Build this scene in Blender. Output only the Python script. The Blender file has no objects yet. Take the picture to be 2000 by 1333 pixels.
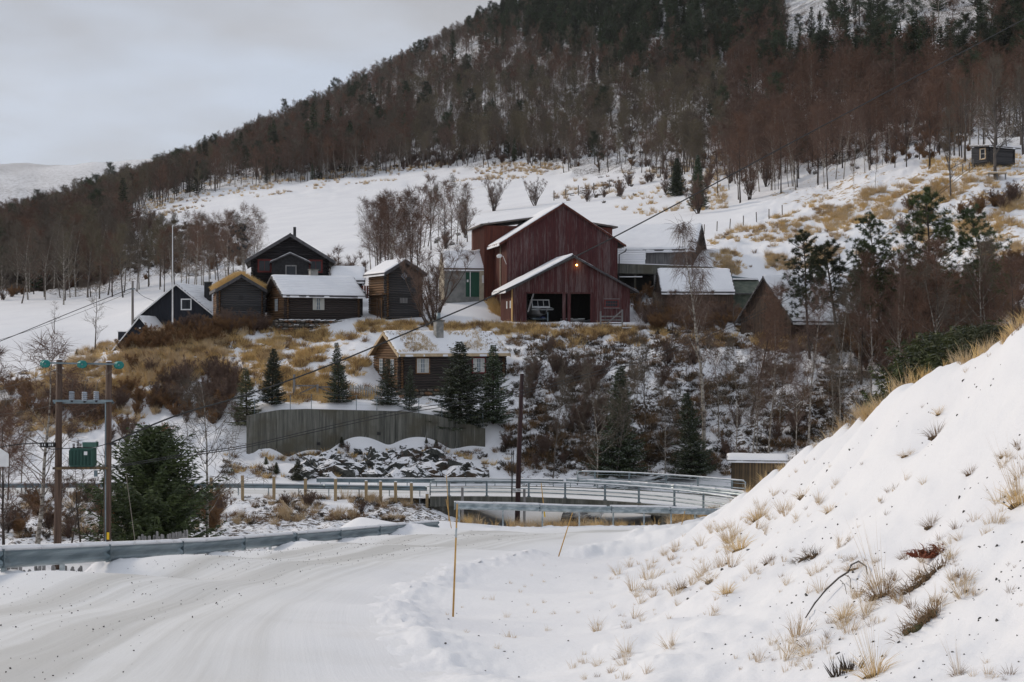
import bpy, bmesh, math, random
import numpy as np
from mathutils import Vector, Matrix, Euler
from bpy_extras.object_utils import world_to_camera_view
R = math.radians
rng = random.Random(7)
scene = bpy.context.scene
COL = scene.collection
F = 2778.0            # focal length in photo pixels (50 mm lens)
HZ = 666.5            # horizon row

# ------------------------------------------------------------------ camera, sky, sun, exposure
cam_d = bpy.data.cameras.new('camera'); cam_d.lens = 50.0; cam_d.sensor_width = 36.0
cam_d.clip_start = 0.1; cam_d.clip_end = 20000
cam = bpy.data.objects.new('camera', cam_d); COL.objects.link(cam)
cam.location = (0, 0, 0); cam.rotation_euler = (R(90), 0, 0)
scene.camera = cam
SUN_EL, SUN_AZ = 25.0, -60.0     # azimuth measured from +Y towards +X : low on the left, a little in front
world = bpy.data.worlds.new('World'); scene.world = world; world.use_nodes = True
wt = world.node_tree; wt.nodes.clear()
def wn(t, **k):
    n = wt.nodes.new(t)
    for a, b in k.items(): setattr(n, a, b)
    return n
sky = wn('ShaderNodeTexSky', sky_type='NISHITA', sun_disc=False)
sky.sun_elevation = R(SUN_EL); sky.sun_rotation = R(SUN_AZ); sky.dust_density = 2.0
geo = wn('ShaderNodeTexCoord')
mp = wn('ShaderNodeMapping'); mp.inputs['Scale'].default_value = (1.0, 1.0, 3.2)
n1 = wn('ShaderNodeTexNoise'); n1.inputs['Scale'].default_value = 2.8; n1.inputs['Detail'].default_value = 6; n1.inputs['Roughness'].default_value = .5
n2 = wn('ShaderNodeTexNoise'); n2.inputs['Scale'].default_value = 4.0; n2.inputs['Detail'].default_value = 5
r1 = wn('ShaderNodeMapRange'); r1.inputs[1].default_value = .42; r1.inputs[2].default_value = .60
mixc = wn('ShaderNodeMix', data_type='RGBA')
mixc.inputs[6].default_value = (4.15, 4.22, 4.5, 1); mixc.inputs[7].default_value = (5.1, 5.65, 6.6, 1)
r2 = wn('ShaderNodeMapRange'); r2.inputs[1].default_value = .3; r2.inputs[2].default_value = .7; r2.inputs[3].default_value = .92; r2.inputs[4].default_value = 1.08
vm = wn('ShaderNodeVectorMath', operation='SCALE')
mix2 = wn('ShaderNodeMix', data_type='RGBA'); mix2.inputs[0].default_value = .95
bg = wn('ShaderNodeBackground'); bg.inputs['Strength'].default_value = .1
wo = wn('ShaderNodeOutputWorld')
L = wt.links.new
L(geo.outputs['Generated'], mp.inputs['Vector']); L(mp.outputs[0], n1.inputs['Vector']); L(mp.outputs[0], n2.inputs['Vector'])
L(n1.outputs['Fac'], r1.inputs[0]); L(r1.outputs[0], mixc.inputs[0]); L(n2.outputs['Fac'], r2.inputs[0])
L(mixc.outputs[2], vm.inputs[0]); L(r2.outputs[0], vm.inputs['Scale'])
L(sky.outputs[0], mix2.inputs[6]); L(vm.outputs[0], mix2.inputs[7]); L(mix2.outputs[2], bg.inputs['Color']); L(bg.outputs[0], wo.inputs['Surface'])
sun_d = bpy.data.lights.new('sun', 'SUN'); sun_d.energy = 1.5; sun_d.angle = R(10); sun_d.color = (1.0, .88, .74)
sun = bpy.data.objects.new('sun', sun_d); COL.objects.link(sun)
sd = Vector((math.sin(R(SUN_AZ)) * math.cos(R(SUN_EL)), math.cos(R(SUN_AZ)) * math.cos(R(SUN_EL)), math.sin(R(SUN_EL))))
sun.rotation_euler = sd.to_track_quat('Z', 'Y').to_euler()
scene.view_settings.view_transform = 'Standard'; scene.view_settings.look = 'None'
scene.view_settings.exposure = 0.26; scene.view_settings.gamma = 1.0; scene.view_settings.use_curve_mapping = False
scene.cycles.use_denoising = True
scene.cycles.max_bounces = 5; scene.cycles.diffuse_bounces = 3; scene.cycles.transparent_max_bounces = 6

# ------------------------------------------------------------------ small helpers
def P(u, v, Y): return Vector(((u - 1000) / F * Y, Y, (HZ - v) / F * Y))
def XU(u, Y): return (u - 1000) / F * Y
def ZV(v, Y): return (HZ - v) / F * Y

class MB:
    def __init__(s): s.v = []; s.f = []; s.m = []; s.cm = 0
    def add(s, vs, fs):
        o = len(s.v); s.v += [tuple(x) for x in vs]
        for f in fs: s.f.append(tuple(i + o for i in f)); s.m.append(s.cm)
    def box(s, c, size, M=None):
        hx, hy, hz = size[0] / 2, size[1] / 2, size[2] / 2
        vs = [Vector((x * hx, y * hy, z * hz)) for x in (-1, 1) for y in (-1, 1) for z in (-1, 1)]
        if M is not None: vs = [M @ v for v in vs]
        c = Vector(c); s.add([v + c for v in vs], [(0, 1, 3, 2), (4, 6, 7, 5), (0, 4, 5, 1), (2, 3, 7, 6), (0, 2, 6, 4), (1, 5, 7, 3)])
    def box2(s, a, b):
        s.box([(a[i] + b[i]) / 2 for i in range(3)], [abs(b[i] - a[i]) for i in range(3)])
    def beam(s, p0, p1, w, h, up=(0, 0, 1)):
        p0 = Vector(p0); p1 = Vector(p1); d = p1 - p0; L_ = d.length; d.normalize()
        up = Vector(up) if abs(d.dot(Vector(up).normalized())) < .98 else Vector((0, 1, 0)); x = d.cross(up); x.normalize(); z = x.cross(d)
        M = Matrix((x, d, z)).transposed(); s.box((p0 + p1) / 2, (w, L_, h), M)
    def tube(s, pts, rs, n=6, cap=True):
        o = len(s.v); pts = [Vector(p) for p in pts]
        if not isinstance(rs, (list, tuple)): rs = [rs] * len(pts)
        for i, p in enumerate(pts):
            d = (pts[min(i + 1, len(pts) - 1)] - pts[max(i - 1, 0)])
            if d.length < 1e-9: d = Vector((0, 0, 1))
            d.normalize()
            a = d.cross(Vector((0.31, .95, .05))) if abs(d.y) < .9 else d.cross(Vector((1, 0, .1)))
            a.normalize(); b = d.cross(a)
            for k in range(n):
                t = 2 * math.pi * k / n
                s.v.append(tuple(p + (a * math.cos(t) + b * math.sin(t)) * rs[i]))
        for i in range(len(pts) - 1):
            for k in range(n):
                k2 = (k + 1) % n
                s.f.append((o + i * n + k, o + i * n + k2, o + (i + 1) * n + k2, o + (i + 1) * n + k)); s.m.append(s.cm)
        if cap:
            s.f.append(tuple(o + k for k in range(n))[::-1]); s.m.append(s.cm)
            s.f.append(tuple(o + (len(pts) - 1) * n + k for k in range(n))); s.m.append(s.cm)
    def tri(s, a, b, c): s.add([a, b, c], [(0, 1, 2)])
    def quad(s, a, b, c, d): s.add([a, b, c, d], [(0, 1, 2, 3)])
    def prism(s, poly, y0, y1):      # poly in (x,z), extruded along y
        n = len(poly)
        s.add([(x, y0, z) for x, z in poly] + [(x, y1, z) for x, z in poly],
              [tuple(range(n))[::-1], tuple(range(n, 2 * n))] + [(i, (i + 1) % n, n + (i + 1) % n, n + i) for i in range(n)])
    def prismx(s, poly, x0, x1):     # poly in (y,z), extruded along x
        n = len(poly)
        s.add([(x0, y, z) for y, z in poly] + [(x1, y, z) for y, z in poly],
              [tuple(range(n)), tuple(range(n, 2 * n))[::-1]] + [(i, n + i, n + (i + 1) % n, (i + 1) % n) for i in range(n)])
    def mesh(s, name, mats, smooth=False):
        me = bpy.data.meshes.new(name); me.from_pydata(s.v, [], s.f)
        if not isinstance(mats, (list, tuple)): mats = [mats]
        for m in mats: me.materials.append(m)
        if len(mats) > 1: me.polygons.foreach_set('material_index', s.m)
        if smooth: me.polygons.foreach_set('use_smooth', [True] * len(me.polygons))
        me.update(); return me
    def build(s, name, mats, parent=None, smooth=False):
        return link(name, s.mesh(name, mats, smooth), parent)

def link(name, me, parent=None, loc=None, rot=None, scl=None):
    o = bpy.data.objects.new(name, me); COL.objects.link(o)
    if parent: o.parent = parent
    if loc is not None: o.location = loc
    if rot is not None: o.rotation_euler = rot
    if scl is not None: o.scale = scl
    return o
def tag(o, label=None, cat=None, group=None, kind=None):
    if label: o['label'] = label
    if cat: o['category'] = cat
    if group: o['group'] = group
    if kind: o['kind'] = kind
    return o
def thing(name, label, cat, loc=(0, 0, 0), rz=0.0, group=None):
    o = bpy.data.objects.new(name, None); COL.objects.link(o); o.empty_display_size = .3
    o.location = loc; o.rotation_euler = (0, 0, rz); return tag(o, label, cat, group)
def world_mesh(mb, base):            # shift world-space vertices into the frame of an unrotated thing at base
    b = Vector(base); mb.v = [tuple(Vector(v) - b) for v in mb.v]; return mb

# ------------------------------------------------------------------ materials
def lin(h):
    c = [int(h[i:i + 2], 16) / 255 for i in (0, 2, 4)]
    return tuple(x / 12.92 if x <= .04045 else ((x + .055) / 1.055) ** 2.4 for x in c) + (1,)
def c4(c): return lin(c) if isinstance(c, str) else (tuple(c) + (1,))[:4]
class NT:
    def __init__(s, name):
        s.mat = bpy.data.materials.new(name); s.mat.use_nodes = True; s.t = s.mat.node_tree
        s.b = s.t.nodes['Principled BSDF']; s.L = s.t.links.new
    def n(s, t, **k):
        x = s.t.nodes.new(t)
        for a, b in k.items(): setattr(x, a, b)
        return x
    def coord(s, scale=(1, 1, 1), kind='Object'):
        c = s.n('ShaderNodeTexCoord'); m = s.n('ShaderNodeMapping'); m.inputs['Scale'].default_value = scale
        if kind == 'World':
            g = s.n('ShaderNodeNewGeometry'); s.L(g.outputs['Position'], m.inputs['Vector'])
        else: s.L(c.outputs[kind], m.inputs['Vector'])
        return m.outputs[0]
    def noise(s, co, scale, detail=4, rough=.55):
        x = s.n('ShaderNodeTexNoise'); x.inputs['Scale'].default_value = scale; x.inputs['Detail'].default_value = detail
        x.inputs['Roughness'].default_value = rough; s.L(co, x.inputs['Vector']); return x.outputs['Fac']
    def ramp(s, f, a, b, lo=0.0, hi=1.0, smooth=True):
        x = s.n('ShaderNodeMapRange'); x.interpolation_type = 'SMOOTHSTEP' if smooth else 'LINEAR'
        for i, q in ((1, a), (2, b), (3, lo), (4, hi)): x.inputs[i].default_value = q
        s.L(f, x.inputs[0]); return x.outputs[0]
    def mix(s, f, a, b, blend='MIX'):
        x = s.n('ShaderNodeMix', data_type='RGBA', blend_type=blend)
        for i, q in ((0, f), (6, a), (7, b)):
            if hasattr(q, 'is_output') or isinstance(q, bpy.types.NodeSocket): s.L(q, x.inputs[i])
            elif i == 0: x.inputs[0].default_value = q
            else: x.inputs[i].default_value = c4(q)
        return x.outputs[2]
    def math(s, op, a, b=0.0):
        x = s.n('ShaderNodeMath', operation=op)
        for i, q in ((0, a), (1, b)):
            if isinstance(q, bpy.types.NodeSocket): s.L(q, x.inputs[i])
            else: x.inputs[i].default_value = q
        return x.outputs[0]
    def attr(s, name):
        x = s.n('ShaderNodeAttribute'); x.attribute_name = name; return x.outputs['Fac']
    def bump(s, h, strength=.5, dist=.02):
        x = s.n('ShaderNodeBump'); x.inputs['Strength'].default_value = strength; x.inputs['Distance'].default_value = dist
        s.L(h, x.inputs['Height']); s.L(x.outputs[0], s.b.inputs['Normal'])
    def col(s, c, rough=.8):
        if isinstance(c, bpy.types.NodeSocket): s.L(c, s.b.inputs['Base Color'])
        else: s.b.inputs['Base Color'].default_value = c4(c)
        s.b.inputs['Roughness'].default_value = rough
def mk(name, c1, c2, scale=(1, 1, 1), ns=3.0, lo=.35, hi=.65, rough=.85, bump=0, dist=.02, kind='Object', detail=5, metal=0.0, rand=0.0):
    t = NT(name); co = t.coord(scale, kind); f = t.noise(co, ns, detail)
    c = t.mix(t.ramp(f, lo, hi), c1, c2)
    if rand:
        oi = t.n('ShaderNodeObjectInfo'); hsv = t.n('ShaderNodeHueSaturation'); t.L(c, hsv.inputs['Color'])
        t.L(t.ramp(oi.outputs['Random'], 0, 1, 1 - rand, 1 + rand, False), hsv.inputs['Value']); c = hsv.outputs[0]
    t.col(c, rough); t.b.inputs['Metallic'].default_value = metal
    if bump: t.bump(f, bump, dist)
    return t.mat
M = {}
def snow_mat():
    t = NT('snow'); co = t.coord((1, 1, 1), 'World')
    f1 = t.noise(co, .7, 5); f2 = t.noise(co, 9, 4)
    t.col(t.mix(t.ramp(f1, .3, .7), (.80, .80, .82), (.86, .86, .87)), .65)
    t.bump(t.math('ADD', f1, t.math('MULTIPLY', f2, .25)), .5, .06); return t.mat
M['snow'] = snow_mat()
def wood_mat(name, c1, c2, c3, along='x', rough=.88):
    t = NT(name); sc = {'x': (.35, 6, 6), 'y': (6, .35, 6), 'z': (6, 6, .35)}[along]
    co = t.coord(sc); f = t.noise(co, 2.2, 6, .65)
    co2 = t.coord((1, 1, 1)); g = t.noise(co2, .9, 3)
    c = t.mix(t.ramp(f, .35, .65), c1, c2); c = t.mix(t.ramp(g, .42, .68), c, c3)
    oi = t.n('ShaderNodeObjectInfo'); hsv = t.n('ShaderNodeHueSaturation'); t.L(c, hsv.inputs['Color'])
    t.L(t.ramp(oi.outputs['Random'], 0, 1, .72, 1.3, False), hsv.inputs['Value'])
    t.col(hsv.outputs[0], rough); t.bump(f, .7, .015); return t.mat
M['log_grey'] = wood_mat('weathered_grey_logs', (.034, .036, .042), (.092, .095, .105), (.052, .046, .042))
M['log_brown'] = wood_mat('sunlit_brown_logs', (.085, .042, .018), (.19, .10, .042), (.05, .028, .017))  # brown logs; warm light on the side walls is put into this colour
M['log_dark'] = wood_mat('tarred_black_logs', (.010, .009, .011), (.028, .024, .026), (.016, .013, .015))
M['log_mid'] = wood_mat('dark_brown_logs', (.022, .018, .017), (.056, .046, .042), (.034, .024, .020))
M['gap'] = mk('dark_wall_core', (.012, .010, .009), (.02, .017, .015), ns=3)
M['plank_grey'] = mk('grey_planks', (.13, .13, .13), (.26, .25, .245), (5, 5, .3), 2.5, rand=.25, bump=.4)
M['plank_shed'] = mk('yellow_grey_planks', (.060, .048, .036), (.22, .145, .07), (4, 4, .3), 1.6, rand=.55, bump=.4)
M['plank_brown'] = mk('brown_planks', (.036, .023, .017), (.085, .053, .034), (5, 5, .3), 2.5, rand=.3, bump=.4)
M['plank_new'] = mk('new_yellow_plank', (.50, .30, .11), (.60, .38, .16), (4, 4, .3), 2.0)
M['plank_pale'] = mk('pale_bargeboard', (.48, .36, .22), (.60, .46, .30), (1, 1, 1), 3.0)
def red_mat():
    t = NT('flaking_red_paint'); co = t.coord((13, 13, .45)); f = t.noise(co, 2.0, 7, .7)
    co2 = t.coord((1, 1, .5)); g = t.noise(co2, .35, 4)
    at = t.n('ShaderNodeAttribute'); at.attribute_name = 'tone'
    base = t.mix(t.ramp(t.noise(co, .9, 3), .3, .7), (.046, .009, .010), (.085, .018, .017))
    wear = t.ramp(t.math('ADD', t.math('ADD', f, t.math('MULTIPLY', g, .45)), t.math('MULTIPLY', at.outputs['Fac'], .14)), .77, .93)
    c = t.mix(t.math('MULTIPLY', wear, .75), base, (.17, .125, .12)); t.col(c, .85); t.bump(f, .5, .01); return t.mat
M['red'] = red_mat()
M['red_side'] = mk('red_brown_boards', (.070, .016, .010), (.125, .032, .018), (6, 6, .3), 2.2, bump=.4)
M['dark_trim'] = mk('dark_roof_trim', (.055, .053, .056), (.10, .095, .10), (1, 1, 1), 4, rand=.15)
M['black_trim'] = mk('black_trim', (.012, .012, .014), (.025, .025, .028), ns=4)
M['blueblack'] = mk('blue_black_boards', (.006, .007, .013), (.011, .014, .022), (6, 6, .3), 2.0)
M['white'] = mk('white_paint', (.62, .62, .62), (.74, .74, .73), ns=3, rough=.6)
M['red_frame'] = mk('red_window_frame', (.12, .018, .018), (.17, .03, .025), ns=5)
def glass_mat(name, c, r=.12):
    t = NT(name); t.col(c, r); t.b.inputs['Specular IOR Level'].default_value = .3; return t.mat
M['glass'] = glass_mat('dark_window_glass', (.02, .023, .028))
M['glass_pale'] = glass_mat('pale_window_glass', (.16, .20, .23), .2)
M['curtain'] = mk('white_curtain', (.42, .42, .38), (.56, .56, .52), (14, 14, 1), 2.5)
def concrete_mat():
    t = NT('stained_concrete'); a = t.noise(t.coord((3.2, 3.2, .16)), 1.6, 6, .65); b = t.noise(t.coord((1, 1, 1)), .5, 4)
    c = t.mix(t.ramp(a, .3, .7), (.052, .054, .046), (.175, .172, .148)); c = t.mix(t.ramp(b, .42, .70), c, (.085, .078, .055)); d = t.noise(t.coord((5, 5, .12)), 2.5, 5, .7); c = t.mix(t.math('MULTIPLY', t.ramp(d, .60, .70), .6), c, (.30, .29, .26))
    t.col(c, .9); t.bump(t.noise(t.coord((1, 1, 1)), 6, 5), .4, .02); return t.mat
M['concrete'] = concrete_mat()
M['render_grey'] = mk('grey_block_render', (.17, .175, .165), (.25, .25, .235), (1, 1, 1), 1.4, bump=.3)
M['render_beige'] = mk('beige_render', (.36, .31, .23), (.46, .40, .30), ns=2)
M['green_door'] = mk('green_door', (.012, .058, .036), (.018, .08, .05), (8, 8, .4), 2)
M['galv'] = mk('galvanised_steel', (.22, .27, .29), (.44, .49, .51), (1, 1, 2.5), 2.2, rough=.42, metal=.55, detail=4)
M['galv_dark'] = mk('weathered_steel', (.13, .17, .19), (.22, .27, .29), (1, 1, 2), 1.5, rough=.45, metal=.5)
M['rail_dark'] = mk('blue_grey_guardrail_steel', (.12, .165, .185), (.23, .285, .31), (.5, .5, 5), 1.3, rough=.4, metal=.55, detail=5)
M['pole'] = mk('brown_pole_wood', (.055, .032, .022), (.12, .075, .052), (8, 8, .3), 1.5, bump=.5)
M['pole_grey'] = mk('grey_pole_wood', (.10, .09, .082), (.21, .19, .17), (8, 8, .3), 1.5, bump=.5)
M['pole_red'] = mk('dark_creosote_pole', (.020, .008, .008), (.040, .016, .015), (8, 8, .3), 1.5)
M['post_wood'] = mk('pale_post_wood', (.27, .19, .10), (.40, .30, .17), (8, 8, .4), 1.5)
M['black'] = mk('black_rubber', (.012, .012, .012), (.02, .02, .02), ns=3, rough=.6)
M['wire'] = mk('cable_black', (.018, .018, .018), (.03, .03, .03), ns=3)
M['wire_pale'] = mk('thin_line_wire', (.10, .085, .07), (.15, .13, .11), ns=3)
M['green_metal'] = mk('green_transformer_paint', (.025, .085, .068), (.04, .115, .09), ns=2, rough=.5)
M['teal_glass'] = glass_mat('teal_insulator_glass', (.012, .17, .15), .15)
M['porcelain'] = mk('grey_porcelain', (.24, .28, .33), (.34, .38, .43), ns=4, rough=.3)
M['yellow'] = mk('yellow_marker', (.72, .45, .02), (.8, .52, .03), ns=3)
M['cane'] = mk('bamboo_stake', (.42, .24, .07), (.55, .34, .11), (1, 1, 1), 4)
M['boat_white'] = mk('boat_gelcoat', (.72, .74, .75), (.8, .8, .8), ns=2, rough=.3)
M['boat_grey'] = mk('boat_lower_hull', (.35, .38, .40), (.45, .47, .48), ns=2, rough=.35)
M['boat_blue'] = mk('boat_blue_keel', (.02, .03, .10), (.03, .045, .14), ns=2)
M['brick_chim'] = mk('chimney_render', (.20, .20, .19), (.33, .32, .30), ns=2.5, bump=.4)
M['sheet'] = mk('rusty_sheet_roof', (.08, .07, .065), (.14, .11, .09), (1, 1, 1), 2)
M['roof_green'] = mk('green_mossy_concrete', (.05, .065, .05), (.10, .115, .085), ns=2)
M['pebble'] = mk('dark_pebble', (.035, .033, .030), (.11, .10, .09), ns=8, rand=.4)
M['plank_pale_grey'] = mk('pale_grey_pickets', (.30, .31, .30), (.45, .46, .45), (5, 5, .5), 2, rand=.15)
M['rock'] = mk('dark_rock', (.028, .030, .028), (.085, .088, .078), (1, 1, 1.6), 1.4, bump=.8, dist=.1)
M['stone'] = mk('wall_stone', (.075, .066, .055), (.19, .165, .135), ns=2.2, bump=.6, rand=.35)
M['stone_warm'] = mk('brown_wall_stone', (.16, .085, .045), (.26, .15, .085), ns=2.2, bump=.6, rand=.3)
def bark_birch():
    t = NT('birch_bark'); co = t.coord((1, 1, 2.5)); f = t.noise(co, 2.2, 5, .7)
    c = t.mix(t.ramp(f, .40, .62), (.38, .35, .30), (.075, .055, .045)); t.col(c, .85); return t.mat
M['birch'] = bark_birch()
M['bark_grey'] = mk('grey_bark', (.075, .062, .052), (.16, .135, .115), (1, 1, .5), 2.5, rand=.25)
M['bark_dark'] = mk('dark_bark', (.035, .025, .020), (.08, .058, .045), (1, 1, .5), 2.5, rand=.25)
def twig(name, c1, c2, rand=.3):
    t = NT(name); oi = t.n('ShaderNodeObjectInfo'); c = t.mix(oi.outputs['Random'], c1, c2); t.col(c, .9); return t.mat
M['twig_red'] = twig('reddish_birch_twigs', (.150, .082, .053), (.105, .062, .044))
M['twig_grey'] = twig('grey_twigs', (.138, .112, .083), (.095, .076, .058))
M['twig_olive'] = twig('olive_grey_twigs', (.160, .134, .084), (.118, .095, .062))
M['twig_purple'] = twig('purple_brown_twigs', (.120, .078, .060), (.155, .098, .072))
M['twig_rust'] = twig('rust_brown_twigs', (.17, .090, .040), (.24, .13, .055))
def needle(name, c1, c2, frost=.0):
    t = NT(name); f = t.noise(t.coord((1, 1, 1)), 1.3, 3); c = t.mix(t.ramp(f, .35, .65), c1, c2)
    if frost:
        g = t.n('ShaderNodeNewGeometry'); s = t.n('ShaderNodeSeparateXYZ'); t.L(g.outputs['Normal'], s.inputs[0])
        n = t.noise(t.coord((1, 1, 1)), 7, 2)
        c = t.mix(t.math('MULTIPLY', t.ramp(n, .56, .66), frost), c, (.7, .72, .75))
    oi = t.n('ShaderNodeObjectInfo'); hsv = t.n('ShaderNodeHueSaturation'); t.L(c, hsv.inputs['Color']); t.L(t.ramp(oi.outputs['Random'], 0, 1, .6, 1.45, False), hsv.inputs['Value']); t.L(t.ramp(oi.outputs['Random'], 0, 1, .485, .515, False), hsv.inputs['Hue']); c = hsv.outputs[0]
    t.col(c, .75); return t.mat
M['spruce'] = needle('spruce_needles', (.018, .030, .009), (.044, .060, .017), .40)
M['spruce_dry'] = needle('olive_spruce_needles', (.035, .045, .014), (.075, .075, .026), .12)
M['pine'] = needle('pine_needles', (.028, .040, .011), (.060, .078, .020), .08)
M['conifer_far'] = needle('forest_conifer_needles', (.016, .028, .010), (.038, .054, .018), .10)
M['juniper'] = needle('juniper_needles', (.032, .042, .009), (.070, .080, .018), .15)
M['straw'] = twig('dry_straw_grass', (.74, .53, .24), (.56, .38, .16))
M['straw_pale'] = twig('pale_straw_grass', (.60, .47, .30), (.50, .36, .21))
M['straw_dark'] = twig('brown_dead_grass', (.27, .165, .08), (.18, .11, .055))
M['heather'] = twig('dark_heather', (.045, .030, .020), (.075, .055, .030))
M['rust_leaf'] = twig('rust_red_bracken', (.20, .055, .025), (.14, .045, .02))
# ------------------------------------------------------------------ numpy noise
def _hash(ix, iy, seed):
    h = (ix.astype(np.int64) * 374761393 + iy.astype(np.int64) * 668265263 + seed * 1442695041) & 0xffffffff
    h = ((h ^ (h >> 13)) * 1274126177) & 0xffffffff
    return ((h ^ (h >> 16)) & 0xffffff) / float(0xffffff)
def vnoise(x, y, seed=0):
    ix = np.floor(x); iy = np.floor(y); fx = x - ix; fy = y - iy
    fx = fx * fx * fx * (fx * (fx * 6 - 15) + 10); fy = fy * fy * fy * (fy * (fy * 6 - 15) + 10)
    a = _hash(ix, iy, seed); b = _hash(ix + 1, iy, seed); c = _hash(ix, iy + 1, seed); d = _hash(ix + 1, iy + 1, seed)
    return a + (b - a) * fx + (c - a) * fy + (a - b - c + d) * fx * fy
def fbm(x, y, oct=4, seed=0, g=.5):
    s = 0; a = 1; t = 0
    for i in range(oct):
        s = s + a * vnoise(x, y, seed + i * 17); t += a; a *= g; x = x * 2.03 + 11.3; y = y * 2.03 + 5.7
    return s / t

# ------------------------------------------------------------------ terrain control points: (column u, row v, distance Y)
CP = []
def cp(u, *vy):
    for v, Y in vy: CP.append((u, v, Y))
def cz(u, *zy):
    for z, Y in zy: CP.append((u, HZ - z / Y * F, Y))
def road_z(Y): return -1.5 - .105 * Y
# near road (left of and around the camera)
for u in (-1800, -900, -300, 300, 900):
    for Y in (3, 6, 10): cz(u, (road_z(Y), Y))
for u in (0, 200, 400, 600): cz(u, (road_z(14), 14), (road_z(18.5), 18.5))
for u in (150, 350, 550, 750): cz(u, (road_z(23.5), 23.5))
for u in (450, 600, 800, 950): cz(u, (road_z(30), 30))
for u in (650, 800, 1000, 1120): cz(u, (road_z(38), 38))
for u in (800, 1000, 1200): cz(u, (road_z(46), 46))
for u in (930, 1100, 1250): cz(u, (-7.4, 54))
cz(-600, (road_z(16), 16), (-4.2, 20)); cz(-1300, (-4.5, 18)); cz(-300, (-3.7, 19))
# verge at the left rail, and the drop behind it
cz(0, (-3.46, 20.9), (-3.55, 21.8), (-4.6, 24), (-6.6, 30), (-8.6, 42), (-9.4, 60))
cz(210, (-4.0, 25.4), (-4.15, 26.4), (-5.4, 29), (-7.6, 38), (-9.0, 48))
cz(300, (-4.28, 27.6)); cz(400, (-4.55, 30.3), (-4.7, 31.6), (-6.6, 37), (-8.8, 48), (-10.0, 60))
cz(560, (-5.15, 36), (-5.35, 38), (-7.2, 45), (-9.2, 54))
cz(700, (-6.0, 43), (-6.15, 49.5), (-8.0, 56), (-10.1, 64), (-10.9, 75), (-10.7, 84), (-10.2, 89.5))
cz(850, (-6.85, 52), (-7.2, 57), (-8.6, 62), (-10.6, 68), (-11.6, 76), (-11.3, 84), (-10.8, 88))
cz(-300, (-5.6, 24), (-8, 35), (-9.4, 60)); cz(-900, (-7, 25), (-9.4, 60)); cz(-1800, (-9, 40), (-10, 80))
cz(1000, (-7.62, 58.5), (-9.4, 64), (-12.3, 72), (-12.8, 80), (-12.6, 90), (-12.0, 97), (-10.4, 101))
cz(1150, (-7.92, 61), (-9.2, 66), (-12.3, 73), (-12.6, 82), (-12.3, 90), (-11.4, 97), (-10.3, 101))
cz(1300, (-8.25, 63.5), (-9.2, 69), (-11.6, 76), (-10.9, 84), (-11.3, 92), (-11.2, 98), (-10, 102))
cz(1390, (-8.2, 67), (-9.4, 73), (-10.0, 80)); cz(1450, (-8.4, 66), (-9.6, 80), (-10.2, 88), (-10.5, 95))
cz(1550, (-8.5, 66), (-9.4, 80), (-9.9, 92), (-9.0, 99)); cz(1700, (-8.6, 66), (-9.2, 80), (-9, 92), (-7.2, 99))
cz(1900, (-8.6, 66), (-8.8, 80), (-7.6, 92), (-4.5, 101)); cz(2200, (-8, 60), (-7.5, 80), (-5, 95)); cz(2800, (-8, 60), (-5, 90))
for u, z in ((0, -9.9), (200, -10.1), (400, -10.3), (560, -10.5)): cz(u, (z, 74), (z - .1, 84), (-10.2, 90))
for u in (-900, -300): cz(u, (-9.9, 76), (-10, 90))
# ditch and bank on the right
OUT = [(-10.2, 2), (-10.0, 6), (-9.6, 10), (-8.9, 16), (-7.9, 21.5), (-6.8, 31), (-5.0, 42), (-2.8, 51), (0, 56.3), (4, 59.5), (9, 63), (13, 67), (16, 73), (16.8, 80), (15.2, 87)]
INN = [(1.9, 2), (1.2, 6), (.2, 10), (-.9, 14.5), (-1.45, 18), (-1.55, 22.5), (-1.0, 28), (.5, 34), (3.2, 41), (6.2, 49), (9.6, 56), (12.0, 62), (12.8, 70), (12.4, 78), (10.2, 81.5)]
for (x_, y_) in INN[2:10]: CP.append((1000 + x_ / y_ * F, HZ - (road_z(y_) + .02) / y_ * F, y_))
for (x_, y_) in OUT[2:8]: CP.append((1000 + x_ / y_ * F, HZ - (road_z(y_) + (.0 if y_ < 20 else .05)) / y_ * F, y_))
cp(1000, (1333, 13.0)); cp(1080, (1250, 16.8)); cp(1150, (1160, 25)); cp(1225, (1092, 37))
cp(885, (1208, 19.0)); cp(1085, (1097, 36.5)); cp(985, (1158, 24.5))
cp(1150, (1333, 11.4)); cp(1400, (1333, 10.0)); cp(1700, (1333, 8.6)); cp(2000, (1333, 7.3))
cp(1250, (1230, 14.6)); cp(1400, (1150, 16.5)); cp(1600, (1100, 14.2)); cp(1800, (1060, 12.0)); cp(2000, (1000, 10.2))
cp(1300, (1130, 22)); cp(1400, (1060, 26)); cp(1500, (1050, 20.5)); cp(1700, (900, 18.8)); cp(1850, (850, 15.6)); cp(2000, (800, 12.6))
cp(1330, (1072, 38)); cp(1550, (960, 23.5))
CREST = [(2000, 640, 14.6), (1900, 700, 17.2), (1800, 746, 19.6), (1750, 776, 21), (1640, 840, 25), (1530, 915, 30), (1450, 966, 35.5), (1380, 1020, 43), (1335, 1048, 49)]
_cu = np.array([c[0] for c in CREST]); 
CREST = [(float(u), float(np.interp(-u, -_cu, [c[1] for c in CREST])), float(np.exp(np.interp(-u, -_cu, np.log([c[2] for c in CREST]))))) for u in np.linspace(2000, 1335, 22)]
for c in CREST: CP.append(c)
for u, v, Y in CREST: cz(u, ((HZ - v) / F * (Y + 4) - (1.7 if Y < 26 else 1.2 if Y < 36 else .7), Y + 4))
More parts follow.
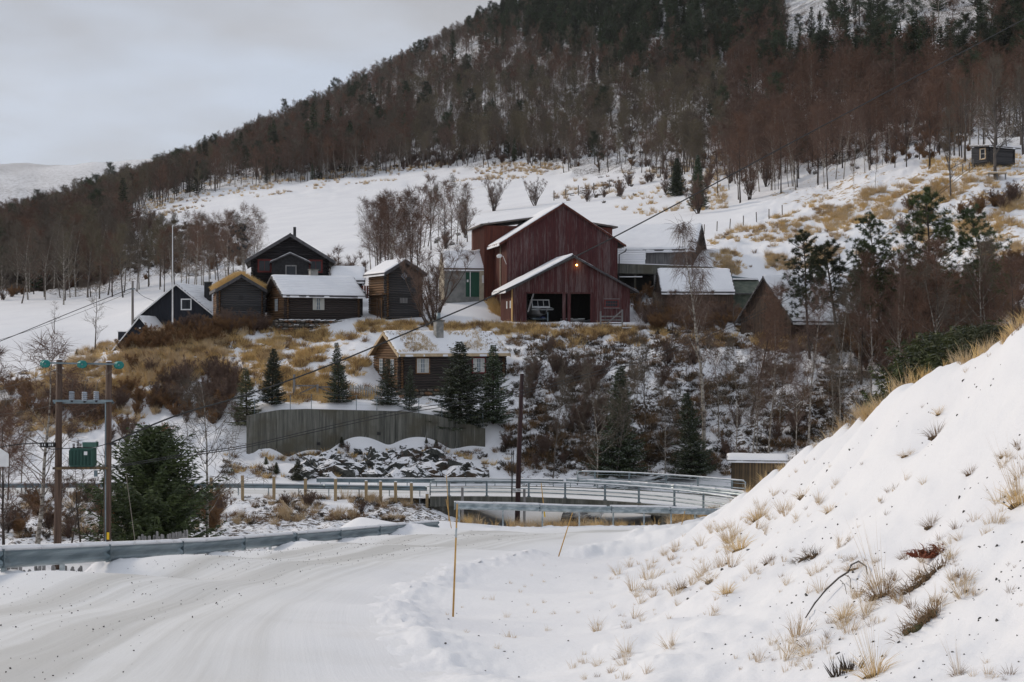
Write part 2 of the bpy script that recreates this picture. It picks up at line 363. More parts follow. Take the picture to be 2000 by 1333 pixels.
for u_, v_, Y_ in [(1250, 1112, 29.5), (1300, 1102, 29), (1300, 1090, 33), (1340, 1078, 29), (1340, 1062, 34.5), (1380, 1056, 29), (1380, 1040, 33), (1380, 1028, 38), (1430, 1022, 27.5), (1430, 1005, 31.5), (1480, 990, 27), (1480, 968, 31), (1470, 1040, 23.5), (1540, 940, 26), (1600, 908, 23.5), (1660, 880, 21.5), (1730, 830, 18.6), (1340, 1100, 25), (1250, 1130, 25.5), (1900, 760, 15.2), (1600, 1000, 18.5), (1800, 900, 15)]: CP.append((u_, v_, Y_))
for u, Y, z in ((2000, 24, -3.6), (2000, 36, -6.6), (1800, 30, -4.6), (1800, 42, -7.2), (1640, 36, -5.9), (1640, 48, -7.8), (1500, 46, -7.3), (1450, 54, -7.9)): cz(u, (z, Y))
cp(2300, (1200, 6), (900, 9), (560, 12.5), (500, 16)); cp(2900, (900, 5), (500, 9), (350, 14)); cp(2500, (700, 30)); cz(2400, (-6, 45))
cp(3600, (700, 5), (300, 12))
# far road platform
for u in (-900, -300, 0, 200, 400, 600, 800): cz(u, (-10.0, 92.5), (-10.02, 96), (-9.95, 99.0))
# rock foot and wall
cz(500, (-9.6, 101)); cp(490, (905, 104.5), (890, 107.0)); cp(560, (905, 104), (893, 107.0)); cp(640, (928, 101.5), (900, 105), (880, 107.0)); cp(760, (932, 102), (892, 104.8), (868, 107.0))
cp(880, (930, 102), (895, 104.8), (878, 107.0)); cp(950, (925, 102), (905, 104.2), (886, 107.0))
for u, v in ((500, 812), (545, 803), (640, 800), (700, 799), (770, 800), (850, 812), (900, 824), (935, 834)): cp(u, (v, 108.5))
# left bank of the far road and the grassy knoll
cp(0, (925, 102), (880, 107), (830, 113), (780, 119), (748, 123)); cp(100, (920, 103), (840, 112), (770, 120), (728, 125))
cp(200, (915, 103), (850, 110), (790, 117), (730, 124), (700, 128)); cp(300, (900, 104), (820, 112), (750, 119), (690, 126), (650, 131))
cp(400, (890, 105), (820, 111), (740, 119), (680, 126), (640, 131.5)); cp(450, (900, 103), (840, 109), (800, 112))
cp(500, (725, 120), (678, 127)); cp(520, (668, 130.6), (645, 133.2)); cp(610, (668, 131.2)); cp(690, (652, 131.6)); cp(-400, (880, 108), (800, 120), (770, 126)); cp(-900, (860, 110), (780, 125))
cz(0, (-4.2, 135), (-2.6, 150)); cz(200, (-2.9, 136), (-2.2, 150)); cz(300, (-1.6, 140), (-1.2, 150)); cz(400, (.6, 140), (0.4, 150))
cp(0, (690, 165), (640, 182), (600, 212), (575, 235)); cp(200, (688, 168), (620, 192), (575, 222), (545, 248)); cp(-300, (690, 165), (640, 190), (600, 230))
cp(350, (585, 185), (540, 215), (505, 245)); cz(480, (2.0, 140), (2.8, 150)); cp(480, (575, 175), (520, 210), (490, 245))
# terrace, cabin slope and farmyard
for u in (560, 650, 740): cp(u, (786, 112))
cp(600, (750, 116), (700, 122.5), (676, 128.5), (640, 134)); cp(700, (740, 117), (690, 123.5), (655, 129), (633, 133.5))
cp(800, (796, 111.5), (786, 115)); cz(800, (-3.6, 119), (-1.3, 125), (.7, 130.5), (1.75, 134)); cp(900, (802, 112)); cz(900, (-4.3, 118), (-1.4, 124), (.7, 130), (1.6, 133))
cz(985, (-4.6, 116), (-1.6, 123), (.7, 129.5)); cp(850, (618, 137), (592, 146)); cp(930, (622, 135.5), (585, 148)); cp(760, (622, 136), (600, 146))
cp(1000, (925, 103), (865, 107.5), (800, 112), (645, 130.5), (629, 133)); cz(1000, (1.7, 137), (2.3, 141)); cz(1100, (1.7, 136), (1.75, 140), (2.4, 145)); cz(1200, (1.7, 136), (1.8, 140), (2.6, 146)); cp(1100, (922, 104), (855, 108.5), (780, 113.5), (700, 121.5), (648, 130), (629, 133))
cp(1200, (922, 105), (850, 109.5), (775, 114.5), (700, 122), (650, 129.5), (630, 133)); cp(1300, (920, 105.5), (850, 110), (765, 115.5), (695, 122), (645, 130), (612, 139))
cp(1400, (915, 105.5), (840, 110.5), (760, 116), (690, 122.5), (650, 130), (612, 139)); cp(1500, (900, 106), (820, 111.5), (740, 117), (685, 122), (655, 128)); cz(1500, (1.2, 136), (2.4, 142))
cp(1650, (850, 107.5), (765, 113), (700, 119), (662, 125), (640, 131)); cz(1650, (2.0, 140)); cp(1800, (800, 107), (735, 113), (680, 120), (625, 128), (565, 138), (480, 152), (400, 166), (345, 176), (312, 187), (262, 215), (150, 290), (60, 380), (-90, 560))
cp(2000, (640, 116), (560, 128), (480, 140), (400, 153), (340, 168), (306, 180), (200, 240), (50, 340), (-150, 560)); cp(1900, (318, 176), (330, 171), (350, 165))
cp(2400, (560, 118), (420, 145), (250, 190), (100, 250), (-100, 350), (-300, 560)); cp(3200, (420, 120), (200, 180), (-100, 350)); cp(3600, (400, 100), (200, 150), (-200, 400))
cp(1600, (560, 143), (520, 150), (450, 163), (395, 182), (366, 205), (332, 228), (250, 275), (120, 365), (0, 470), (-150, 620))
cz(1420, (3.6, 145), (4.8, 149)); cp(1420, (525, 151), (480, 160), (440, 178), (398, 212), (350, 258), (300, 295), (200, 375), (50, 510), (-100, 680))
cp(1200, (590, 142), (560, 150), (520, 162), (430, 200), (385, 255), (345, 300), (310, 340), (200, 440), (50, 600), (-60, 760)); cp(1300, (540, 148), (500, 162), (415, 215))
cp(1000, (588, 145), (560, 154), (500, 177), (430, 230), (380, 310), (330, 360), (280, 410), (150, 560), (45, 710), (40, 900))
cp(800, (592, 150), (540, 180), (480, 220), (420, 280), (360, 360), (335, 390), (300, 430), (200, 580), (138, 700), (135, 860))
cp(650, (590, 152), (545, 180), (480, 222), (420, 290), (370, 365), (350, 400), (290, 510), (225, 650), (225, 800)); cp(560, (600, 150))
cp(400, (450, 290), (402, 350), (368, 405), (348, 470), (322, 580), (322, 760)); cp(250, (505, 265), (455, 320), (420, 375), (388, 480), (388, 640))
cp(100, (535, 275), (492, 330), (462, 400), (450, 470), (455, 600)); cp(0, (550, 270), (512, 330), (492, 400), (486, 450), (492, 580))
cp(-300, (575, 270), (545, 350), (530, 430), (530, 580)); cp(-900, (700, 130), (640, 200), (560, 300), (480, 450), (480, 700)); cp(-1800, (650, 200), (520, 450), (480, 900))
for u in (-1800, -900, -300, 0, 200, 400): cp(u, (470, 1000), (440, 1700))
for u, a, b in ((-1800, 400, 350), (-900, 380, 320), (-300, 372, 318), (0, 385, 328), (80, 390, 338), (160, 395, 352), (300, 400, 370), (600, 400, 380)): cp(u, (a, 2600), (b, 3900), (b + 40, 6000))
for u in (700, 1000, 1400, 2000, 2800, 3600): cp(u, (200, 1400), (200, 3000), (250, 6000))

cu = np.array([c[0] for c in CP], float); cv = np.array([c[1] for c in CP], float); cY = np.array([c[2] for c in CP], float)
ct = (cu - 1000) / F; cl = np.log(cY); cs = (HZ - cv) / F
EPS = .0035
def kern(r2): return np.sqrt(r2 + EPS * EPS)
A = kern((ct[:, None] - ct[None]) ** 2 + (cl[:, None] - cl[None]) ** 2)
n = len(CP); Q = np.c_[np.ones(n), ct, cl]
K = np.zeros((n + 3, n + 3)); K[:n, :n] = A; K[:n, n:] = Q; K[n:, :n] = Q.T
K[:n, :n] -= np.eye(n) * 4e-6
W = np.linalg.solve(K, np.r_[cs, 0, 0, 0])
def slope_s(t, l):
    sh = t.shape; t = t.ravel(); l = l.ravel(); out = np.empty(len(t))
    for i in range(0, len(t), 8000):
        a = t[i:i + 8000]; b = l[i:i + 8000]
        out[i:i + 8000] = kern((a[:, None] - ct[None]) ** 2 + (b[:, None] - cl[None]) ** 2) @ W[:n] + W[n] + W[n + 1] * a + W[n + 2] * b
    return out.reshape(sh)
# grid axes: fine inside the picture, coarse outside it
tt = np.r_[np.linspace(-1.4, -.46, 24)[:-1], np.linspace(-.46, .46, 640), np.linspace(.46, 1.4, 24)[1:]]
ll = np.r_[np.linspace(math.log(1.5), math.log(6), 20)[:-1], np.linspace(math.log(6), math.log(60), 230)[:-1], np.linspace(math.log(60), math.log(210), 215)[:-1],
           np.linspace(math.log(210), math.log(800), 120)[:-1], np.linspace(math.log(800), math.log(6000), 45)]
TT, LL = np.meshgrid(tt, ll, indexing='ij')
S = slope_s(TT, LL); YY = np.exp(LL); XX = TT * YY; UU = TT * F + 1000
# relief: soft lumps in snow, tussocks on the slopes, broken ground in the ravine
_U0, _Y0 = UU, YY
UU = UU + (fbm(TT * 60, LL * 60, 4, 201) - .5) * 150; YY = YY * (1 + (fbm(TT * 45, LL * 45, 4, 202) - .5) * .09)   # ragged edges for the cover masks
def blob(u, Y, ru, rl): return np.exp(-(((UU - u) / ru) ** 2 + ((LL - math.log(Y)) / rl) ** 2))
gy = np.clip((YY - 62) / 6, 0, 1) * np.clip((92 - YY) / 3, 0, 1)
ravine = np.clip((UU - 960) / 60, 0, 1) * np.clip((1900 - UU) / 100, 0, 1) * np.clip((YY - 100) / 3, 0, 1) * np.clip((131 - YY) / 3, 0, 1)
knoll = np.clip((560 - UU) / 80, 0, 1) * np.clip((YY - 101) / 4, 0, 1) * np.clip((140 - YY) / 6, 0, 1)
cabin_slope = np.clip((UU - 480) / 60, 0, 1) * np.clip((1000 - UU) / 40, 0, 1) * np.clip((YY - 113) / 3, 0, 1) * np.clip((134 - YY) / 3, 0, 1)
ub = np.interp(YY, [135, 160, 215, 300], [1480, 1390, 1500, 1650])
hill_r = np.clip((UU - ub) / 70, 0, 1) * np.clip((YY - 128) / 6, 0, 1)
fedge = np.interp(UU, [-400, 0, 200, 249, 250, 480, 481, 600, 800, 1000, 1200, 1400, 1600, 1800, 2000], [235, 228, 238, 245, 370, 395, 395, 392, 388, 362, 300, 262, 222, 192, 184])
forest = np.clip((YY - fedge) / 12, 0, 1) * np.clip((1000 - YY) / 100, 0, 1)
leftband = np.clip((495 - UU) / 30, 0, 1) * np.clip((UU + 600) / 100, 0, 1) * np.clip((YY - (np.interp(UU, [0, 250, 480], [228, 214, 195]))) / 6, 0, 1) * np.clip((np.interp(UU, [0, 240, 300, 480], [600, 420, 300, 262]) - YY) / 10, 0, 1)
pasture_top = np.clip(1 - np.abs(YY - (fedge - 28)) / 40, 0, 1) * np.clip((UU - 250) / 60, 0, 1)
crest_t = np.array([(c[0] - 1000) / F for c in CREST][::-1]); crest_Y = np.array([c[2] for c in CREST][::-1])
bank = np.clip((UU - 1150 - (1333 - 1050) * 0) / 120, 0, 1) * np.clip((np.interp(TT, crest_t, crest_Y) + 1.5 - YY) / 1.5, 0, 1) * np.clip((YY - 6) / 2, 0, 1)
UU, YY = _U0, _Y0
ZZ = S * YY
big = fbm(XX / 2.2, YY / 2.2, 4, 3) - .5; med = fbm(XX / .8, YY / .8, 4, 9) - .5; fine = fbm(XX / .3, YY / .3, 3, 21) - .5
ridged = 1 - np.abs(fbm(XX / 1.7 + 4, YY / 1.1 + 2, 4, 33) - .5) * 4
ZZ += ravine * (ridged * .34 + med * .55) + knoll * (med * .5 + big * .5) + cabin_slope * (med * .28 + big * .3)
ZZ += hill_r * (med * .5 + (fbm(XX / 7, YY / 5, 3, 51) - .5) * 1.6 * np.clip((YY - 140) / 20, 0, 1)) + (forest + leftband) * ((fbm(XX / 9, YY / 7, 4, 61) - .5) * 3.0)
ZZ += pasture_top * (fbm(XX / 5, YY / 4, 4, 71) - .5) * 1.2 + gy * med * .5
ZZ += bank * ((fbm(XX / 1.3, YY / 1.3, 4, 81) - .5) * .24 + (fbm(XX / .42, YY / .42, 4, 83) - .5) * .10 + (fbm(XX / .55, YY / 2.6, 3, 85) - .5) * .16)
inner = np.clip((60 - YY) / 4, 0, 1) * (1 - bank)
ZZ += inner * ((fbm(XX / 2.0, YY / 2.0, 3, 91) - .5) * .10 + (fbm(XX / .35, YY / .35, 3, 92) - .5) * .02)
def linedist(pts, closed=False):
    q = []
    for (xa, ya), (xb, yb) in zip(pts, pts[1:]):
        for k in range(8): q.append((xa + (xb - xa) * k / 8, ya + (yb - ya) * k / 8))
    q = np.array(q); out = np.full(XX.shape, 1e3); m = (YY > 5) & (YY < 64) & (np.abs(XX) < 20); xs_, ys_ = XX[m], YY[m]; best = np.full(xs_.shape, 1e3)
    for (xa, ya), (xb, yb) in zip(q, q[1:]):
        dx, dy = xb - xa, yb - ya; f = np.clip(((xs_ - xa) * dx + (ys_ - ya) * dy) / (dx * dx + dy * dy), 0, 1); best = np.minimum(best, np.hypot(xs_ - xa - f * dx, ys_ - ya - f * dy))
    out[m] = best; return out
dI = linedist(INN); dO = linedist(OUT)
rough = fbm(XX / .22, YY / .22, 3, 141); lumpy = fbm(XX / .9, YY / .9, 2, 143)
ZZ += (.06 * np.exp(-(dI / .32) ** 2) + .06 * np.exp(-(dO / .30) ** 2)) * (.35 + 1.1 * lumpy) + (np.exp(-(dI / .5) ** 2) + np.exp(-(dO / .5) ** 2)) * (rough - .5) * .13
# far mountain relief
mt = np.clip((YY - 1700) / 900, 0, 1)
ZZ += mt * (fbm(XX / 420, YY / 420, 5, 101) - .5) * 85
LROW, TROW = ll, tt
def gidx(x, y):
    y = max(y, 1.51); t = x / y; l = math.log(y)
    i = min(max(np.searchsorted(tt, t) - 1, 0), len(tt) - 2); j = min(max(np.searchsorted(ll, l) - 1, 0), len(ll) - 2)
    a = min(max((t - tt[i]) / (tt[i + 1] - tt[i]), 0), 1); b = min(max((l - ll[j]) / (ll[j + 1] - ll[j]), 0), 1)
    return i, j, a, b
def ground(x, y):
    i, j, a, b = gidx(x, y)
    return float(ZZ[i, j] * (1 - a) * (1 - b) + ZZ[i + 1, j] * a * (1 - b) + ZZ[i, j + 1] * (1 - a) * b + ZZ[i + 1, j + 1] * a * b)
def G(u, Y):
    x = XU(u, Y); return Vector((x, Y, ground(x, Y)))
VV = HZ - ZZ / YY * F
def hit(u, v, ymin=6.0, ymax=5000.):
    t = (u - 1000) / F; i = min(max(int(np.searchsorted(tt, t)), 1), len(tt) - 1)
    a = (t - tt[i - 1]) / (tt[i] - tt[i - 1]); col = VV[i - 1] * (1 - a) + VV[i] * a
    j0 = int(np.searchsorted(ll, math.log(ymin)))
    w = np.nonzero(col[j0:] <= v)[0]
    if len(w) == 0: return None
    j = j0 + int(w[0])
    if j == 0 or j == j0: Y = math.exp(ll[j])
    else:
        c0, c1 = col[j - 1], col[j]; f = 0 if abs(c0 - c1) < 1e-9 else min(max((c0 - v) / (c0 - c1), 0), 1)
        Y = math.exp(ll[j - 1] * (1 - f) + ll[j] * f)
    if Y > ymax: return None
    x = t * Y; return Vector((x, Y, ground(x, Y)))
# ground cover: how much straw / dark earth shows through the snow
straw = knoll * .22 + cabin_slope * .36 + hill_r * .20 + pasture_top * .28 + ravine * .22
straw += knoll * blob(330, 124, 150, .06) * .2 + blob(150, 122, 140, .05) * .35 * knoll
dark = ravine * .46 + (forest + leftband) * .40 + gy * .55 + blob(760, 104, 200, .02) * .3
dark += (forest + leftband) * .14 + hill_r * .08 + knoll * .12 + cabin_slope * .10
dark = dark + mt * (.33 + .34 * fbm(XX / 300, YY / 300, 4, 5))
straw = np.where(YY < 60, bank * .06, straw); dark = np.where(YY < 60, 0.02 * bank, dark)
def terrain():
    nt, nl = len(tt), len(ll)
    co = np.stack([XX, YY, ZZ], -1).reshape(-1, 3)
    ii = (np.arange(nt - 1)[:, None] * nl + np.arange(nl - 1)[None]).ravel()
    quads = np.stack([ii, ii + nl, ii + nl + 1, ii + 1], -1)
    me = bpy.data.meshes.new('ground'); me.vertices.add(len(co)); me.vertices.foreach_set('co', co.ravel())
    me.loops.add(quads.size); me.loops.foreach_set('vertex_index', quads.ravel().astype(np.int32))
    me.polygons.add(len(quads)); me.polygons.foreach_set('loop_start', (np.arange(len(quads)) * 4).astype(np.int32))
    me.polygons.foreach_set('use_smooth', np.ones(len(quads), bool))
    me.update(calc_edges=True); me.validate()
    for nm, arr in (('straw', straw), ('dark', dark)):
        a = me.attributes.new(nm, 'FLOAT', 'POINT'); a.data.foreach_set('value', np.clip(arr, 0, 1).ravel().astype(np.float32))
    t = NT('snowy_ground'); co_ = t.coord((1, 1, 1), 'World')
    nf = t.noise(co_, 1.1, 7, .68); nb = t.noise(co_, .16, 4, .6); ns = t.noise(co_, 3.2, 5, .7)
    g = t.n('ShaderNodeNewGeometry'); sp = t.n('ShaderNodeSeparateXYZ'); t.L(g.outputs['Normal'], sp.inputs[0])
    steep = t.ramp(sp.outputs['Z'], .93, .62, 0, .30)
    snow = t.mix(t.ramp(nb, .3, .7), (.79, .79, .81), (.85, .85, .86))
    strawc = t.mix(t.ramp(ns, .3, .7), (.26, .16, .07), (.46, .31, .13)); darkc = t.mix(t.ramp(ns, .3, .7), (.030, .020, .014), (.085, .058, .036))
    fs = t.math('ADD', t.math('ADD', t.attr('straw'), t.math('MULTIPLY', t.math('SUBTRACT', nf, .5), 1.7)), t.math('MULTIPLY', t.math('SUBTRACT', nb, .5), .9))
    fd = t.math('ADD', t.math('ADD', t.math('ADD', t.attr('dark'), t.math('MULTIPLY', t.math('SUBTRACT', ns, .5), 1.9)), t.math('MULTIPLY', t.math('SUBTRACT', nb, .5), .7)),
                t.math('MULTIPLY', steep, t.ramp(t.attr('dark'), .05, .2)))
    c = t.mix(t.ramp(fs, .50, .66), snow, strawc); c = t.mix(t.ramp(fd, .52, .68), c, darkc)
    t.col(c, .8)
    t.bump(t.math('ADD', t.math('MULTIPLY', nf, .6), t.math('MULTIPLY', t.noise(co_, 14, 3), .10)), .55, .10)
    t.b.inputs['Specular IOR Level'].default_value = .25
    me.materials.append(t.mat)
    o = link('ground', me); tag(o, kind='structure'); return o
terrain()

def haze():
    mb = MB(); mb.box2((-8600, -30, -60), (8600, 6200, 640)); t = bpy.data.materials.new('valley_haze'); t.use_nodes = True; nt = t.node_tree; nt.nodes.clear()
    v = nt.nodes.new('ShaderNodeVolumePrincipled'); v.inputs['Color'].default_value = (.92, .94, 1, 1); v.inputs['Density'].default_value = .00004; v.inputs['Anisotropy'].default_value = .2
    out = nt.nodes.new('ShaderNodeOutputMaterial'); nt.links.new(v.outputs[0], out.inputs['Volume']); o = mb.build('haze', t); tag(o, kind='stuff')
print('TERRAIN', ZZ.min(), ZZ.max())
haze()
# ------------------------------------------------------------------ roads, bridge, river
def catmull(pts, n=12):
    pts = [Vector(p) for p in pts]; q = [pts[0] * 2 - pts[1]] + pts + [pts[-1] * 2 - pts[-2]]; out = []
    for i in range(1, len(q) - 2):
        for k in range(n):
            t = k / n; a, b, c, d = q[i - 1], q[i], q[i + 1], q[i + 2]
            out.append(.5 * ((2 * b) + (c - a) * t + (2 * a - 5 * b + 4 * c - d) * t * t + (3 * b - a - 3 * c + d) * t ** 3))
    out.append(pts[-1]); return out
def resample(pts, step):
    out = [pts[0].copy()]; acc = 0
    for a, b in zip(pts, pts[1:]):
        d = (b - a).length
        while acc + d >= step:
            f = (step - acc) / d; a = a.lerp(b, f); out.append(a.copy()); d = (b - a).length; acc = 0
        acc += d
    if (out[-1] - pts[-1]).length > step * .3: out.append(pts[-1].copy())
    return out
def road_mat():
    t = NT('packed_snow_road'); uv = t.n('ShaderNodeUVMap'); m = t.n('ShaderNodeMapping'); t.L(uv.outputs[0], m.inputs['Vector']); m.inputs['Scale'].default_value = (.05, 17, 1)
    f = t.noise(m.outputs[0], 1.6, 6, .6); co = t.coord((1, 1, 1), 'World'); g = t.noise(co, .8, 5, .6); h = t.noise(co, 22, 3, .8)
    sep = t.n('ShaderNodeSeparateXYZ'); t.L(uv.outputs[0], sep.inputs[0])
    e = t.math('ABSOLUTE', t.math('SUBTRACT', sep.outputs['Y'], .5)); mid = t.ramp(e, .44, .18)
    # two wheel lanes each way: worn, slightly dirty bands
    w = t.math('SINE', t.math('MULTIPLY', sep.outputs['Y'], 25.0)); lanes = t.ramp(w, -.4, .9)
    dirt = t.math('MULTIPLY', t.math('ADD', t.math('MULTIPLY', lanes, .25), t.math('MULTIPLY', f, 1.05)), mid)
    c = t.mix(t.ramp(dirt, .30, .92), t.mix(mid, (.82, .82, .83), (.77, .77, .765)), (.55, .54, .515)); c = t.mix(t.math('MULTIPLY', t.ramp(g, .45, .7), .16), c, (.62, .595, .55))
    c = t.mix(t.math('MULTIPLY', t.ramp(h, .66, .74), t.math('MULTIPLY', mid, .22)), c, (.26, .235, .205))
    t.col(c, .62); t.bump(t.math('ADD', t.math('MULTIPLY', f, .7), t.math('MULTIPLY', h, .25)), .45, .04); return t.mat
M['road'] = road_mat()
def road_band(name, outer, inner, n=170, m=36, lift=.045, crown=.0, zf=None):
    A = resample(catmull([(x, y, 0) for x, y in outer], 20), .05); B = resample(catmull([(x, y, 0) for x, y in inner], 20), .05)
    A = [A[int(i * (len(A) - 1) / n)] for i in range(n + 1)]; B = [B[int(i * (len(B) - 1) / n)] for i in range(n + 1)]
    vs = []; uvs = []; s = 0
    for i in range(n + 1):
        if i: s += (((A[i] + B[i]) - (A[i - 1] + B[i - 1])) / 2).length
        for k in range(m + 1):
            f = k / m; p = A[i].lerp(B[i], f); e = min(f, 1 - f) * 2
            sm = min(1, e / .34); sm = sm * sm * (3 - 2 * sm); z = (ground(p.x, p.y) if zf is None else zf(p)) + (lift * sm - .012 * (1 - sm) if zf is None else (lift if e > .06 else lift - (.06 - e) * 2.2))
            rut = -.012 * (math.exp(-((f - .2) / .05) ** 2) + math.exp(-((f - .42) / .05) ** 2) + math.exp(-((f - .62) / .05) ** 2) + math.exp(-((f - .84) / .05) ** 2))
            vs.append((p.x, p.y, z + rut)); uvs.append((s, f))
    fs = [(i * (m + 1) + k, i * (m + 1) + k + 1, (i + 1) * (m + 1) + k + 1, (i + 1) * (m + 1) + k) for i in range(n) for k in range(m)]
    me = bpy.data.meshes.new(name); me.from_pydata(vs, [], fs)
    ul = me.uv_layers.new(name='UVMap'); idx = np.array([v for f in fs for v in f]); ul.data.foreach_set('uv', np.array(uvs)[idx].ravel().astype(np.float32))
    me.polygons.foreach_set('use_smooth', [True] * len(fs)); me.materials.append(M['road'])
    o = link(name, me); tag(o, kind='structure'); return o
def rz(p): return ground(p.x, p.y)
road_band('road', OUT, INN)
# bridge deck line (near edge) and far road
def deckz(x, y): return -9.86
BR = [(-5.2, 90.2), (-2, 90.3), (2, 89.6), (6.3, 87.6), (9.6, 84.8), (12.2, 81.2), (13.6, 78)]
BRF = [(-6.0, 96.2), (-2, 96.6), (2, 96.3), (6.5, 94.8), (11, 92.3), (15, 88.6), (17.4, 85.2)]
road_band('bridge_road', BR, BRF, n=60, m=14, zf=lambda p: deckz(p.x, p.y), lift=.02)
road_band('far_road', [(-100, 92.5), (-60, 92.5), (-36, 92.3), (-20, 92.0), (-11, 91.1), (-5.2, 90.2)], [(-100, 98), (-60, 98), (-36, 98), (-20, 97.6), (-11, 97), (-6.0, 96.2)], n=150, m=14, lift=.05, zf=lambda p: max(ground(p.x, p.y), -10.05) * 1 if p.x < -8 else -9.9)
def sweep(mb, pts, prof, closed=True):
    """profile (side, up) swept along pts; side is to the right of travel"""
    o = len(mb.v); n = len(prof)
    for i, p in enumerate(pts):
        d = pts[min(i + 1, len(pts) - 1)] - pts[max(i - 1, 0)]; d = Vector((d.x, d.y, 0)).normalized(); r = Vector((d.y, -d.x, 0))
        for a, b in prof: mb.v.append(tuple(p + r * a + Vector((0, 0, b))))
    for i in range(len(pts) - 1):
        for k in range(n if closed else n - 1):
            k2 = (k + 1) % n; mb.f.append((o + i * n + k, o + i * n + k2, o + (i + 1) * n + k2, o + (i + 1) * n + k)); mb.m.append(mb.cm)
    if closed:
        mb.f.append(tuple(o + k for k in range(n))); mb.f.append(tuple(o + (len(pts) - 1) * n + k for k in range(n))[::-1]); mb.m += [mb.cm, mb.cm]
def line3(pts, zf, step=.5): return [Vector((p.x, p.y, zf(p.x, p.y))) for p in resample(catmull([(x, y, 0) for x, y in pts], 16), step)]
brn = line3(BR, deckz); brf = line3(BRF, deckz)
bb = thing('bridge', 'low curved concrete road bridge over the stream, its edge beam under pipe railings', 'bridge', (2, 90, -12))
mb = MB(); sweep(mb, brn, [(.25, -.62), (.25, .0), (-.1, .0), (-.1, -.62)]); world_mesh(mb, (2, 90, -12)).build('edge_beam', M['concrete'], bb)
mb = MB(); sweep(mb, brf, [(-.25, -.62), (-.25, .0), (.1, .0), (.1, -.62)]); world_mesh(mb, (2, 90, -12)).build('edge_beam', M['concrete'], bb)
mb = MB()
for i in range(min(len(brn), len(brf)) - 1):
    a, b, c, d = brn[i], brn[i + 1], brf[min(i + 1, len(brf) - 1)], brf[min(i, len(brf) - 1)]
    k = [Vector((0, 0, -.05)), Vector((0, 0, -.5))]
    mb.add([a + k[0], b + k[0], c + k[0], d + k[0], a + k[1], b + k[1], c + k[1], d + k[1]], [(0, 1, 2, 3), (7, 6, 5, 4), (0, 4, 5, 1), (2, 6, 7, 3)])
world_mesh(mb, (2, 90, -12)).build('deck_slab', M['concrete'], bb)
for x0, x1, y0, y1 in ((-5.0, -3.4, 90.3, 96.2), (9.0, 10.6, 85.4, 92.2)):
    mb = MB(); mb.box2((x0, y0, -13.6), (x1, y1, -10.3)); world_mesh(mb, (2, 90, -12)).build('abutment', M['concrete'], bb)
# stream under the bridge
st = MB(); cl_ = [(-3, 70), (0, 76), (3, 82), (4.2, 90), (5.0, 97), (8, 101), (13, 103)]
cl_ = resample(catmull([(x, y, 0) for x, y in cl_], 12), .8); prev = None
for i, p in enumerate(cl_):
    d = (cl_[min(i + 1, len(cl_) - 1)] - cl_[max(i - 1, 0)]).normalized(); r_ = Vector((d.y, -d.x, 0)) * 1.3; z = ground(p.x, p.y) + .12
    cur = (tuple((p + r_).to_tuple()[:2]) + (z,), tuple((p - r_).to_tuple()[:2]) + (z,))
    if prev: st.quad(prev[0], cur[0], cur[1], prev[1])
    prev = cur
w_ = NT('dark_stream_water'); w_.col(w_.mix(w_.ramp(w_.noise(w_.coord((1, 1, 1), 'World'), 1.3, 4), .45, .55), (.015, .02, .022), (.55, .58, .6)), .12)
o = st.build('stream', w_.mat); tag(o, kind='structure')

# ------------------------------------------------------------------ guardrails and railings
WPROF = [(0, 0), (.05, .02), (.085, .06), (.085, .10), (.03, .145), (.03, .165), (.085, .21), (.085, .25), (.05, .29), (0, .31), (-.012, .30), (.035, .275), (.065, .24), (.065, .215), (.012, .175), (.012, .135), (.065, .095), (.065, .065), (.035, .035), (-.012, .01)]
def guardrail(name, label, pts, zf, side=1, seg=4.0, mat='rail_dark', top=.75, post_step=2.0, snow=True, post_len=1.0, post_mat='galv', group=None):
    ln = line3(pts, zf, .25); base = ln[0].copy(); g = thing(name, label, 'guardrail', base, 0, group)
    per = int(seg / .25); prof = [(a * side, b + top - .31) for a, b in WPROF]
    for i in range(0, len(ln) - 1, per):
        sub = ln[i:i + per + 1]
        if len(sub) < 3: continue
        mb = MB(); j = .004 * ((i // per) % 2); sub2 = [p + Vector((0, 0, 0)) for p in sub]
        sweep(mb, sub2, [(a + j * side, b) for a, b in prof]); o = world_mesh(mb, base).build('beam', M[mat], g, True)
        for p in (sub2[0],):     # overlap lip with bolts
            mb = MB(); d = (sub2[1] - sub2[0]).normalized()
            mb.beam(p + d * .02 + Vector((d.y, -d.x, 0)) * side * .03 + Vector((0, 0, top - .30)), p + d * .02 + Vector((d.y, -d.x, 0)) * side * .03 + Vector((0, 0, top - .01)), .02, .13, up=tuple(Vector((d.y, -d.x, 0))))
            world_mesh(mb, base).build('joint', M['galv_dark'], o)
        if snow:
            k = 0
            while k < len(sub2) - 2:
                L_ = rng.randint(4, 10); sl = sub2[k:k + L_ + 1]
                if len(sl) > 1 and rng.random() < .9:
                    mb = MB(); h_ = rng.uniform(.02, .05)
                    sweep(mb, sl, [(-.02 * side, top - .005), (-.01 * side, top + h_), (.05 * side, top + h_ * .8), (.07 * side, top - .04), (.02 * side, top - .005)]); world_mesh(mb, base).build('snow_strip', M['snow'], g, True)
                k += L_
    st = int(post_step / .25); P0 = None
    for i in range(1, len(ln), st):
        p = ln[i]; mb = MB(); d = (ln[min(i + 1, len(ln) - 1)] - ln[i - 1]).normalized(); r_ = Vector((d.y, -d.x, 0)) * side
        mb.beam(p - r_ * .05 + Vector((0, 0, top - .02)), p - r_ * .05 + Vector((0, 0, top - post_len - .3)), .06, .1)
        world_mesh(mb, base).build('post', M[post_mat], g)
    return g
RAILN = [(-11.2, 10), (-10.2, 14), (-9.2, 17.4), (-7.75, 21.5), (-6.69, 31), (-5.0, 41.5), (-2.75, 52.3)]
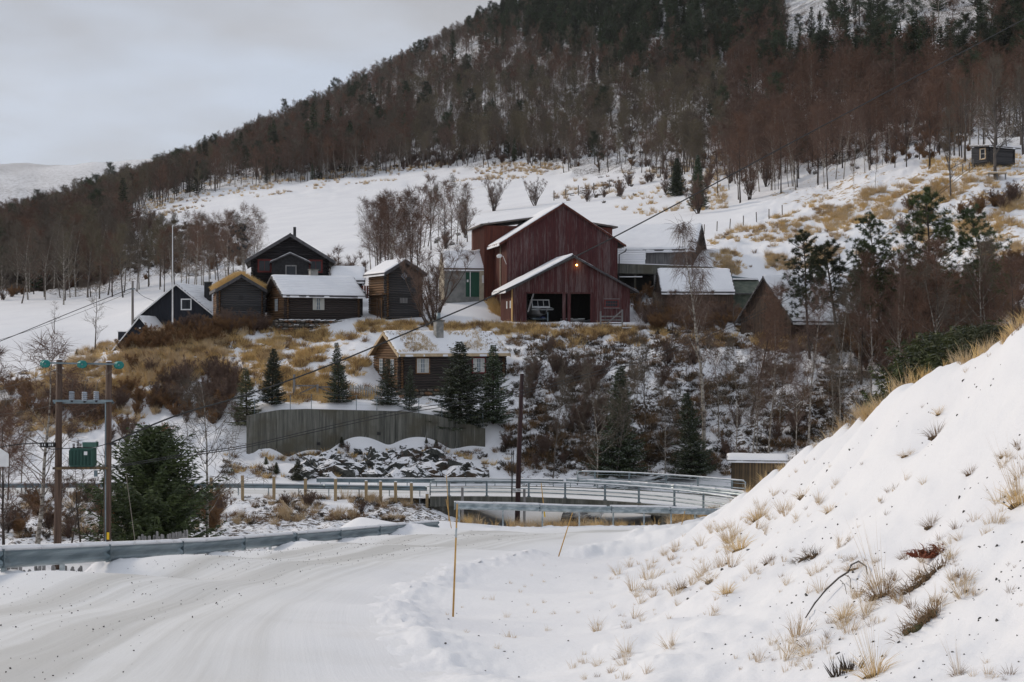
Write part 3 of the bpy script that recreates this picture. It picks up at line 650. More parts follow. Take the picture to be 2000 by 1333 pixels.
def zrailn(x, y): return float(np.interp(y, [10, 17, 21.5, 31, 41.5, 52.3], [-3.35, -3.56, -3.88, -5.08, -6.24, -7.35]))
guardrail('guardrail', 'blue-grey steel guardrail capped with snow along the outer left edge of the near road', RAILN, zrailn, side=1, mat='rail_dark')
RAILF = [(-2.32, 57), (0, 58.3), (3.6, 61), (6.6, 63.8), (9.6, 67.4), (13, 72)]
def zrailf(x, y): return float(np.interp(x, [-2.3, 0, 3.6, 6.6, 9.6, 13], [-7.18, -7.38, -7.80, -8.15, -8.68, -9.25]))
guardrail('guardrail', 'pale steel guardrail on thin posts in front of the bridge', RAILF, zrailf, side=1, mat='galv', seg=4, top=.74, post_len=.9)
guardrail('guardrail', 'long thin guardrail behind the row of wooden posts on the far road', [(-60, 93), (-36, 92.8), (-20, 92.4), (-11.5, 91.5), (-5.4, 90.5)], lambda x, y: -9.93 if x > -22 else -9.93 - (min(60, -x) - 22) * .004, side=1, mat='rail_dark', seg=8, top=.70, post_len=.9)
guardrail('guardrail', 'guardrail at the far side of the far road, in front of the rock outcrop', [(-13.4, 97.6), (-8, 97.2), (-2, 97.2), (3.5, 96.6)], lambda x, y: -10.0, side=1, mat='galv_dark', seg=8, top=.62, post_len=.9)
def pipe_railing(label, ln, h=.98, step=2.55, rails=(.98, .80, .52, .28), start=0, mat='galv'):
    base = ln[0].copy(); g = thing('bridge_railing', label, 'railing', base)
    up = Vector((0, 0, 1))
    for k, r in enumerate(rails):
        mb = MB(); pts = [p + up * r for p in ln]
        if k == 0: pts = [ln[0] + up * .05, ln[0] + up * .8, ln[0] + up * .93 + (ln[1] - ln[0]).normalized() * .06] + pts[1:-1] + [ln[-1] + up * .9, ln[-1] + up * .1]
        mb.tube(pts, .045 if k == 0 else (.018 if k == 1 else .04), 6); world_mesh(mb, base).build('rail_pipe', M[mat], g, True)
        if k == 0:
            mb = MB(); mb.tube([p + up * .035 for p in pts[3:-2]], .035, 6); world_mesh(mb, base).build('snow_strip', M['snow'], g, True)
    tot = 0; nxt = 0.9
    for a, b in zip(ln, ln[1:]):
        tot += (b - a).length
        if tot >= nxt:
            nxt += step; d = (b - a).normalized(); r_ = Vector((d.y, -d.x, 0))
            mb = MB(); mb.beam(b + up * .0, b + up * (h - .02), .07, .11, up=tuple(d)); world_mesh(mb, base)
            o = mb.build('post', M['galv_dark'], g)
            mb = MB(); mb.box(b + up * .02, (.24, .24, .03)); world_mesh(mb, base).build('foot_plate', M['galv_dark'], o)
    return g
pipe_railing('near bridge railing of four pale pipes on dark posts, curving along the edge beam', [p + Vector((0, .15, 0)) for p in line3(BR, deckz, .3)])
pipe_railing('far bridge railing with rounded end, seen above the near railing below the dark firs', line3([(4.4, 95.7), (7.5, 94.7), (11.2, 92.3), (14.6, 89.0)], lambda x, y: deckz(x, y) + .12, .3), rails=(.98, .80, .50))
# second long top pipe / guardrail on the deck's far side
guardrail('guardrail', 'guardrail across the bridge deck between the two pipe railings', [(3.7, 96.2), (7.4, 94.2), (11, 91.6), (14.2, 88), (16, 84)], lambda x, y: deckz(x, y) - .05, side=1, mat='galv', seg=8, top=.62, post_len=.5)
# wooden posts before the far road
wp = [(413, 933), (474, 929), (535, 931), (596, 935), (655, 936), (715, 940), (743, 941), (773, 942), (804, 944), (834, 965)]
wl = ['leftmost short', 'second from the left', 'third from the left', 'fourth from the left', 'fifth, leaning slightly,', 'sixth, left of a closely set pair,', 'seventh, right of a closely set pair,', 'eighth', 'ninth, last tall', 'low sawn-off']
for (u, v), s in zip(wp, wl):
    Y = 91.0 if u < 600 else 90.2; b = G(u, Y); top = ZV(v, Y); mb = MB(); h_ = top - b.z
    mb.tube([(0, 0, -.3), (rng.uniform(-.03, .03), 0, h_)], .105, 8)
    g = thing('fence_post', s + ' round wooden post in front of the far guardrail', 'post', b, 0, 'wooden posts along the far road')
    mb.build('shaft', M['post_wood'], g); mb = MB(); mb.tube([(0, 0, h_), (0, 0, h_ + .04), (0, 0, h_ + .06)], [.10, .09, .03], 8); mb.build('snow_cap', M['snow'], g, True)
# ------------------------------------------------------------------ buildings
def len_to_u(C, th, u1):
    t = (u1 - 1000) / F; return (t * C.y - C.x) / (math.cos(th) - t * math.sin(th))
_unit_logs = []
def unit_log(k):
    if not _unit_logs:
        for s in range(4):
            r_ = random.Random(s); mb = MB(); n = 6
            pts = [(i / n, r_.uniform(-.012, .012), r_.uniform(-.008, .008)) for i in range(n + 1)]
            o = len(mb.v)
            for i, p in enumerate(pts):
                for q in range(8):
                    a = 2 * math.pi * (q + .5) / 8; mb.v.append((p[0], p[1] + .42 * math.cos(a), p[2] + .49 * math.sin(a)))
            for i in range(n):
                for q in range(8): q2 = (q + 1) % 8; mb.f.append((o + i * 8 + q, o + i * 8 + q2, o + (i + 1) * 8 + q2, o + (i + 1) * 8 + q)); mb.m.append(0)
            mb.f.append(tuple(range(8))[::-1]); mb.f.append(tuple(o + n * 8 + q for q in range(8))); mb.m += [0, 0]
            _unit_logs.append(mb)
    return _unit_logs[k % 4]
_log_cache = {}
def log_mesh(mat, k):
    key = (mat, k % 4)
    if key not in _log_cache: _log_cache[key] = unit_log(k).mesh('log', M[mat], True)
    return _log_cache[key]
def log(parent, mat, p, length, d, axis):
    """axis 'x' or 'y': log starting at p"""
    o = link('log', log_mesh(mat, rng.randint(0, 3)), parent, p, (0, 0, 0 if axis == 'x' else math.pi / 2), (length, d, d)); return o
class Bld:
    def __init__(s, name, label, cat, corner, th, A, B, h, rise, ridge='x', mono=False):
        s.A, s.B, s.h, s.rise, s.ridge, s.mono = A, B, h, rise, ridge, mono
        s.o = thing(name, label, cat, corner, th)
    def roofz(s, x, y):           # roof underside height over local point
        if s.mono: return s.h + s.rise * y / s.B
        if s.ridge == 'x': return s.h + s.rise * (1 - abs(y - s.B / 2) / (s.B / 2))
        return s.h + s.rise * (1 - abs(x - s.A / 2) / (s.A / 2))
    def core(s, mat='gap', inset=.12, z0=-.6):
        mb = MB(); i = inset; A, B, h = s.A, s.B, s.h
        if s.mono: mb.prismx([(i, z0), (B - i, z0), (B - i, h + s.rise - .05), (i, h - .03)], i, A - i)
        elif s.ridge == 'x': mb.prismx([(i, z0), (B - i, z0), (B - i, h - .03), (B / 2, h + s.rise - .08), (i, h - .03)], i, A - i)
        else: mb.prism([(i, z0), (A - i, z0), (A - i, h - .03), (A / 2, h + s.rise - .08), (i, h - .03)], i, B - i)
        return mb.build('wall', M[mat], s.o)
    def logs(s, front='log_grey', side='log_grey', d=.22, ext=.22, right=None, z0=0.0, upto=None):
        A, B = s.A, s.B; z = z0 + d / 2; k = 0; top = s.h + s.rise
        while z < top:
            for wall in ('front', 'left', 'right'):
                gable = (s.ridge == 'y') if wall == 'front' else (s.ridge == 'x')
                if s.mono: gable = wall != 'front'
                off = 0 if wall == 'front' else d / 2
                zz = z + off
                if zz + d * .3 > (s.h if not gable else top): continue
                if wall == 'front':
                    a0, a1 = -ext, A + ext
                    if zz > s.h: q = (zz + d * .4 - s.h) / s.rise * A / 2; a0, a1 = q, A - q
                    if a1 - a0 > .3: log(s.o, front, (a0 + rng.uniform(-.04, .04), d * .42, zz), a1 - a0, d * 1.04, 'x')
                else:
                    a0, a1 = -ext, B + ext
                    if zz > s.h:
                        if s.mono: a0 = (zz + d * .4 - s.h) / s.rise * B
                        else: q = (zz + d * .4 - s.h) / s.rise * B / 2; a0, a1 = q, B - q
                    x = d * .42 if wall == 'left' else A - d * .42
                    if a1 - a0 > .3: log(s.o, side if wall == 'left' else (right or side), (x, a0, zz), a1 - a0, d * 1.04, 'y')
            z += d; k += 1
    def boards(s, mat_f='red', mat_s=None, w=.16, z0=-.3, faces=('front', 'left', 'right', 'back'), name='board_cladding', gap=.012, skip=None):
        A, B = s.A, s.B; mat_s = mat_s or mat_f
        for face in faces:
            Lw = A if face in ('front', 'back') else B; mb = MB(); tones = []
            x = 0; i = 0
            while x < Lw - .01:
                x1 = min(x + w, Lw); xm = (x + x1) / 2; pr = .03 if i % 2 else .012; pr += rng.uniform(0, .006)
                segs = [(z0 + rng.uniform(-.04, .04), None)]
                if skip and face == 'front':
                    for a, b, zb, zt in skip:
                        if x1 > a + .02 and x < b - .02: segs = [(zt, None)] + ([(z0, zb)] if zb > z0 else [])
                for zb, zt in segs:
                    if face in ('front', 'back'):
                        yy = 0 if face == 'front' else B; sg = -1 if face == 'front' else 1
                        za = zt if zt is not None else s.roofz(x + gap, yy); zc = zt if zt is not None else s.roofz(x1 - gap, yy)
                        mb.prism([(x + gap / 2, zb), (x1 - gap / 2, zb), (x1 - gap / 2, zc), (xm, s.roofz(xm, yy) if zt is None else zt), (x + gap / 2, za)], yy + sg * pr, yy - sg * .01)
                    else:
                        xx = 0 if face == 'left' else A; sg = -1 if face == 'left' else 1
                        za = s.roofz(xx, x + gap); zc = s.roofz(xx, x1 - gap)
                        mb.prismx([(x + gap / 2, zb), (x1 - gap / 2, zb), (x1 - gap / 2, zc), (xm, s.roofz(xx, xm)), (x + gap / 2, za)], xx + sg * pr, xx - sg * .01)
                    tn = rng.random()
                    while len(tones) < len(mb.v): tones.append(tn)
                x = x1; i += 1
            me = mb.mesh(name, M[mat_f if face in ('front', 'back') else mat_s]); a = me.attributes.new('tone', 'FLOAT', 'POINT'); a.data.foreach_set('value', tones)
            tag(link(name, me, s.o), kind='stuff')
    def roof(s, over=.45, gab=.4, t=.12, mat='sheet', snow=.14, snow_sides=(1, 1), barge='dark_trim', barge_w=.24, snow_mat='snow', rows=0, barge_faces='both', snow_inset=.03, lump=.04):
        A, B, h, rise = s.A, s.B, s.h, s.rise
        sl = rise / ((B if s.mono else (B / 2)) if s.ridge == 'x' or s.mono else A / 2)
        half = B if s.mono else (B / 2 if s.ridge == 'x' else A / 2); Lr = A if (s.ridge == 'x' or s.mono) else B
        def pt(side, q, r, dz):      # q along ridge, r 0 at ridge .. 1 at eave end
            run = half + over; z = h + rise - sl * run * r + dz
            if s.mono: y = (B + over * 0) - (B + over) * r; return (q, y, z)
            if s.ridge == 'x': y = B / 2 - side * run * r; return (q, y, z)
            x = A / 2 - side * run * r; return (x, q, z)
        s.pt = pt
        for side in ((1,) if s.mono else (1, -1)):
            mb = MB(); a, b, c, d = pt(side, -gab, 0, 0), pt(side, Lr + gab, 0, 0), pt(side, Lr + gab, 1, 0), pt(side, -gab, 1, 0)
            up = lambda p: (p[0], p[1], p[2] + t)
            fl = [a, b, c, d]; mb.add(fl + [up(p) for p in fl], [(0, 1, 2, 3), (7, 6, 5, 4), (0, 4, 5, 1), (1, 5, 6, 2), (2, 6, 7, 3), (3, 7, 4, 0)]); mb.build('roof', M[mat], s.o)
            k = 0 if side == 1 else 1
            if snow and snow_sides[k] > 0:
                nq = max(8, int((Lr + 2 * gab) / .16)); nr = max(6, int((half + over) / (.13 if not rows else .07))); sn = snow * snow_sides[k]; mb = MB(); vs = []; fs = []
                slope_len = (half + over) * math.hypot(1, sl)
                for i in range(nq + 1):
                    for j in range(nr + 1):
                        q = -gab + snow_inset + (Lr + 2 * gab - 2 * snow_inset) * i / nq; r_ = .0 + (1 + .012) * j / nr
                        e = min(min(i, nq - i) / 2.0, (nr - j) / 1.5, 1.0)
                        hh = sn * (.35 + .65 * max(0, e) ** .5) + lump * (float(vnoise(np.array([q * 1.3 + 7]), np.array([r_ * slope_len * 1.3 + side * 9]), 5)[0]) - .5)
                        if rows:
                            ph = (r_ * slope_len / rows) % 1.0; hh += -(sn * 1.25 + lump) * (1 if ph > .80 else 0) * (1 if float(vnoise(np.array([q * .9]), np.array([math.floor(r_ * slope_len / rows) * 3.1]), 8)[0]) > .22 else 0)
                        if j == nr and e == 0: hh = -.04
                        qq = q + rng.uniform(-.06, .05) if i in (0, nq) else q
                        if j == nr: r_ += .018 * (float(vnoise(np.array([q * 2.1]), np.array([side * 3.]), 15)[0]) - .6)
                        vs.append(pt(side, qq, min(r_, 1.03), t + max(hh, -.05)))
                for i in range(nq):
                    for j in range(nr): b0 = i * (nr + 1) + j; fs.append((b0, b0 + 1, b0 + nr + 2, b0 + nr + 1))
                n0 = len(vs)
                # skirt so that the snow has a thick edge
                rim = [i * (nr + 1) for i in range(nq + 1)] + [nq * (nr + 1) + j for j in range(1, nr + 1)] + [i * (nr + 1) + nr for i in range(nq - 1, -1, -1)] + [j for j in range(nr - 1, 0, -1)]
                low = [(vs[k2][0], vs[k2][1], vs[k2][2] - sn - .06) for k2 in rim]; vs += low
                for q in range(len(rim)): q2 = (q + 1) % len(rim); fs.append((rim[q], rim[q2], n0 + q2, n0 + q))
                mb.add(vs, fs); mb.build('snow_cover', M[snow_mat], s.o, True)
            if barge:
                for end, q in (('a', -gab - .025), ('b', Lr + gab + .025)):
                    p0 = Vector(pt(side, q, -.015 if not s.mono else 0, t * .5 - barge_w * .28)); p1 = Vector(pt(side, q, 1.01, t * .5 - barge_w * .28)); mb = MB()
                    wv = Vector((0, 0, barge_w / 2)); th_ = Vector((.022, 0, 0)) if (s.ridge == 'x' or s.mono) else Vector((0, .022, 0))
                    mb.add([p0 - wv - th_, p1 - wv - th_, p1 + wv - th_, p0 + wv - th_, p0 - wv + th_, p1 - wv + th_, p1 + wv + th_, p0 + wv + th_], [(0, 1, 2, 3), (7, 6, 5, 4), (0, 4, 5, 1), (1, 5, 6, 2), (2, 6, 7, 3), (3, 7, 4, 0)])
                    mb.build('bargeboard', M[barge], s.o)
        for side in ((1,) if s.mono else (1, -1)):
            p0 = Vector(pt(side, -gab, 1.0, t * .45)); p1 = Vector(pt(side, Lr + gab, 1.0, t * .45)); mb = MB(); out = Vector((0, -.03 * side, 0)) if (s.ridge == 'x' or s.mono) else Vector((-.03 * side, 0, 0))
            mb.beam(p0 + out, p1 + out, .03, t * 1.4); mb.build('fascia', M[barge or 'dark_trim'], s.o)
    def window(s, face, pos, z, w, h, nx=2, ny=3, frame='red_frame', glass='glass', curtain=False, fw=.07, mw=.03, bar='white', proud=.05, split=True):
        """face front/left/right, pos = centre along the wall, z = centre height"""
        def T(a, d_, zz):
            if face == 'front': return Vector((a, -d_, zz))
            if face == 'left': return Vector((-d_, s.B - a if False else a, zz))
            return Vector((s.A + d_, a, zz))
        ax = 'x' if face == 'front' else 'y'
        def bx(mb, a0, a1, d0, d1, z0, z1):
            p = T(a0, d0, z0); q = T(a1, d1, z1); mb.box2(p, q)
        mb = MB()
        bx(mb, pos - w / 2 - fw, pos + w / 2 + fw, -.06, proud, z + h / 2, z + h / 2 + fw); bx(mb, pos - w / 2 - fw, pos + w / 2 + fw, -.06, proud + .03, z - h / 2 - fw, z - h / 2)
        bx(mb, pos - w / 2 - fw, pos - w / 2, -.06, proud, z - h / 2, z + h / 2); bx(mb, pos + w / 2, pos + w / 2 + fw, -.06, proud, z - h / 2, z + h / 2)
        f = mb.build('window', M[frame], s.o)
        mb = MB(); bx(mb, pos - w / 2, pos + w / 2, proud - .045, proud - .035, z - h / 2, z + h / 2); mb.build('pane', M[glass], f)
        mb = MB()
        sw = .035
        bx(mb, pos - w / 2, pos + w / 2, proud - .03, proud - .008, z + h / 2 - sw, z + h / 2); bx(mb, pos - w / 2, pos + w / 2, proud - .03, proud - .008, z - h / 2, z - h / 2 + sw)
        for k in range(nx + 1):
            c = pos - w / 2 + w * k / nx; ww = (sw if k in (0, nx) else (.045 if (split and nx % 2 == 0 and k == nx // 2) else mw / 2)); c = min(max(c, pos - w / 2 + ww / 2), pos + w / 2 - ww / 2)
            bx(mb, c - ww / 2, c + ww / 2, proud - .03, proud - .008, z - h / 2, z + h / 2)
        for k in range(1, ny):
            c = z - h / 2 + h * k / ny; bx(mb, pos - w / 2, pos + w / 2, proud - .03, proud - .01, c - mw / 2, c + mw / 2)
        mb.build('muntin', M[bar], f)
        if curtain:
            mb = MB(); g = w * .14
            for a0, a1 in ((pos - w / 2 + .03, pos - g), (pos + g, pos + w / 2 - .03)):
                n_ = 7; 
                for q in range(n_): 
                    c0 = a0 + (a1 - a0) * q / n_; c1 = a0 + (a1 - a0) * (q + 1) / n_; bx(mb, c0, c1, proud - .0345 + (.0015 if q % 2 else 0), proud - .0335 + (.0015 if q % 2 else 0), z - h / 2 + .02, z + h / 2 - .02)
            mb.build('curtain', M['curtain'], f)
        return f
    def chimney(s, x, y, w, d, z0, z1, mat='brick_chim', pipe=0, pipe_r=.12, cap=True):
        mb = MB(); mb.box2((x - w / 2, y - d / 2, z0), (x + w / 2, y + d / 2, z1)); c = mb.build('chimney', M[mat], s.o)
        if cap: mb = MB(); mb.box2((x - w / 2 - .08, y - d / 2 - .08, z1), (x + w / 2 + .08, y + d / 2 + .08, z1 + .09)); mb.build('chimney_cap', M['concrete'], c)
        if pipe: mb = MB(); mb.tube([(x, y, z1), (x, y, z1 + pipe)], pipe_r, 8); mb.build('flue', M['galv_dark'], c, True)
        return c
def mkb(name, label, cat, u, v, Y, thd, u_right, W=None, h=2.5, rise=1.5, ridge='x', u_left=None, mono=False, sink=0):
    C = P(u, v, Y); th = R(thd); A_ = len_to_u(C, th, u_right)
    if W is None:
        t = (u_left - 1000) / F; W = (C.x - t * C.y) / (t * math.cos(th) + math.sin(th))
    return Bld(name, label, cat, C, th, A_, W, h, rise, ridge, mono)
def vh(v, Y): return (666.5 - v) / F * Y

# --- tall two-storey storehouse
b = mkb('storehouse', 'tall narrow log storehouse with grey front, brown side and diamond sign in its gable', 'storehouse', 755, 622, 135, 27, 822, h=4.45, rise=1.05, ridge='y', u_left=721)
b.core(); b.logs('log_grey', 'log_brown', d=.23); b.roof(over=.42, gab=.5, snow=.16, barge='dark_trim', barge_w=.34, t=.1)
mb = MB(); cx, cz = b.A / 2, 4.05
for r0, r1, y in ((.30, .22, -.10), (.15, .0, -.11)):
    n = 4
    for k in range(n):
        a0, a1 = math.pi / 2 * k, math.pi / 2 * (k + 1)
        q = [(cx + r0 * math.cos(a0) * 1.1, y, cz + r0 * math.sin(a0) * 1.15), (cx + r0 * math.cos(a1) * 1.1, y, cz + r0 * math.sin(a1) * 1.15), (cx + r1 * math.cos(a1) * 1.1, y, cz + r1 * math.sin(a1) * 1.15), (cx + r1 * math.cos(a0) * 1.1, y, cz + r1 * math.sin(a0) * 1.15)]
        mb.add(q + [(p[0], p[1] + .03, p[2]) for p in q], [(0, 1, 2, 3), (7, 6, 5, 4), (0, 4, 5, 1), (2, 6, 7, 3)])
mb.build('diamond_sign', M['porcelain'], b.o)
mb = MB(); mb.box2((b.A * .38, -.09, 1.45), (b.A * .60, -.02, 1.95)); mb.build('hatch', M['plank_grey'], b.o)
for z_, y_ in ((1.95, .55), (1.95, 1.6)):
    mb = MB(); mb.box2((-.34, y_ - .05, -.2), (-.26, y_ + .05, z_)); mb.build('corner_post', M['log_brown'], b.o)
mb = MB(); mb.box2((-.12, .75, .05), (-.02, 1.45, 1.75)); o = mb.build('door', M['plank_brown'], b.o)
mb = MB(); mb.box2((-.5, -.1, 2.25), (-.05, b.B + .1, 2.37)); mb.build('gallery_beam', M['log_brown'], b.o)

# --- small log cottage on the stone wall
b = mkb('log_cottage', 'low brown log cottage with snow-striped tile roof, standing on the rubble stone wall', 'cottage', 560, 625, 133.5, 27, 702, h=2.42, rise=1.72, ridge='x', u_left=522)
b.core(); b.logs('log_mid', 'log_brown', d=.215); b.roof(over=.38, gab=.55, snow=.11, rows=.36, barge='dark_trim', barge_w=.22, mat='sheet', lump=.02)
b.window('front', b.A * .43, 1.52, 1.15, 1.12, 4, 3, 'log_mid', 'glass_pale', True, bar='curtain'); b.window('left', b.B * .50, 1.45, .95, 1.15, 4, 4, 'log_brown', 'glass_pale', False, bar='white')
b.chimney(b.A * .52, b.B * .55, .75, .6, b.h + b.rise - .2, b.h + b.rise + .75, 'brick_chim')
COTT = b
# lean-to at its right end
b2 = mkb('lean_to', 'small dark lean-to at the right end of the low log cottage', 'shed', 692, 616, 137.5, 24, 709, W=2.2, h=2.2, rise=.6, mono=True)
b2.core('log_dark', .02); b2.roof(over=.2, gab=.2, snow=.1)

# --- sod-roofed small storehouse
b = mkb('sod_storehouse', 'small grey log storehouse whose sod roof bristles with yellow grass', 'storehouse', 427, 634, 135.5, 15, 514, h=3.35, rise=1.25, ridge='y', u_left=416)
b.core(); b.logs('log_grey', 'log_brown', d=.22); b.roof(over=.30, gab=.5, t=.22, mat='straw', snow=.0, barge='dark_trim', barge_w=.34, snow_inset=.05)
mb = MB(); mb.box2((b.A * .45, -.06, 2.42), (b.A * .54, .0, 2.75)); mb.build('vent_hole', M['black'], b.o)
SODB = b

# --- dark two-storey log house
b = mkb('farmhouse', 'black tarred farmhouse with red-framed windows and an enclosed porch, behind the low cottage', 'house', 493, 612, 147, 9, 640, W=9.5, h=5.75, rise=2.35, ridge='y')
b.core('gap', .1); b.logs('log_dark', 'log_dark', d=.25, ext=.15); b.roof(over=.75, gab=.8, snow=.02, mat='sheet', barge='dark_trim', barge_w=.36, t=.14, snow_sides=(.3, .3))
for px in (.16, .84): b.window('front', b.A * px, 4.95 - .05, 1.15, 1.1, 2, 1, 'red_frame', 'glass', False, fw=.14, bar='red_frame')
b.chimney(b.A * .53, 2.5, .5, .5, b.h + b.rise - .4, b.h + b.rise + .25, 'brick_chim', cap=False); mb = MB(); mb.tube([(b.A * .56, 1.3, b.h + b.rise - .6), (b.A * .56, 1.3, b.h + b.rise + .95)], .16, 8); mb.build('flue', M['black_trim'], b.o, True)
# porch
pb = Bld('porch', None, None, (b.A * .26, -1.9, 0), 0, b.A * .48, 1.9, 5.25, .85, 'y'); pb.o.parent = b.o
for k_ in ('label', 'category'):
    if k_ in pb.o: del pb.o[k_]
pb.core('black_trim', .04, z0=-.3); pb.boards('black_trim', w=.2, name='board_cladding'); pb.roof(over=.25, gab=.25, snow=.05, barge='dark_trim', barge_w=.16, t=.08)
pb.window('front', pb.A * .52, 4.3, .95, 1.0, 1, 1, 'plank_grey', 'glass', False, fw=.09, bar='plank_grey', proud=.08)
# side wing with snow roof
b3 = mkb('house_wing', 'low wing with a smooth snowy roof between the farmhouse and the tall storehouse', 'shed', 650, 606, 146, 6, 708, W=5, h=3.1, rise=1.25, ridge='x')
b3.core('log_dark', .03); b3.roof(over=.35, gab=.25, snow=.2, barge='dark_trim', barge_w=.16)
mb = MB()
for i in range(7): mb.box2((-0.1 + b3.A + .25 * i, -.5, 1.2), (b3.A + .1 + .25 * i, -.46, 2.5))
tag(mb.build('deck_fence', M['red_side'], b3.o), kind='stuff')

# --- blue-black house on the left
b = mkb('blue_house', 'blue-black boarded house with white window and white bargeboards, half hidden by brown bushes', 'house', 271, 668, 148, -9, 424, W=8.5, h=2.55, rise=3.35, ridge='y')
b.core('blueblack', .03); b.boards('blueblack', w=.18); b.roof(over=.55, gab=.45, snow=.09, rows=.4, barge='white', barge_w=.16, t=.12, mat='black_trim')
b.window('front', b.A * .61, b.h + 1.32, .92, .95, 1, 1, 'white', 'glass', False, fw=.12, bar='glass', proud=.07)
b.chimney(b.A * .74, 3.2, .62, .62, b.h + b.rise - 1.6, b.h + b.rise + .35, 'black_trim')
b4 = mkb('blue_house_wing', 'lower gabled wing of the blue-black house, its long left roof edge trimmed in white', 'house', 228, 690, 144, -7, 322, W=4.2, h=.6, rise=3.0, ridge='y')
b4.core('blueblack', .03); b4.boards('blueblack', w=.18); b4.roof(over=.5, gab=.4, snow=.10, barge='white', barge_w=.13, t=.1, mat='black_trim')
mb = MB(); mb.tube([(-.55, -.4, .42), (-.5, -.3, .15), (0, -.2, .0)], .05, 6); mb.build('downpipe', M['black_trim'], b4.o)
mb = MB(); mb.box2((-.2, .8, 1.3), (1.5, 3.0, 2.15)); mb.build('dormer', M['blueblack'], b4.o)
mb = MB(); mb.box2((-.28, .7, 2.15), (1.58, 3.1, 2.25)); mb.build('dormer_roof', M['white'], b4.o)
mb = MB(); mb.tube([(b4.A * .52, -.47, 2.5), (b4.A * .52, -.5, 2.55)], .09, 8); mb.build('porch_lamp', M['white'], b4.o)

# --- front sod cabin on stone base
b = mkb('sod_cabin', 'old brown log cabin with grass-grown sod roof and pale bargeboards, above the concrete wall', 'cabin', 783, 762, 115.5, 28, 985, h=2.95, rise=1.62, ridge='x', u_left=731)
b.core(); b.logs('log_mid', 'log_brown', d=.215); b.roof(over=.35, gab=.38, t=.18, mat='straw_dark', snow=.10, barge='plank_pale', barge_w=.26, snow_inset=.05)
b.window('front', b.A * .205, 1.95, 1.05, 1.15, 4, 3, 'log_brown', 'glass_pale', True, fw=.11); b.window('front', b.A * .745, 1.95, 1.05, 1.15, 4, 3, 'red_frame', 'glass_pale', True, fw=.11)
for q in (.30, .72): b.window('left', b.B * q, 1.85, .75, 1.25, 2, 4, 'log_brown', 'glass_pale', False, fw=.09, bar='white')
b.chimney(b.A * .455, b.B * .36, .66, .6, b.h + .3, b.h + b.rise + 1.05, 'brick_chim', pipe=.72, pipe_r=.17)
SODC = b
mb = MB()
for i in range(24): mb.tube([(-.38 + (b.A + .76) * (i + .5) / 24, -.36, b.h - .23), (-.38 + (b.A + .76) * (i + .5) / 24, -.30, b.h - .08)], .045, 6)
def stones(parent, x0, x1, y, z0f, z1f, size=.34, axis='x', warm=.25, depth=.4):
    z = None; row = 0; zlo = min(z0f(x0), z0f(x1)); zhi = max(z1f(x0), z1f(x1)); z = zlo
    while z < zhi:
        hgt = size * rng.uniform(.7, 1.0); x = x0 + rng.uniform(-.2, 0)
        while x < x1:
            w = size * rng.uniform(.9, 2.0)
            if z + hgt * .5 > z0f(x) and z + hgt * .6 < z1f(x):
                o = link('stone', stone_mesh(rng.randint(0, 5), 'stone_warm' if rng.random() < warm else 'stone'), parent, (x + w / 2, y + rng.uniform(-.06, .06), z + hgt / 2) if axis == 'x' else (y + rng.uniform(-.06, .06), x + w / 2, z + hgt / 2), (0, rng.uniform(-.12, .12), 0 if axis == 'x' else math.pi / 2), (w * 1.0, depth, hgt * 1.05))
            x += w
        z += hgt * .93
_stone = {}
def stone_mesh(k, mat):
    key = (k, mat)
    if key in _stone: return _stone[key]
    bm = bmesh.new(); bmesh.ops.create_icosphere(bm, subdivisions=1, radius=.5); r_ = random.Random(k)
    for v in bm.verts:
        c = v.co; m_ = max(abs(c.x), abs(c.y), abs(c.z)); v.co = c.lerp(c * (.5 / m_), .55) * r_.uniform(.85, 1.12)
    me = bpy.data.meshes.new('stone'); bm.to_mesh(me); bm.free(); me.materials.append(M[mat]); _stone[key] = me; return me
stones(b.o, 0, b.A, .15, lambda x: -1.9, lambda x: 0.02, .40, 'x', .12)
stones(b.o, 0, b.B, .15, lambda x: -1.0, lambda x: 0.02, .36, 'y', .3)
mb = MB(); mb.box2((.25, .25, -2.4), (b.A - .1, b.B - .1, -.02)); mb.build('stone_base', M['rock'], b.o)

# --- rubble wall under the cottage
base = COTT.o.location; th = COTT.o.rotation_euler.z
sw = thing('stone_wall', 'rubble stone wall with snow on its ledges under the low log cottage', 'stone wall', base, th)
stones(sw, -1.2, COTT.A + .4, -.45, lambda x: -1.75 + .10 * x, lambda x: -.05 + .03 * math.sin(x * 2), .32, 'x', .3, .55)
stones(sw, -.6, COTT.A * .75, -.95, lambda x: -1.7 + .12 * x, lambda x: -.55, .32, 'x', .35, .55)
stones(sw, -.4, COTT.B, -.75, lambda x: -1.2, lambda x: -.1, .32, 'y', .4, .5)
mb = MB(); mb.box2((-1.0, -.35, -2.0), (COTT.A + .3, COTT.B, -.08)); mb.build('fill', M['rock'], sw)
mb = MB()
for i in range(60):
    x = rng.uniform(-1.1, COTT.A + .3); mb.box((x, rng.uniform(-1.1, -.3), rng.choice([-.02, -.5]) + rng.uniform(-.03, .03)), (rng.uniform(.2, .6), .22, .05), Euler((rng.uniform(-.2, .2), rng.uniform(-.2, .2), 0)).to_matrix())
tag(mb.build('ledge_snow', M['snow'], sw, True), kind='stuff')
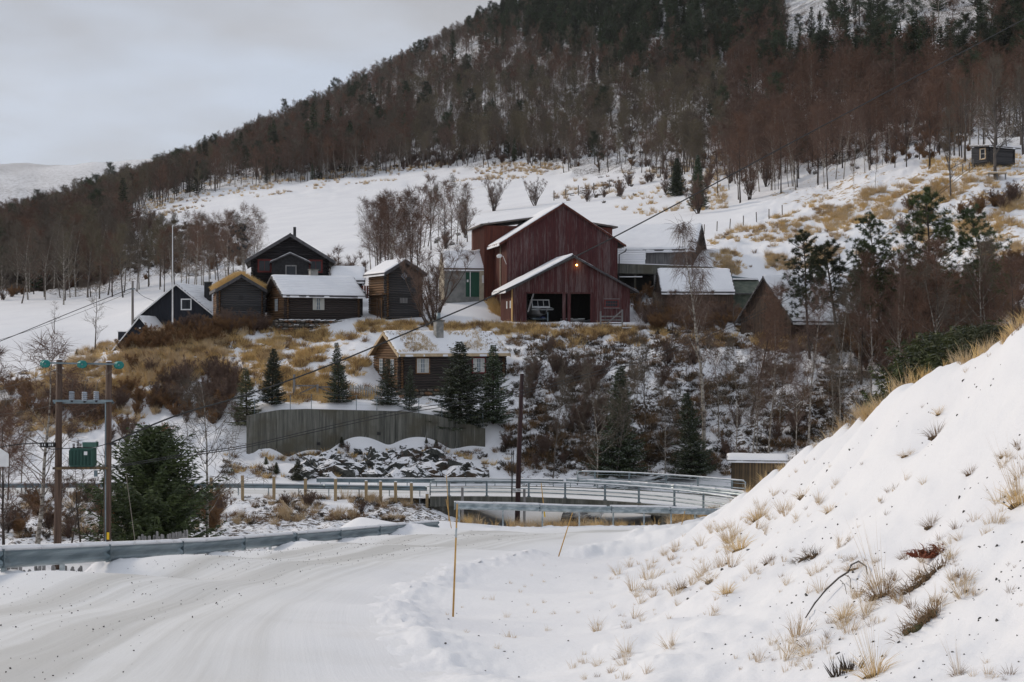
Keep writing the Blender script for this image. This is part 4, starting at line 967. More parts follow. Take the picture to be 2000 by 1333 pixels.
# --- retaining wall
wt_ = [(481, 812), (545, 801), (600, 799.5), (700, 802), (790, 804), (850, 812), (905, 825), (948, 838)]
base = P(481, 890, 107.12); rw = thing('retaining_wall', 'tall stained concrete retaining wall curving below the row of firs', 'retaining wall', base)
def wallY(u): return 107.12 - .25 * math.sin((u - 481) / 467 * math.pi) + (0 if u < 900 else (u - 900) / 48 * .3)
nseg = 8; us = [481 + (948 - 481) * i / nseg for i in range(nseg + 1)]
for i in range(nseg):
    mb = MB(); k = 6; g_ = .012
    for j in range(k):
        ua, ubb = us[i] + (us[i + 1] - us[i]) * j / k, us[i] + (us[i + 1] - us[i]) * (j + 1) / k
        ya, yb = wallY(ua), wallY(ubb); za = ZV(np.interp(ua, [w[0] for w in wt_], [w[1] for w in wt_]), ya); zb = ZV(np.interp(ubb, [w[0] for w in wt_], [w[1] for w in wt_]), yb)
        xa, xb = XU(ua, ya) + (g_ if j == 0 else 0), XU(ubb, yb) - (g_ if j == k - 1 else 0)
        mb.add([(xa, ya, -9.6), (xb, yb, -9.6), (xb, yb, zb), (xa, ya, za), (xa, ya + .4, -9.6), (xb, yb + .4, -9.6), (xb, yb + .4, zb), (xa, ya + .4, za)], [(0, 1, 2, 3), (7, 6, 5, 4), (3, 2, 6, 7), (0, 3, 7, 4), (1, 5, 6, 2)])
    world_mesh(mb, base).build('wall_panel', M['concrete'], rw)
for u, v in ((513, 882), (622, 867), (740, 847)):
    p = P(u, v, wallY(u) - .03); mb = MB(); mb.box(p, (.26, .12, .22)); world_mesh(mb, base).build('drain_hole', M['black'], rw)
for i, u in enumerate((497, 567, 608, 696, 736, 818, 863, 943)):      # thin steel posts of the wire fence
    y = wallY(u) + .2; z = ZV(np.interp(u, [w[0] for w in wt_], [w[1] for w in wt_]), y); mb = MB(); mb.tube([(XU(u, y), y, z - .1), (XU(u, y), y, z + 1.15)], .028, 6); world_mesh(mb, base).build('fence_rod', M['galv_dark'], rw)
mb = MB()
for z_ in (1.1, .75, .4):
    for a, c in zip((497, 567, 608, 696, 736, 818, 863), (567, 608, 696, 736, 818, 863, 943)):
        q = [Vector((XU(u, wallY(u) + .2), wallY(u) + .2, ZV(np.interp(u, [w[0] for w in wt_], [w[1] for w in wt_]), wallY(u)) + z_)) for u in (a, c)]
        mb.tube(q, .006, 3, False)
world_mesh(mb, base).build('fence_wire', M['galv_dark'], rw)

# --- big red barn
b = mkb('red_barn', 'big red board barn with flaking paint and a snowy left roof slope', 'barn', 990, 622, 140, 12, 1206, h=7.75, rise=3.55, ridge='y', u_left=953)
b.core('gap', .06); b.boards('red', 'red_side', w=.17); b.roof(over=.75, gab=.3, snow=.14, barge='red_side', barge_w=.2, t=.12, mat='sheet', snow_sides=(1, .55))
BARN = b
mb = MB(); mb.tube([(b.A + .85, -.2, 7.0), (b.A + .8, -.2, 6.75), (b.A + .15, -.1, 6.4), (b.A + .1, -.1, 2)], .06, 6); mb.build('downpipe', M['black_trim'], b.o, True)
mb = MB(); mb.tube([(-.12, 2.6, 7.3), (-.12, 2.6, 1.0)], .06, 6); mb.build('downpipe', M['render_beige'], b.o, True)
mb = MB(); mb.tube([(.0, .2, 5.3), (-.35, .1, 6.1), (-.7, .0, 6.15)], .03, 6); lp = mb.build('wall_lamp', M['white'], b.o); mb = MB(); mb.tube([(-.55, .0, 6.2), (-.7, -.05, 6.12), (-1.0, -.1, 6.05)], [.10, .22, .15], 8); mb.build('lamp_head', M['white'], lp, True)
# cross-gable rising behind on the left, and a low annex
x0 = -1.8; c = MB()
yb0, yb1 = b.B * .62, b.B + 3.5
c.prismx([(yb0, -.5), (yb1, -.5), (yb1, 9.6), (yb0, 9.6)], -1.1, b.A + 1.2); c.build('rear_block', M['red_side'], b.o)
mb = MB()
for i in range(60):
    x = -1.08 + i * .27
    if x < b.A + 1.15: mb.box2((x, yb0 - .03, -.4), (x + .08, yb0 - .002, 9.55))
for i in range(24):
    y = yb0 + .02 + i * .27
    if y < yb1: mb.box2((-1.13, y, -.4), (-1.102, y + .08, 9.55))
for i in range(6): mb.box2((-2.58 + i * .27, b.B * .9 - .03, -.4), (-2.50 + i * .27, b.B * .9 - .002, 6.35))
tag(mb.build('batten', M['red_side'], b.o), kind='stuff')
mb = MB(); mb.add([(-1.6, yb0 - .4, 9.55), (b.A * .5, yb0 - .4, 10.6), (b.A + 1.7, yb0 - .4, 9.55), (-1.6, yb1, 9.55), (b.A * .5, yb1, 10.6), (b.A + 1.7, yb1, 9.55), (-1.6, yb0 - .4, 9.7), (b.A * .5, yb0 - .4, 10.75), (b.A + 1.7, yb0 - .4, 9.7), (-1.6, yb1, 9.7), (b.A * .5, yb1, 10.75), (b.A + 1.7, yb1, 9.7)],
    [(0, 1, 4, 3), (1, 2, 5, 4), (6, 9, 10, 7), (7, 10, 11, 8), (0, 6, 7, 1), (1, 7, 8, 2), (0, 3, 9, 6), (2, 8, 11, 5)]); mb.build('rear_roof', M['sheet'], b.o)
mb = MB(); mb.add([(-1.55, yb0 - .3, 9.71), (b.A * .5, yb0 - .3, 10.76), (b.A * .5, yb1, 10.76), (-1.55, yb1, 9.71), (-1.55, yb0 - .3, 9.76), (b.A * .5, yb0 - .3, 10.82), (b.A * .5, yb1, 10.82), (-1.55, yb1, 9.76)], [(4, 5, 6, 7), (0, 1, 5, 4), (0, 4, 7, 3)]); mb.build('snow_cover', M['snow'], b.o)
mb = MB(); mb.prismx([(b.B * .9, -.5), (b.B * .9 + 4, -.5), (b.B * .9 + 4, 6.8), (b.B * .9, 6.4)], -2.6, -1.0); mb.build('side_annex', M['red_side'], b.o)
mb = MB(); mb.add([(-2.9, b.B * .9 - .3, 6.45), (-.9, b.B * .9 - .3, 7.2), (-.9, b.B * .9 + 4, 7.3), (-2.9, b.B * .9 + 4, 6.55), (-2.9, b.B * .9 - .3, 6.65), (-.9, b.B * .9 - .3, 7.4), (-.9, b.B * .9 + 4, 7.5), (-2.9, b.B * .9 + 4, 6.75)], [(0, 1, 2, 3), (7, 6, 5, 4), (0, 4, 5, 1), (0, 3, 7, 4), (1, 5, 6, 2)]); mb.build('annex_roof', M['snow'], b.o)
mb = MB(); mb.tube([(-2.9, b.B * .9 - .35, 6.4), (-2.75, b.B * .9 - .3, 5.9), (-2.6, b.B * .9 - .1, 5.7)], .06, 6); mb.build('downpipe', M['black_trim'], b.o, True)

# --- boat shed in front of the barn
b = mkb('boat_shed', 'open-fronted red boat shed with two dark bays and a small lit lamp under its gable', 'shed', 1003, 629, 133, 12, 1230, h=3.25, rise=2.95, ridge='y', u_left=986)
A_, B_ = b.A, min(max(b.B, 6.0), 7.0); b.B = B_
op = [(A_ * .115, A_ * .425, -.3, 2.72), (A_ * .475, A_ * .665, -.3, 2.72)]
b.boards('red', 'red_side', w=.155, skip=[(A_ * .115, A_ * .665, -.3, 2.72)], z0=-.3); b.roof(over=.75, gab=.35, snow=.15, barge='dark_trim', barge_w=.22, t=.12, mat='sheet', snow_sides=(1, .15))
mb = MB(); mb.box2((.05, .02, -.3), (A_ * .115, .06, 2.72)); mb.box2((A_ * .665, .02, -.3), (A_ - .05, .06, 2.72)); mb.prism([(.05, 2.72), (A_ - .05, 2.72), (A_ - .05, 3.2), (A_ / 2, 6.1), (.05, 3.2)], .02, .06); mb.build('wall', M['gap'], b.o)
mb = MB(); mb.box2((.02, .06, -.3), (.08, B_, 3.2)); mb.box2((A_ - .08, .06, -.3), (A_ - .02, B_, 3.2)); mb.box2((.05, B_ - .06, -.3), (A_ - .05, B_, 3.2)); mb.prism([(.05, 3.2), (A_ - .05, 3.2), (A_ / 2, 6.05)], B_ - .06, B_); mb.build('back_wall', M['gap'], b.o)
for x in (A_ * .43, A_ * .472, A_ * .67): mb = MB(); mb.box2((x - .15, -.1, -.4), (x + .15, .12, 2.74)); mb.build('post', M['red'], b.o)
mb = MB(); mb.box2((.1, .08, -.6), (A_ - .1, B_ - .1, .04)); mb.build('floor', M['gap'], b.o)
mb = MB(); mb.box2((A_ * .10, -.12, 2.66), (A_ * .68, .0, 2.80)); mb.build('lintel', M['red'], b.o)
mb = MB(); mb.beam((A_ * .115 + .05, -.1, .9), (A_ * .17, .0, 2.7), .14, .12, up=(0, 1, 0)); mb.build('brace', M['plank_grey'], b.o)
mb = MB(); mb.box2((-.09, .12, -.25), (-.045, .62, 3.1)); mb.build('new_plank', M['plank_new'], b.o)
for y_ in (1.0, 2.6): mb = MB(); mb.box2((-.06, y_, 1.3), (-.04, y_ + .45, 2.0)); mb.build('side_window', M['white'], b.o)
b.window('front', A_ * .84, 1.75, 1.25, .62, 5, 2, 'red_frame', 'glass', False, fw=.07, bar='red_frame', proud=.07, split=False)
for z_ in (2.2, 1.33): mb = MB(); mb.box2((A_ * .84 - .78, -.13, z_ - .03), (A_ * .84 + .78, -.05, z_ + .03)); mb.build('window_rail', M['plank_grey'], b.o)
em = bpy.data.materials.new('lit_lamp_glass'); em.use_nodes = True; bs = em.node_tree.nodes['Principled BSDF']; bs.inputs['Emission Color'].default_value = (1, .55, .12, 1); bs.inputs['Emission Strength'].default_value = 9
mb = MB(); mb.tube([(A_ * .535, -.10, 5.38), (A_ * .535, -.22, 5.36)], [.07, .085], 10); lo_ = mb.build('gable_lamp', em, b.o, True)
ld = bpy.data.lights.new('gable_lamp_light', 'POINT'); ld.energy = 5; ld.color = (1, .55, .2); ld.shadow_soft_size = .1; l_ = bpy.data.objects.new('gable_lamp_light', ld); COL.objects.link(l_); l_.parent = b.o; l_.location = (A_ * .535, -.42, 5.3)
SHED = b
def in_shed(x, y, z=0): return b.o.matrix_world @ Vector((x, y, z))
bpy.context.view_layer.update()
# motor boat
bo = thing('motor_boat', 'white cabin motor boat on a trailer in the left bay of the boat shed', 'boat', in_shed(A_ * .262, .45, .02), R(12)); bo.scale = (1.12, 1, .84)
def hull(sections, mat, name):
    mb = MB(); n = len(sections[0])
    for s_ in sections: mb.v += s_
    for i in range(len(sections) - 1):
        for k in range(n - 1): mb.f.append((i * n + k, i * n + k + 1, (i + 1) * n + k + 1, (i + 1) * n + k)); mb.m.append(0)
    mb.f.append(tuple(range((len(sections) - 1) * n, len(sections) * n))); mb.m.append(0)
    return mb.build(name, M[mat], bo, True)
sec = []; sec2 = []
for t_ in (0, .08, .2, .4, .7, 1.0):
    y = t_ * 4.6; w = 1.12 * (t_ ** .45 if t_ < .5 else .86 + .14 * min(1, t_ * 1)) if t_ > 0 else .10; w = min(max(w, .35), 1.12); top = 1.62 - .18 * t_; ch = .95 - .1 * t_; kb = .5 - .05 * t_ + (.35 * (1 - t_) ** 3)
    sec.append([(-w, y, top), (-w * 1.03, y, top - .1), (-w * .97, y, top - .14), (-w * .80, y, ch), (-w * .1, y, kb), (w * .1, y, kb), (w * .80, y, ch), (w * .97, y, top - .14), (w * 1.03, y, top - .1), (w, y, top)])
hull(sec, 'boat_white', 'hull')
mb = MB()
for i in range(len(sec) - 1): mb.quad(sec[i][0], sec[i][-1], sec[i + 1][-1], sec[i + 1][0])
mb.build('deck', M['boat_white'], bo)
mb = MB(); mb.add([(-.98, 0.3, 1.40), (.98, .3, 1.40), (.98, 4.5, 1.28), (-.98, 4.5, 1.28), (-.9, .3, 1.32), (.9, .3, 1.32)], [(0, 1, 5, 4)]); 
mb.tube([(-1.15, 4.4, 1.42), (-1.16, 1.4, 1.48), (-.75, .1, 1.55), (.0, -.12, 1.57), (.75, .1, 1.55), (1.16, 1.4, 1.48), (1.15, 4.4, 1.42)], .045, 6); mb.build('rubbing_strake', M['boat_grey'], bo, True)
mb = MB(); mb.prismx([(.9, 1.55), (1.25, 2.55), (3.0, 2.6), (3.0, 1.5)], -.78, .78); cb = mb.build('cabin', M['boat_white'], bo)
for x0_, x1_ in ((-.70, -.27), (-.22, .22), (.27, .70)):
    mb = MB(); f_ = lambda z: .9 + (z - 1.55) * .35 - .02; mb.add([(x0_, f_(1.78), 1.78), (x1_, f_(1.78), 1.78), (x1_, f_(2.42), 2.42), (x0_, f_(2.42), 2.42), (x0_, f_(1.78) + .03, 1.78), (x1_, f_(1.78) + .03, 1.78), (x1_, f_(2.42) + .03, 2.42), (x0_, f_(2.42) + .03, 2.42)], [(0, 1, 2, 3), (0, 4, 5, 1), (2, 6, 7, 3), (1, 5, 6, 2), (0, 3, 7, 4)]); mb.build('windscreen', M['glass'], cb)
mb = MB(); mb.box2((-.12, -.08, .42), (.12, 4.4, .55)); mb.build('keel', M['boat_blue'], bo)
tr = thing('boat_trailer', 'grey boat trailer standing under the white motor boat in the shed', 'trailer', in_shed(A_ * .255, 1.0, .0), R(12))
mb = MB(); mb.box2((-.75, .2, .28), (-.65, 4.4, .38)); mb.box2((.65, .2, .28), (.75, 4.4, .38)); mb.box2((-.8, .6, .26), (.8, .7, .4)); mb.box2((-.8, 3, .26), (.8, 3.1, .4)); mb.box2((.55, -.2, .0), (.65, -.1, .95)); mb.build('frame', M['galv_dark'], tr)
for x in (-.95, .95): mb = MB(); mb.tube([(x - .09, 2.9, .25), (x + .09, 2.9, .25)], .28, 14); mb.build('wheel', M['black'], tr, True)
for x_, z_, s_ in ((.50, .15, 'white-topped lumber pile at the left of the right-hand bay'), (.545, .02, 'low white lumber pile in the middle of the right-hand bay'), (.60, .13, 'white-topped lumber pile at the right of the right-hand bay')):
    g = thing('lumber_pile', s_, 'lumber', in_shed(A_ * x_, .9, z_), R(12), 'lumber in the shed')
    for k in range(3): mb = MB(); mb.box2((-.33, 0, .08 * k), (.33, 2.5, .08 * k + .06)); mb.build('plank', M['white' if k == 2 else 'plank_grey'], g)
# gate beside the shed
p = P(1173, 637, 130.5); g = thing('wooden_gate', 'grey wooden farm gate with a diagonal brace, before the right end of the boat shed', 'gate', p, R(6))
Lg = 43 / F * 130.5
for x in (0, Lg): mb = MB(); mb.box2((x - .07, -.05, -.5), (x + .07, .05, 1.35 if x == 0 else 1.5)); mb.build('post', M['plank_grey'], g)
for z_ in (.15, .48, .8): mb = MB(); mb.box2((.07, -.03, z_), (Lg - .07, .03, z_ + .13)); mb.build('slat', M['plank_grey'], g)
mb = MB(); mb.beam((.3, -.07, -.05), (Lg, -.07, 1.45), .12, .06, up=(0, 1, 0)); mb.build('brace', M['plank_grey'], g)
p = P(1225, 648, 129); g = thing('bench', 'small snow-covered bench on the bank edge right of the wooden gate', 'bench', p)
mb = MB(); mb.box2((-.45, -.15, .25), (.45, .15, .31)); mb.build('seat', M['plank_grey'], g); mb = MB(); mb.box2((-.44, -.14, .31), (.44, .14, .40)); mb.build('snow_cover', M['snow'], g)
for x in (-.38, .38): mb = MB(); mb.box2((x - .03, -.1, -.2), (x + .03, .1, .25)); mb.build('leg', M['plank_grey'], g)

# --- grey milk-house with green doors
b = mkb('block_outbuilding', 'grey block outbuilding with green double doors left of the red barn', 'outbuilding', 869, 576, 145.5, 9, 950, W=4.6, h=2.75, rise=1.7, ridge='x')
b.core('render_grey', 0, z0=-.8); b.roof(over=.2, gab=.12, snow=.16, barge='plank_brown', barge_w=.16, t=.1)
for x0_, x1_, m_ in ((2.15, 2.55, 'green_door'), (2.65, 3.6, 'green_door')): mb = MB(); mb.box2((x0_, -.06, -.2), (x1_, .02, 2.3)); mb.build('door', M[m_], b.o)
mb = MB(); mb.box2((2.56, -.08, -.2), (2.64, .0, 2.4)); mb.build('door_post', M['white'], b.o)
mb = MB(); mb.box2((2.25, -.075, 1.3), (2.42, -.055, 1.55)); mb.build('notice', M['white'], b.o)
mb = MB(); mb.prismx([(0, -.5), (b.B, -.5), (b.B, b.h), (b.B / 2, b.h + b.rise), (0, b.h)], -.14, -.02); mb.build('gable_wall', M['render_beige'], b.o)
mb = MB(); mb.box2((b.A - .75, -.3, -.8), (b.A, -.02, 2.45)); mb.build('pier', M['render_beige'], b.o)
mb = MB(); mb.box2((b.A - .5, -.34, 1.2), (b.A - .2, -.3, 2.0)); mb.build('pier_window', M['white'], b.o)

# --- long barn behind
C = P(1352, 520, 152); th = R(-15); t_ = (1196 - 1000) / F
Lb = (C.x - t_ * C.y) / (math.cos(th) - t_ * math.sin(th))
Lb += 3.2; C2 = C - Vector((math.cos(th), math.sin(th), 0)) * Lb
b = Bld('long_barn', 'long grey-boarded barn with a wide smooth snow roof, behind the red barn', 'barn', C2, th, Lb, 9.0, 1.9, 2.75, 'x')
b.core('gap', .05); b.boards('plank_grey', 'plank_brown', w=.2, z0=-1.2); b.roof(over=.35, gab=.45, snow=.2, barge='dark_trim', barge_w=.2, t=.12, lump=.06)
mb = MB(); mb.box2((1, -.07, 1.62), (b.A, -.035, 1.86)); mb.build('yellow_board', M['plank_new'], b.o)  # yellow board along the top of the front wall
mb = MB(); mb.box2((b.A - 4.9, -.05, -.25), (b.A - 4.35, -.03, .25)); mb.build('hatch', M['black'], b.o)
for x_, h_ in ((b.A - 9.6, 1.3), (b.A - 9.4, 1.1), (b.A - 7.6, 1.5)): mb = MB(); mb.tube([(x_, -.6, .9), (x_, -.6, .9 + h_)], .09, 6); mb.build('vent_pipe', M['galv_dark'], b.o)
# snow-covered stack in front of it
p = P(1206, 516, 147); g = thing('feed_bunker', 'layered white snow-covered bunker beside the right wall of the red barn', 'bunker', p)
mb = MB(); 
for k in range(6): mb.box2((-.5, 0, .24 * k), (2.95 - .03 * abs(k - 3) - .04 * (k % 2), 2.4, .24 * k + .215))
tag(mb.build('bunker_wall', M['snow'], g), kind='stuff')
mb = MB(); mb.box2((-.5, -.1, 1.46), (2.6, 2.5, 1.58)); mb.build('cover', M['snow'], g)
# concrete ramp slab with dark undercroft
p = P(1204, 534, 144); g = thing('concrete_ramp', 'long grey concrete ramp with a dark open undercroft right of the red barn', 'ramp', p, R(-3))
Lr_ = (1418 - 1204) / F * 144
mb = MB(); mb.add([(0, 0, 0), (Lr_, 0, -.2), (Lr_, 4.5, -.2), (0, 4.5, 0), (0, 0, .98), (Lr_ * .85, 0, .62), (Lr_, 0, .3), (Lr_, 4.5, .3), (0, 4.5, .98)], [(0, 1, 6, 5, 4), (4, 5, 6, 7, 8), (0, 3, 2, 1), (1, 2, 7, 6), (0, 4, 8, 3)]); mb.build('slab', M['concrete'], g)
mb = MB(); mb.add([(0, 0, .99), (Lr_ * .85, 0, .63), (Lr_, 0, .31), (Lr_, 4.5, .31), (0, 4.5, .99), (0, .0, 1.06), (Lr_ * .85, 0, .70), (Lr_, 0, .38), (Lr_, 4.5, .38), (0, 4.5, 1.06)], [(5, 6, 7, 8, 9), (0, 1, 6, 5), (1, 2, 7, 6)]); mb.build('snow_cover', M['snow'], g)
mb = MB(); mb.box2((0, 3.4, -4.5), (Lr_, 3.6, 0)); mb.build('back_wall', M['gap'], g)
for x_ in (1.9, 3.9): mb = MB(); mb.box2((x_ - .1, .4, -4.5), (x_ + .1, .6, -.02)); mb.build('pillar', M['plank_grey' if x_ > 3 else 'concrete'], g)
mb = MB(); mb.box2((3.9, .3, -1.0), (4.9, .4, -.85)); mb.box2((3.9, .3, -2.2), (4.9, .4, -2.1)); mb.build('cross_board', M['plank_grey'], g)
mb = MB(); mb.box2((.2, -.5, -.42), (2.6, .4, -.34)); mb.build('canopy_edge', M['snow'], g)
# low snow-roofed shed
b = mkb('byre', 'dark red-brown byre with a neat snowy roof below the concrete ramp', 'byre', 1294, 612, 138, 3, 1432, W=4.6, h=2.2, rise=2.05, ridge='x')
b.core('red_side', .02, z0=-.8); b.boards('plank_brown', w=.2, z0=-.6); b.roof(over=.25, gab=.15, snow=.15, barge='dark_trim', barge_w=.18, t=.1)
mb = MB(); mb.box2((-.9, -.1, -.6), (-.05, .1, 2.0)); mb.build('side_boards', M['plank_brown'], b.o)
# green-grey concrete annex + ramp rail
b = mkb('green_annex', 'mossy green-grey lean-to between the byre and the brown gabled shed', 'annex', 1424, 600, 140, 3, 1490, W=3, h=1.4, rise=1.5, mono=True)
b.core('roof_green', 0, z0=-.8); b.roof(over=.3, gab=.1, snow=0, barge='dark_trim', barge_w=.1, t=.08, mat='roof_green')
mb = MB(); mb.box2((-.1, 2.2, 2.78), (b.A, 3.05, 2.95)); mb.build('snow_edge', M['snow'], b.o)
guardrail('guardrail', 'blue-green stacked ramp rails descending behind the byre toward the brown shed', [(XU(1385, 149), 149), (XU(1430, 149), 149), (XU(1476, 148), 148)], lambda x, y: float(np.interp(x, [20.5, 25.5], [6.35, 5.55])), side=1, mat='rail_dark', seg=5, top=.9, snow=False, post_len=1.2)
guardrail('guardrail', 'lower one of the blue-green ramp rails behind the byre', [(XU(1405, 148.5), 148.5), (XU(1435, 148.5), 148.5), (XU(1482, 147.5), 147.5)], lambda x, y: float(np.interp(x, [20.5, 25.5], [5.9, 5.1])), side=1, mat='rail_dark', seg=5, top=.9, snow=False, post_len=1.2)
# brown gabled shed with long snow roof
b = mkb('gabled_shed', 'brown plank shed with steep gable and long snowy roof, half hidden by birches', 'shed', 1545, 668, 124, 35, 1700, W=6.2, h=2.2, rise=3.5, ridge='x')
b.core('gap', .05, z0=-1.5); b.boards('plank_brown', w=.19, z0=-1.2); b.roof(over=.45, gab=.3, snow=.15, barge='dark_trim', barge_w=.18, t=.1)
# small cabin top right
b = mkb('hillside_cabin', 'tiny grey log cabin with a pale window frame among trees high on the right slope', 'cabin', 1931, 318, 171, 30, 1981, h=1.95, rise=.55, u_left=1899, mono=True)
b.rise = .25
b.core(); b.logs('log_grey', 'log_grey', d=.2, ext=.15); b.roof(over=.5, gab=.5, snow=.09, barge='plank_grey', barge_w=.14)
b.window('left', b.B * .35, 1.15, .7, 1.15, 1, 2, 'plank_pale', 'glass', False, fw=.12)
p = P(1943, 345, 166); g = thing('picnic_platform', 'small weathered wooden platform below the tiny hillside cabin', 'platform', p, R(10))
mb = MB(); mb.box2((-1.2, -.7, .3), (1.2, .9, .42)); mb.build('deck', M['plank_pale'], g); mb = MB(); mb.box2((-1.15, -.6, .42), (1.15, .8, .5)); mb.build('snow_cover', M['snow'], g)
for x in (-1.05, 0, 1.05): mb = MB(); mb.box2((x - .07, -.6, -.4), (x + .07, -.5, .3)); mb.build('leg', M['plank_grey'], g)
# plank shed by the road
b = mkb('plank_shed', 'small shed of weathered yellow-grey vertical planks behind the right end of the bridge', 'shed', 1429, 966, 93.5, -9, 1532, W=2.6, h=2.25, rise=.16, mono=True)
b.core('gap', .04, z0=-.8)
x = 0
while x < b.A - .05:
    w = rng.uniform(.13, .24); mb = MB(); mb.prism([(0, -.5), (w - .012, -.5), (w - .012, 2.2 + rng.uniform(-.03, .02)), (0, 2.2)], -.03 - rng.uniform(0, .02), .01)
    link('plank', mb.mesh('plank', M['plank_shed'] if 'plank_shed' in M else M['plank_grey']), b.o, (x, 0, 0)); x += w
b.boards('plank_brown', w=.2, z0=-.5, faces=('left', 'right')); b.roof(over=.3, gab=.3, snow=.06, barge='plank_grey', barge_w=.08, t=.05)
mb = MB(); mb.box2((b.A * .68, -.07, 1.1), (b.A * .78, -.045, 1.5)); mb.build('opening', M['black'], b.o)

# --- rock outcrop below the retaining wall
def outcrop():
    t = NT('snow_dusted_rock'); g = t.n('ShaderNodeNewGeometry'); s = t.n('ShaderNodeSeparateXYZ'); t.L(g.outputs['Normal'], s.inputs[0])
    co = t.coord((1, 1, 1), 'World'); n1_ = t.noise(co, 2.2, 6, .65); n2_ = t.noise(co, .6, 4)
    rockc = t.mix(t.ramp(n1_, .35, .65), (.022, .024, .022), (.080, .083, .072)); rockc = t.mix(t.ramp(n2_, .52, .68), rockc, (.075, .05, .032))
    f = t.ramp(t.math('ADD', s.outputs['Z'], t.math('MULTIPLY', t.math('SUBTRACT', n1_, .5), 2.4)), .52, .64)
    t.col(t.mix(f, rockc, (.82, .82, .84)), .85); t.bump(t.noise(co, 4, 6, .7), .9, .10)
    base = P(760, 930, 102); o = thing('rock_outcrop', 'dark rock outcrop with snow on its ledges below the concrete retaining wall', 'rock', base)
    r_ = random.Random(5); protos = []
    for k in range(9):
        bm = bmesh.new()
        for q in range(16): bm.verts.new((r_.uniform(-.5, .5) * r_.uniform(.7, 1), r_.uniform(-.5, .5), r_.uniform(-.5, .5)))
        bmesh.ops.convex_hull(bm, input=bm.verts); bm.verts.ensure_lookup_table()
        for v in [v for v in bm.verts if not v.link_faces]: bm.verts.remove(v)
        bmesh.ops.triangulate(bm, faces=bm.faces); bmesh.ops.subdivide_edges(bm, edges=bm.edges, cuts=3, use_grid_fill=True)
        for v in bm.verts: v.co += Vector([(float(fbm(np.array([v.co[a] * 3 + k * 7]), np.array([v.co[(a + 1) % 3] * 3 + 4]), 3, k)[0]) - .5) * .30 for a in range(3)])
        me = bpy.data.meshes.new('rock'); bm.to_mesh(me); bm.free(); me.materials.append(t.mat); protos.append(me)
    for k in range(150):
        low = k % 5 < 3; u = r_.uniform(592, 950); topv = np.interp(u, [590, 620, 660, 720, 770, 830, 880, 930, 955], [915, 893, 878, 872, 864, 868, 885, 905, 922])
        v = r_.uniform(max(topv + 12, 900), 937) if low else r_.uniform(topv + 6, 930); p = hit(u, v, 99, 108)
        if p is None: continue
        L_ = r_.uniform(1.3, 2.7) if low else r_.uniform(.4, 1.5) * (1 if v > topv + 20 else .6); link('rock', protos[k % 9], o, p - base + Vector((0, .05, .05)), (r_.uniform(-.3, .3), r_.uniform(-.35, .35), r_.uniform(-.6, .6)), (L_, L_ * .7, L_ * (r_.uniform(.55, .85) if low else r_.uniform(.35, .6))))
outcrop()
# ------------------------------------------------------------------ plant makers (unit: metres, base at origin)
def rdir(r, az, el): return Vector((math.cos(az) * math.cos(el), math.sin(az) * math.cos(el), math.sin(el)))
def grow_path(r, p, d, L_, n, wob=.12, up=.0):
    pts = [p.copy()]; d = d.normalized()
    for i in range(n):
        d = (d + Vector((r.gauss(0, wob), r.gauss(0, wob), r.gauss(0, wob) + up))).normalized(); p = p + d * (L_ / n); pts.append(p.copy())
    return pts
def ribbon(mb, pts, w):
    o = len(mb.v); n = len(pts)
    d = (pts[-1] - pts[0]); s = d.cross(Vector((rng.random() - .5, rng.random() - .5, rng.random() - .5)))
    if s.length < 1e-6: s = Vector((1, 0, 0))
    s.normalize()
    for i, p in enumerate(pts[:-1]):
        ww = w * (1 - .6 * i / n) / 2; mb.v.append(tuple(p - s * ww)); mb.v.append(tuple(p + s * ww))
    mb.v.append(tuple(pts[-1]))
    for i in range(n - 2): mb.f.append((o + 2 * i, o + 2 * i + 1, o + 2 * i + 3, o + 2 * i + 2)); mb.m.append(mb.cm)
    k = o + 2 * (n - 2); mb.f.append((k, k + 1, k + 2)); mb.m.append(mb.cm)
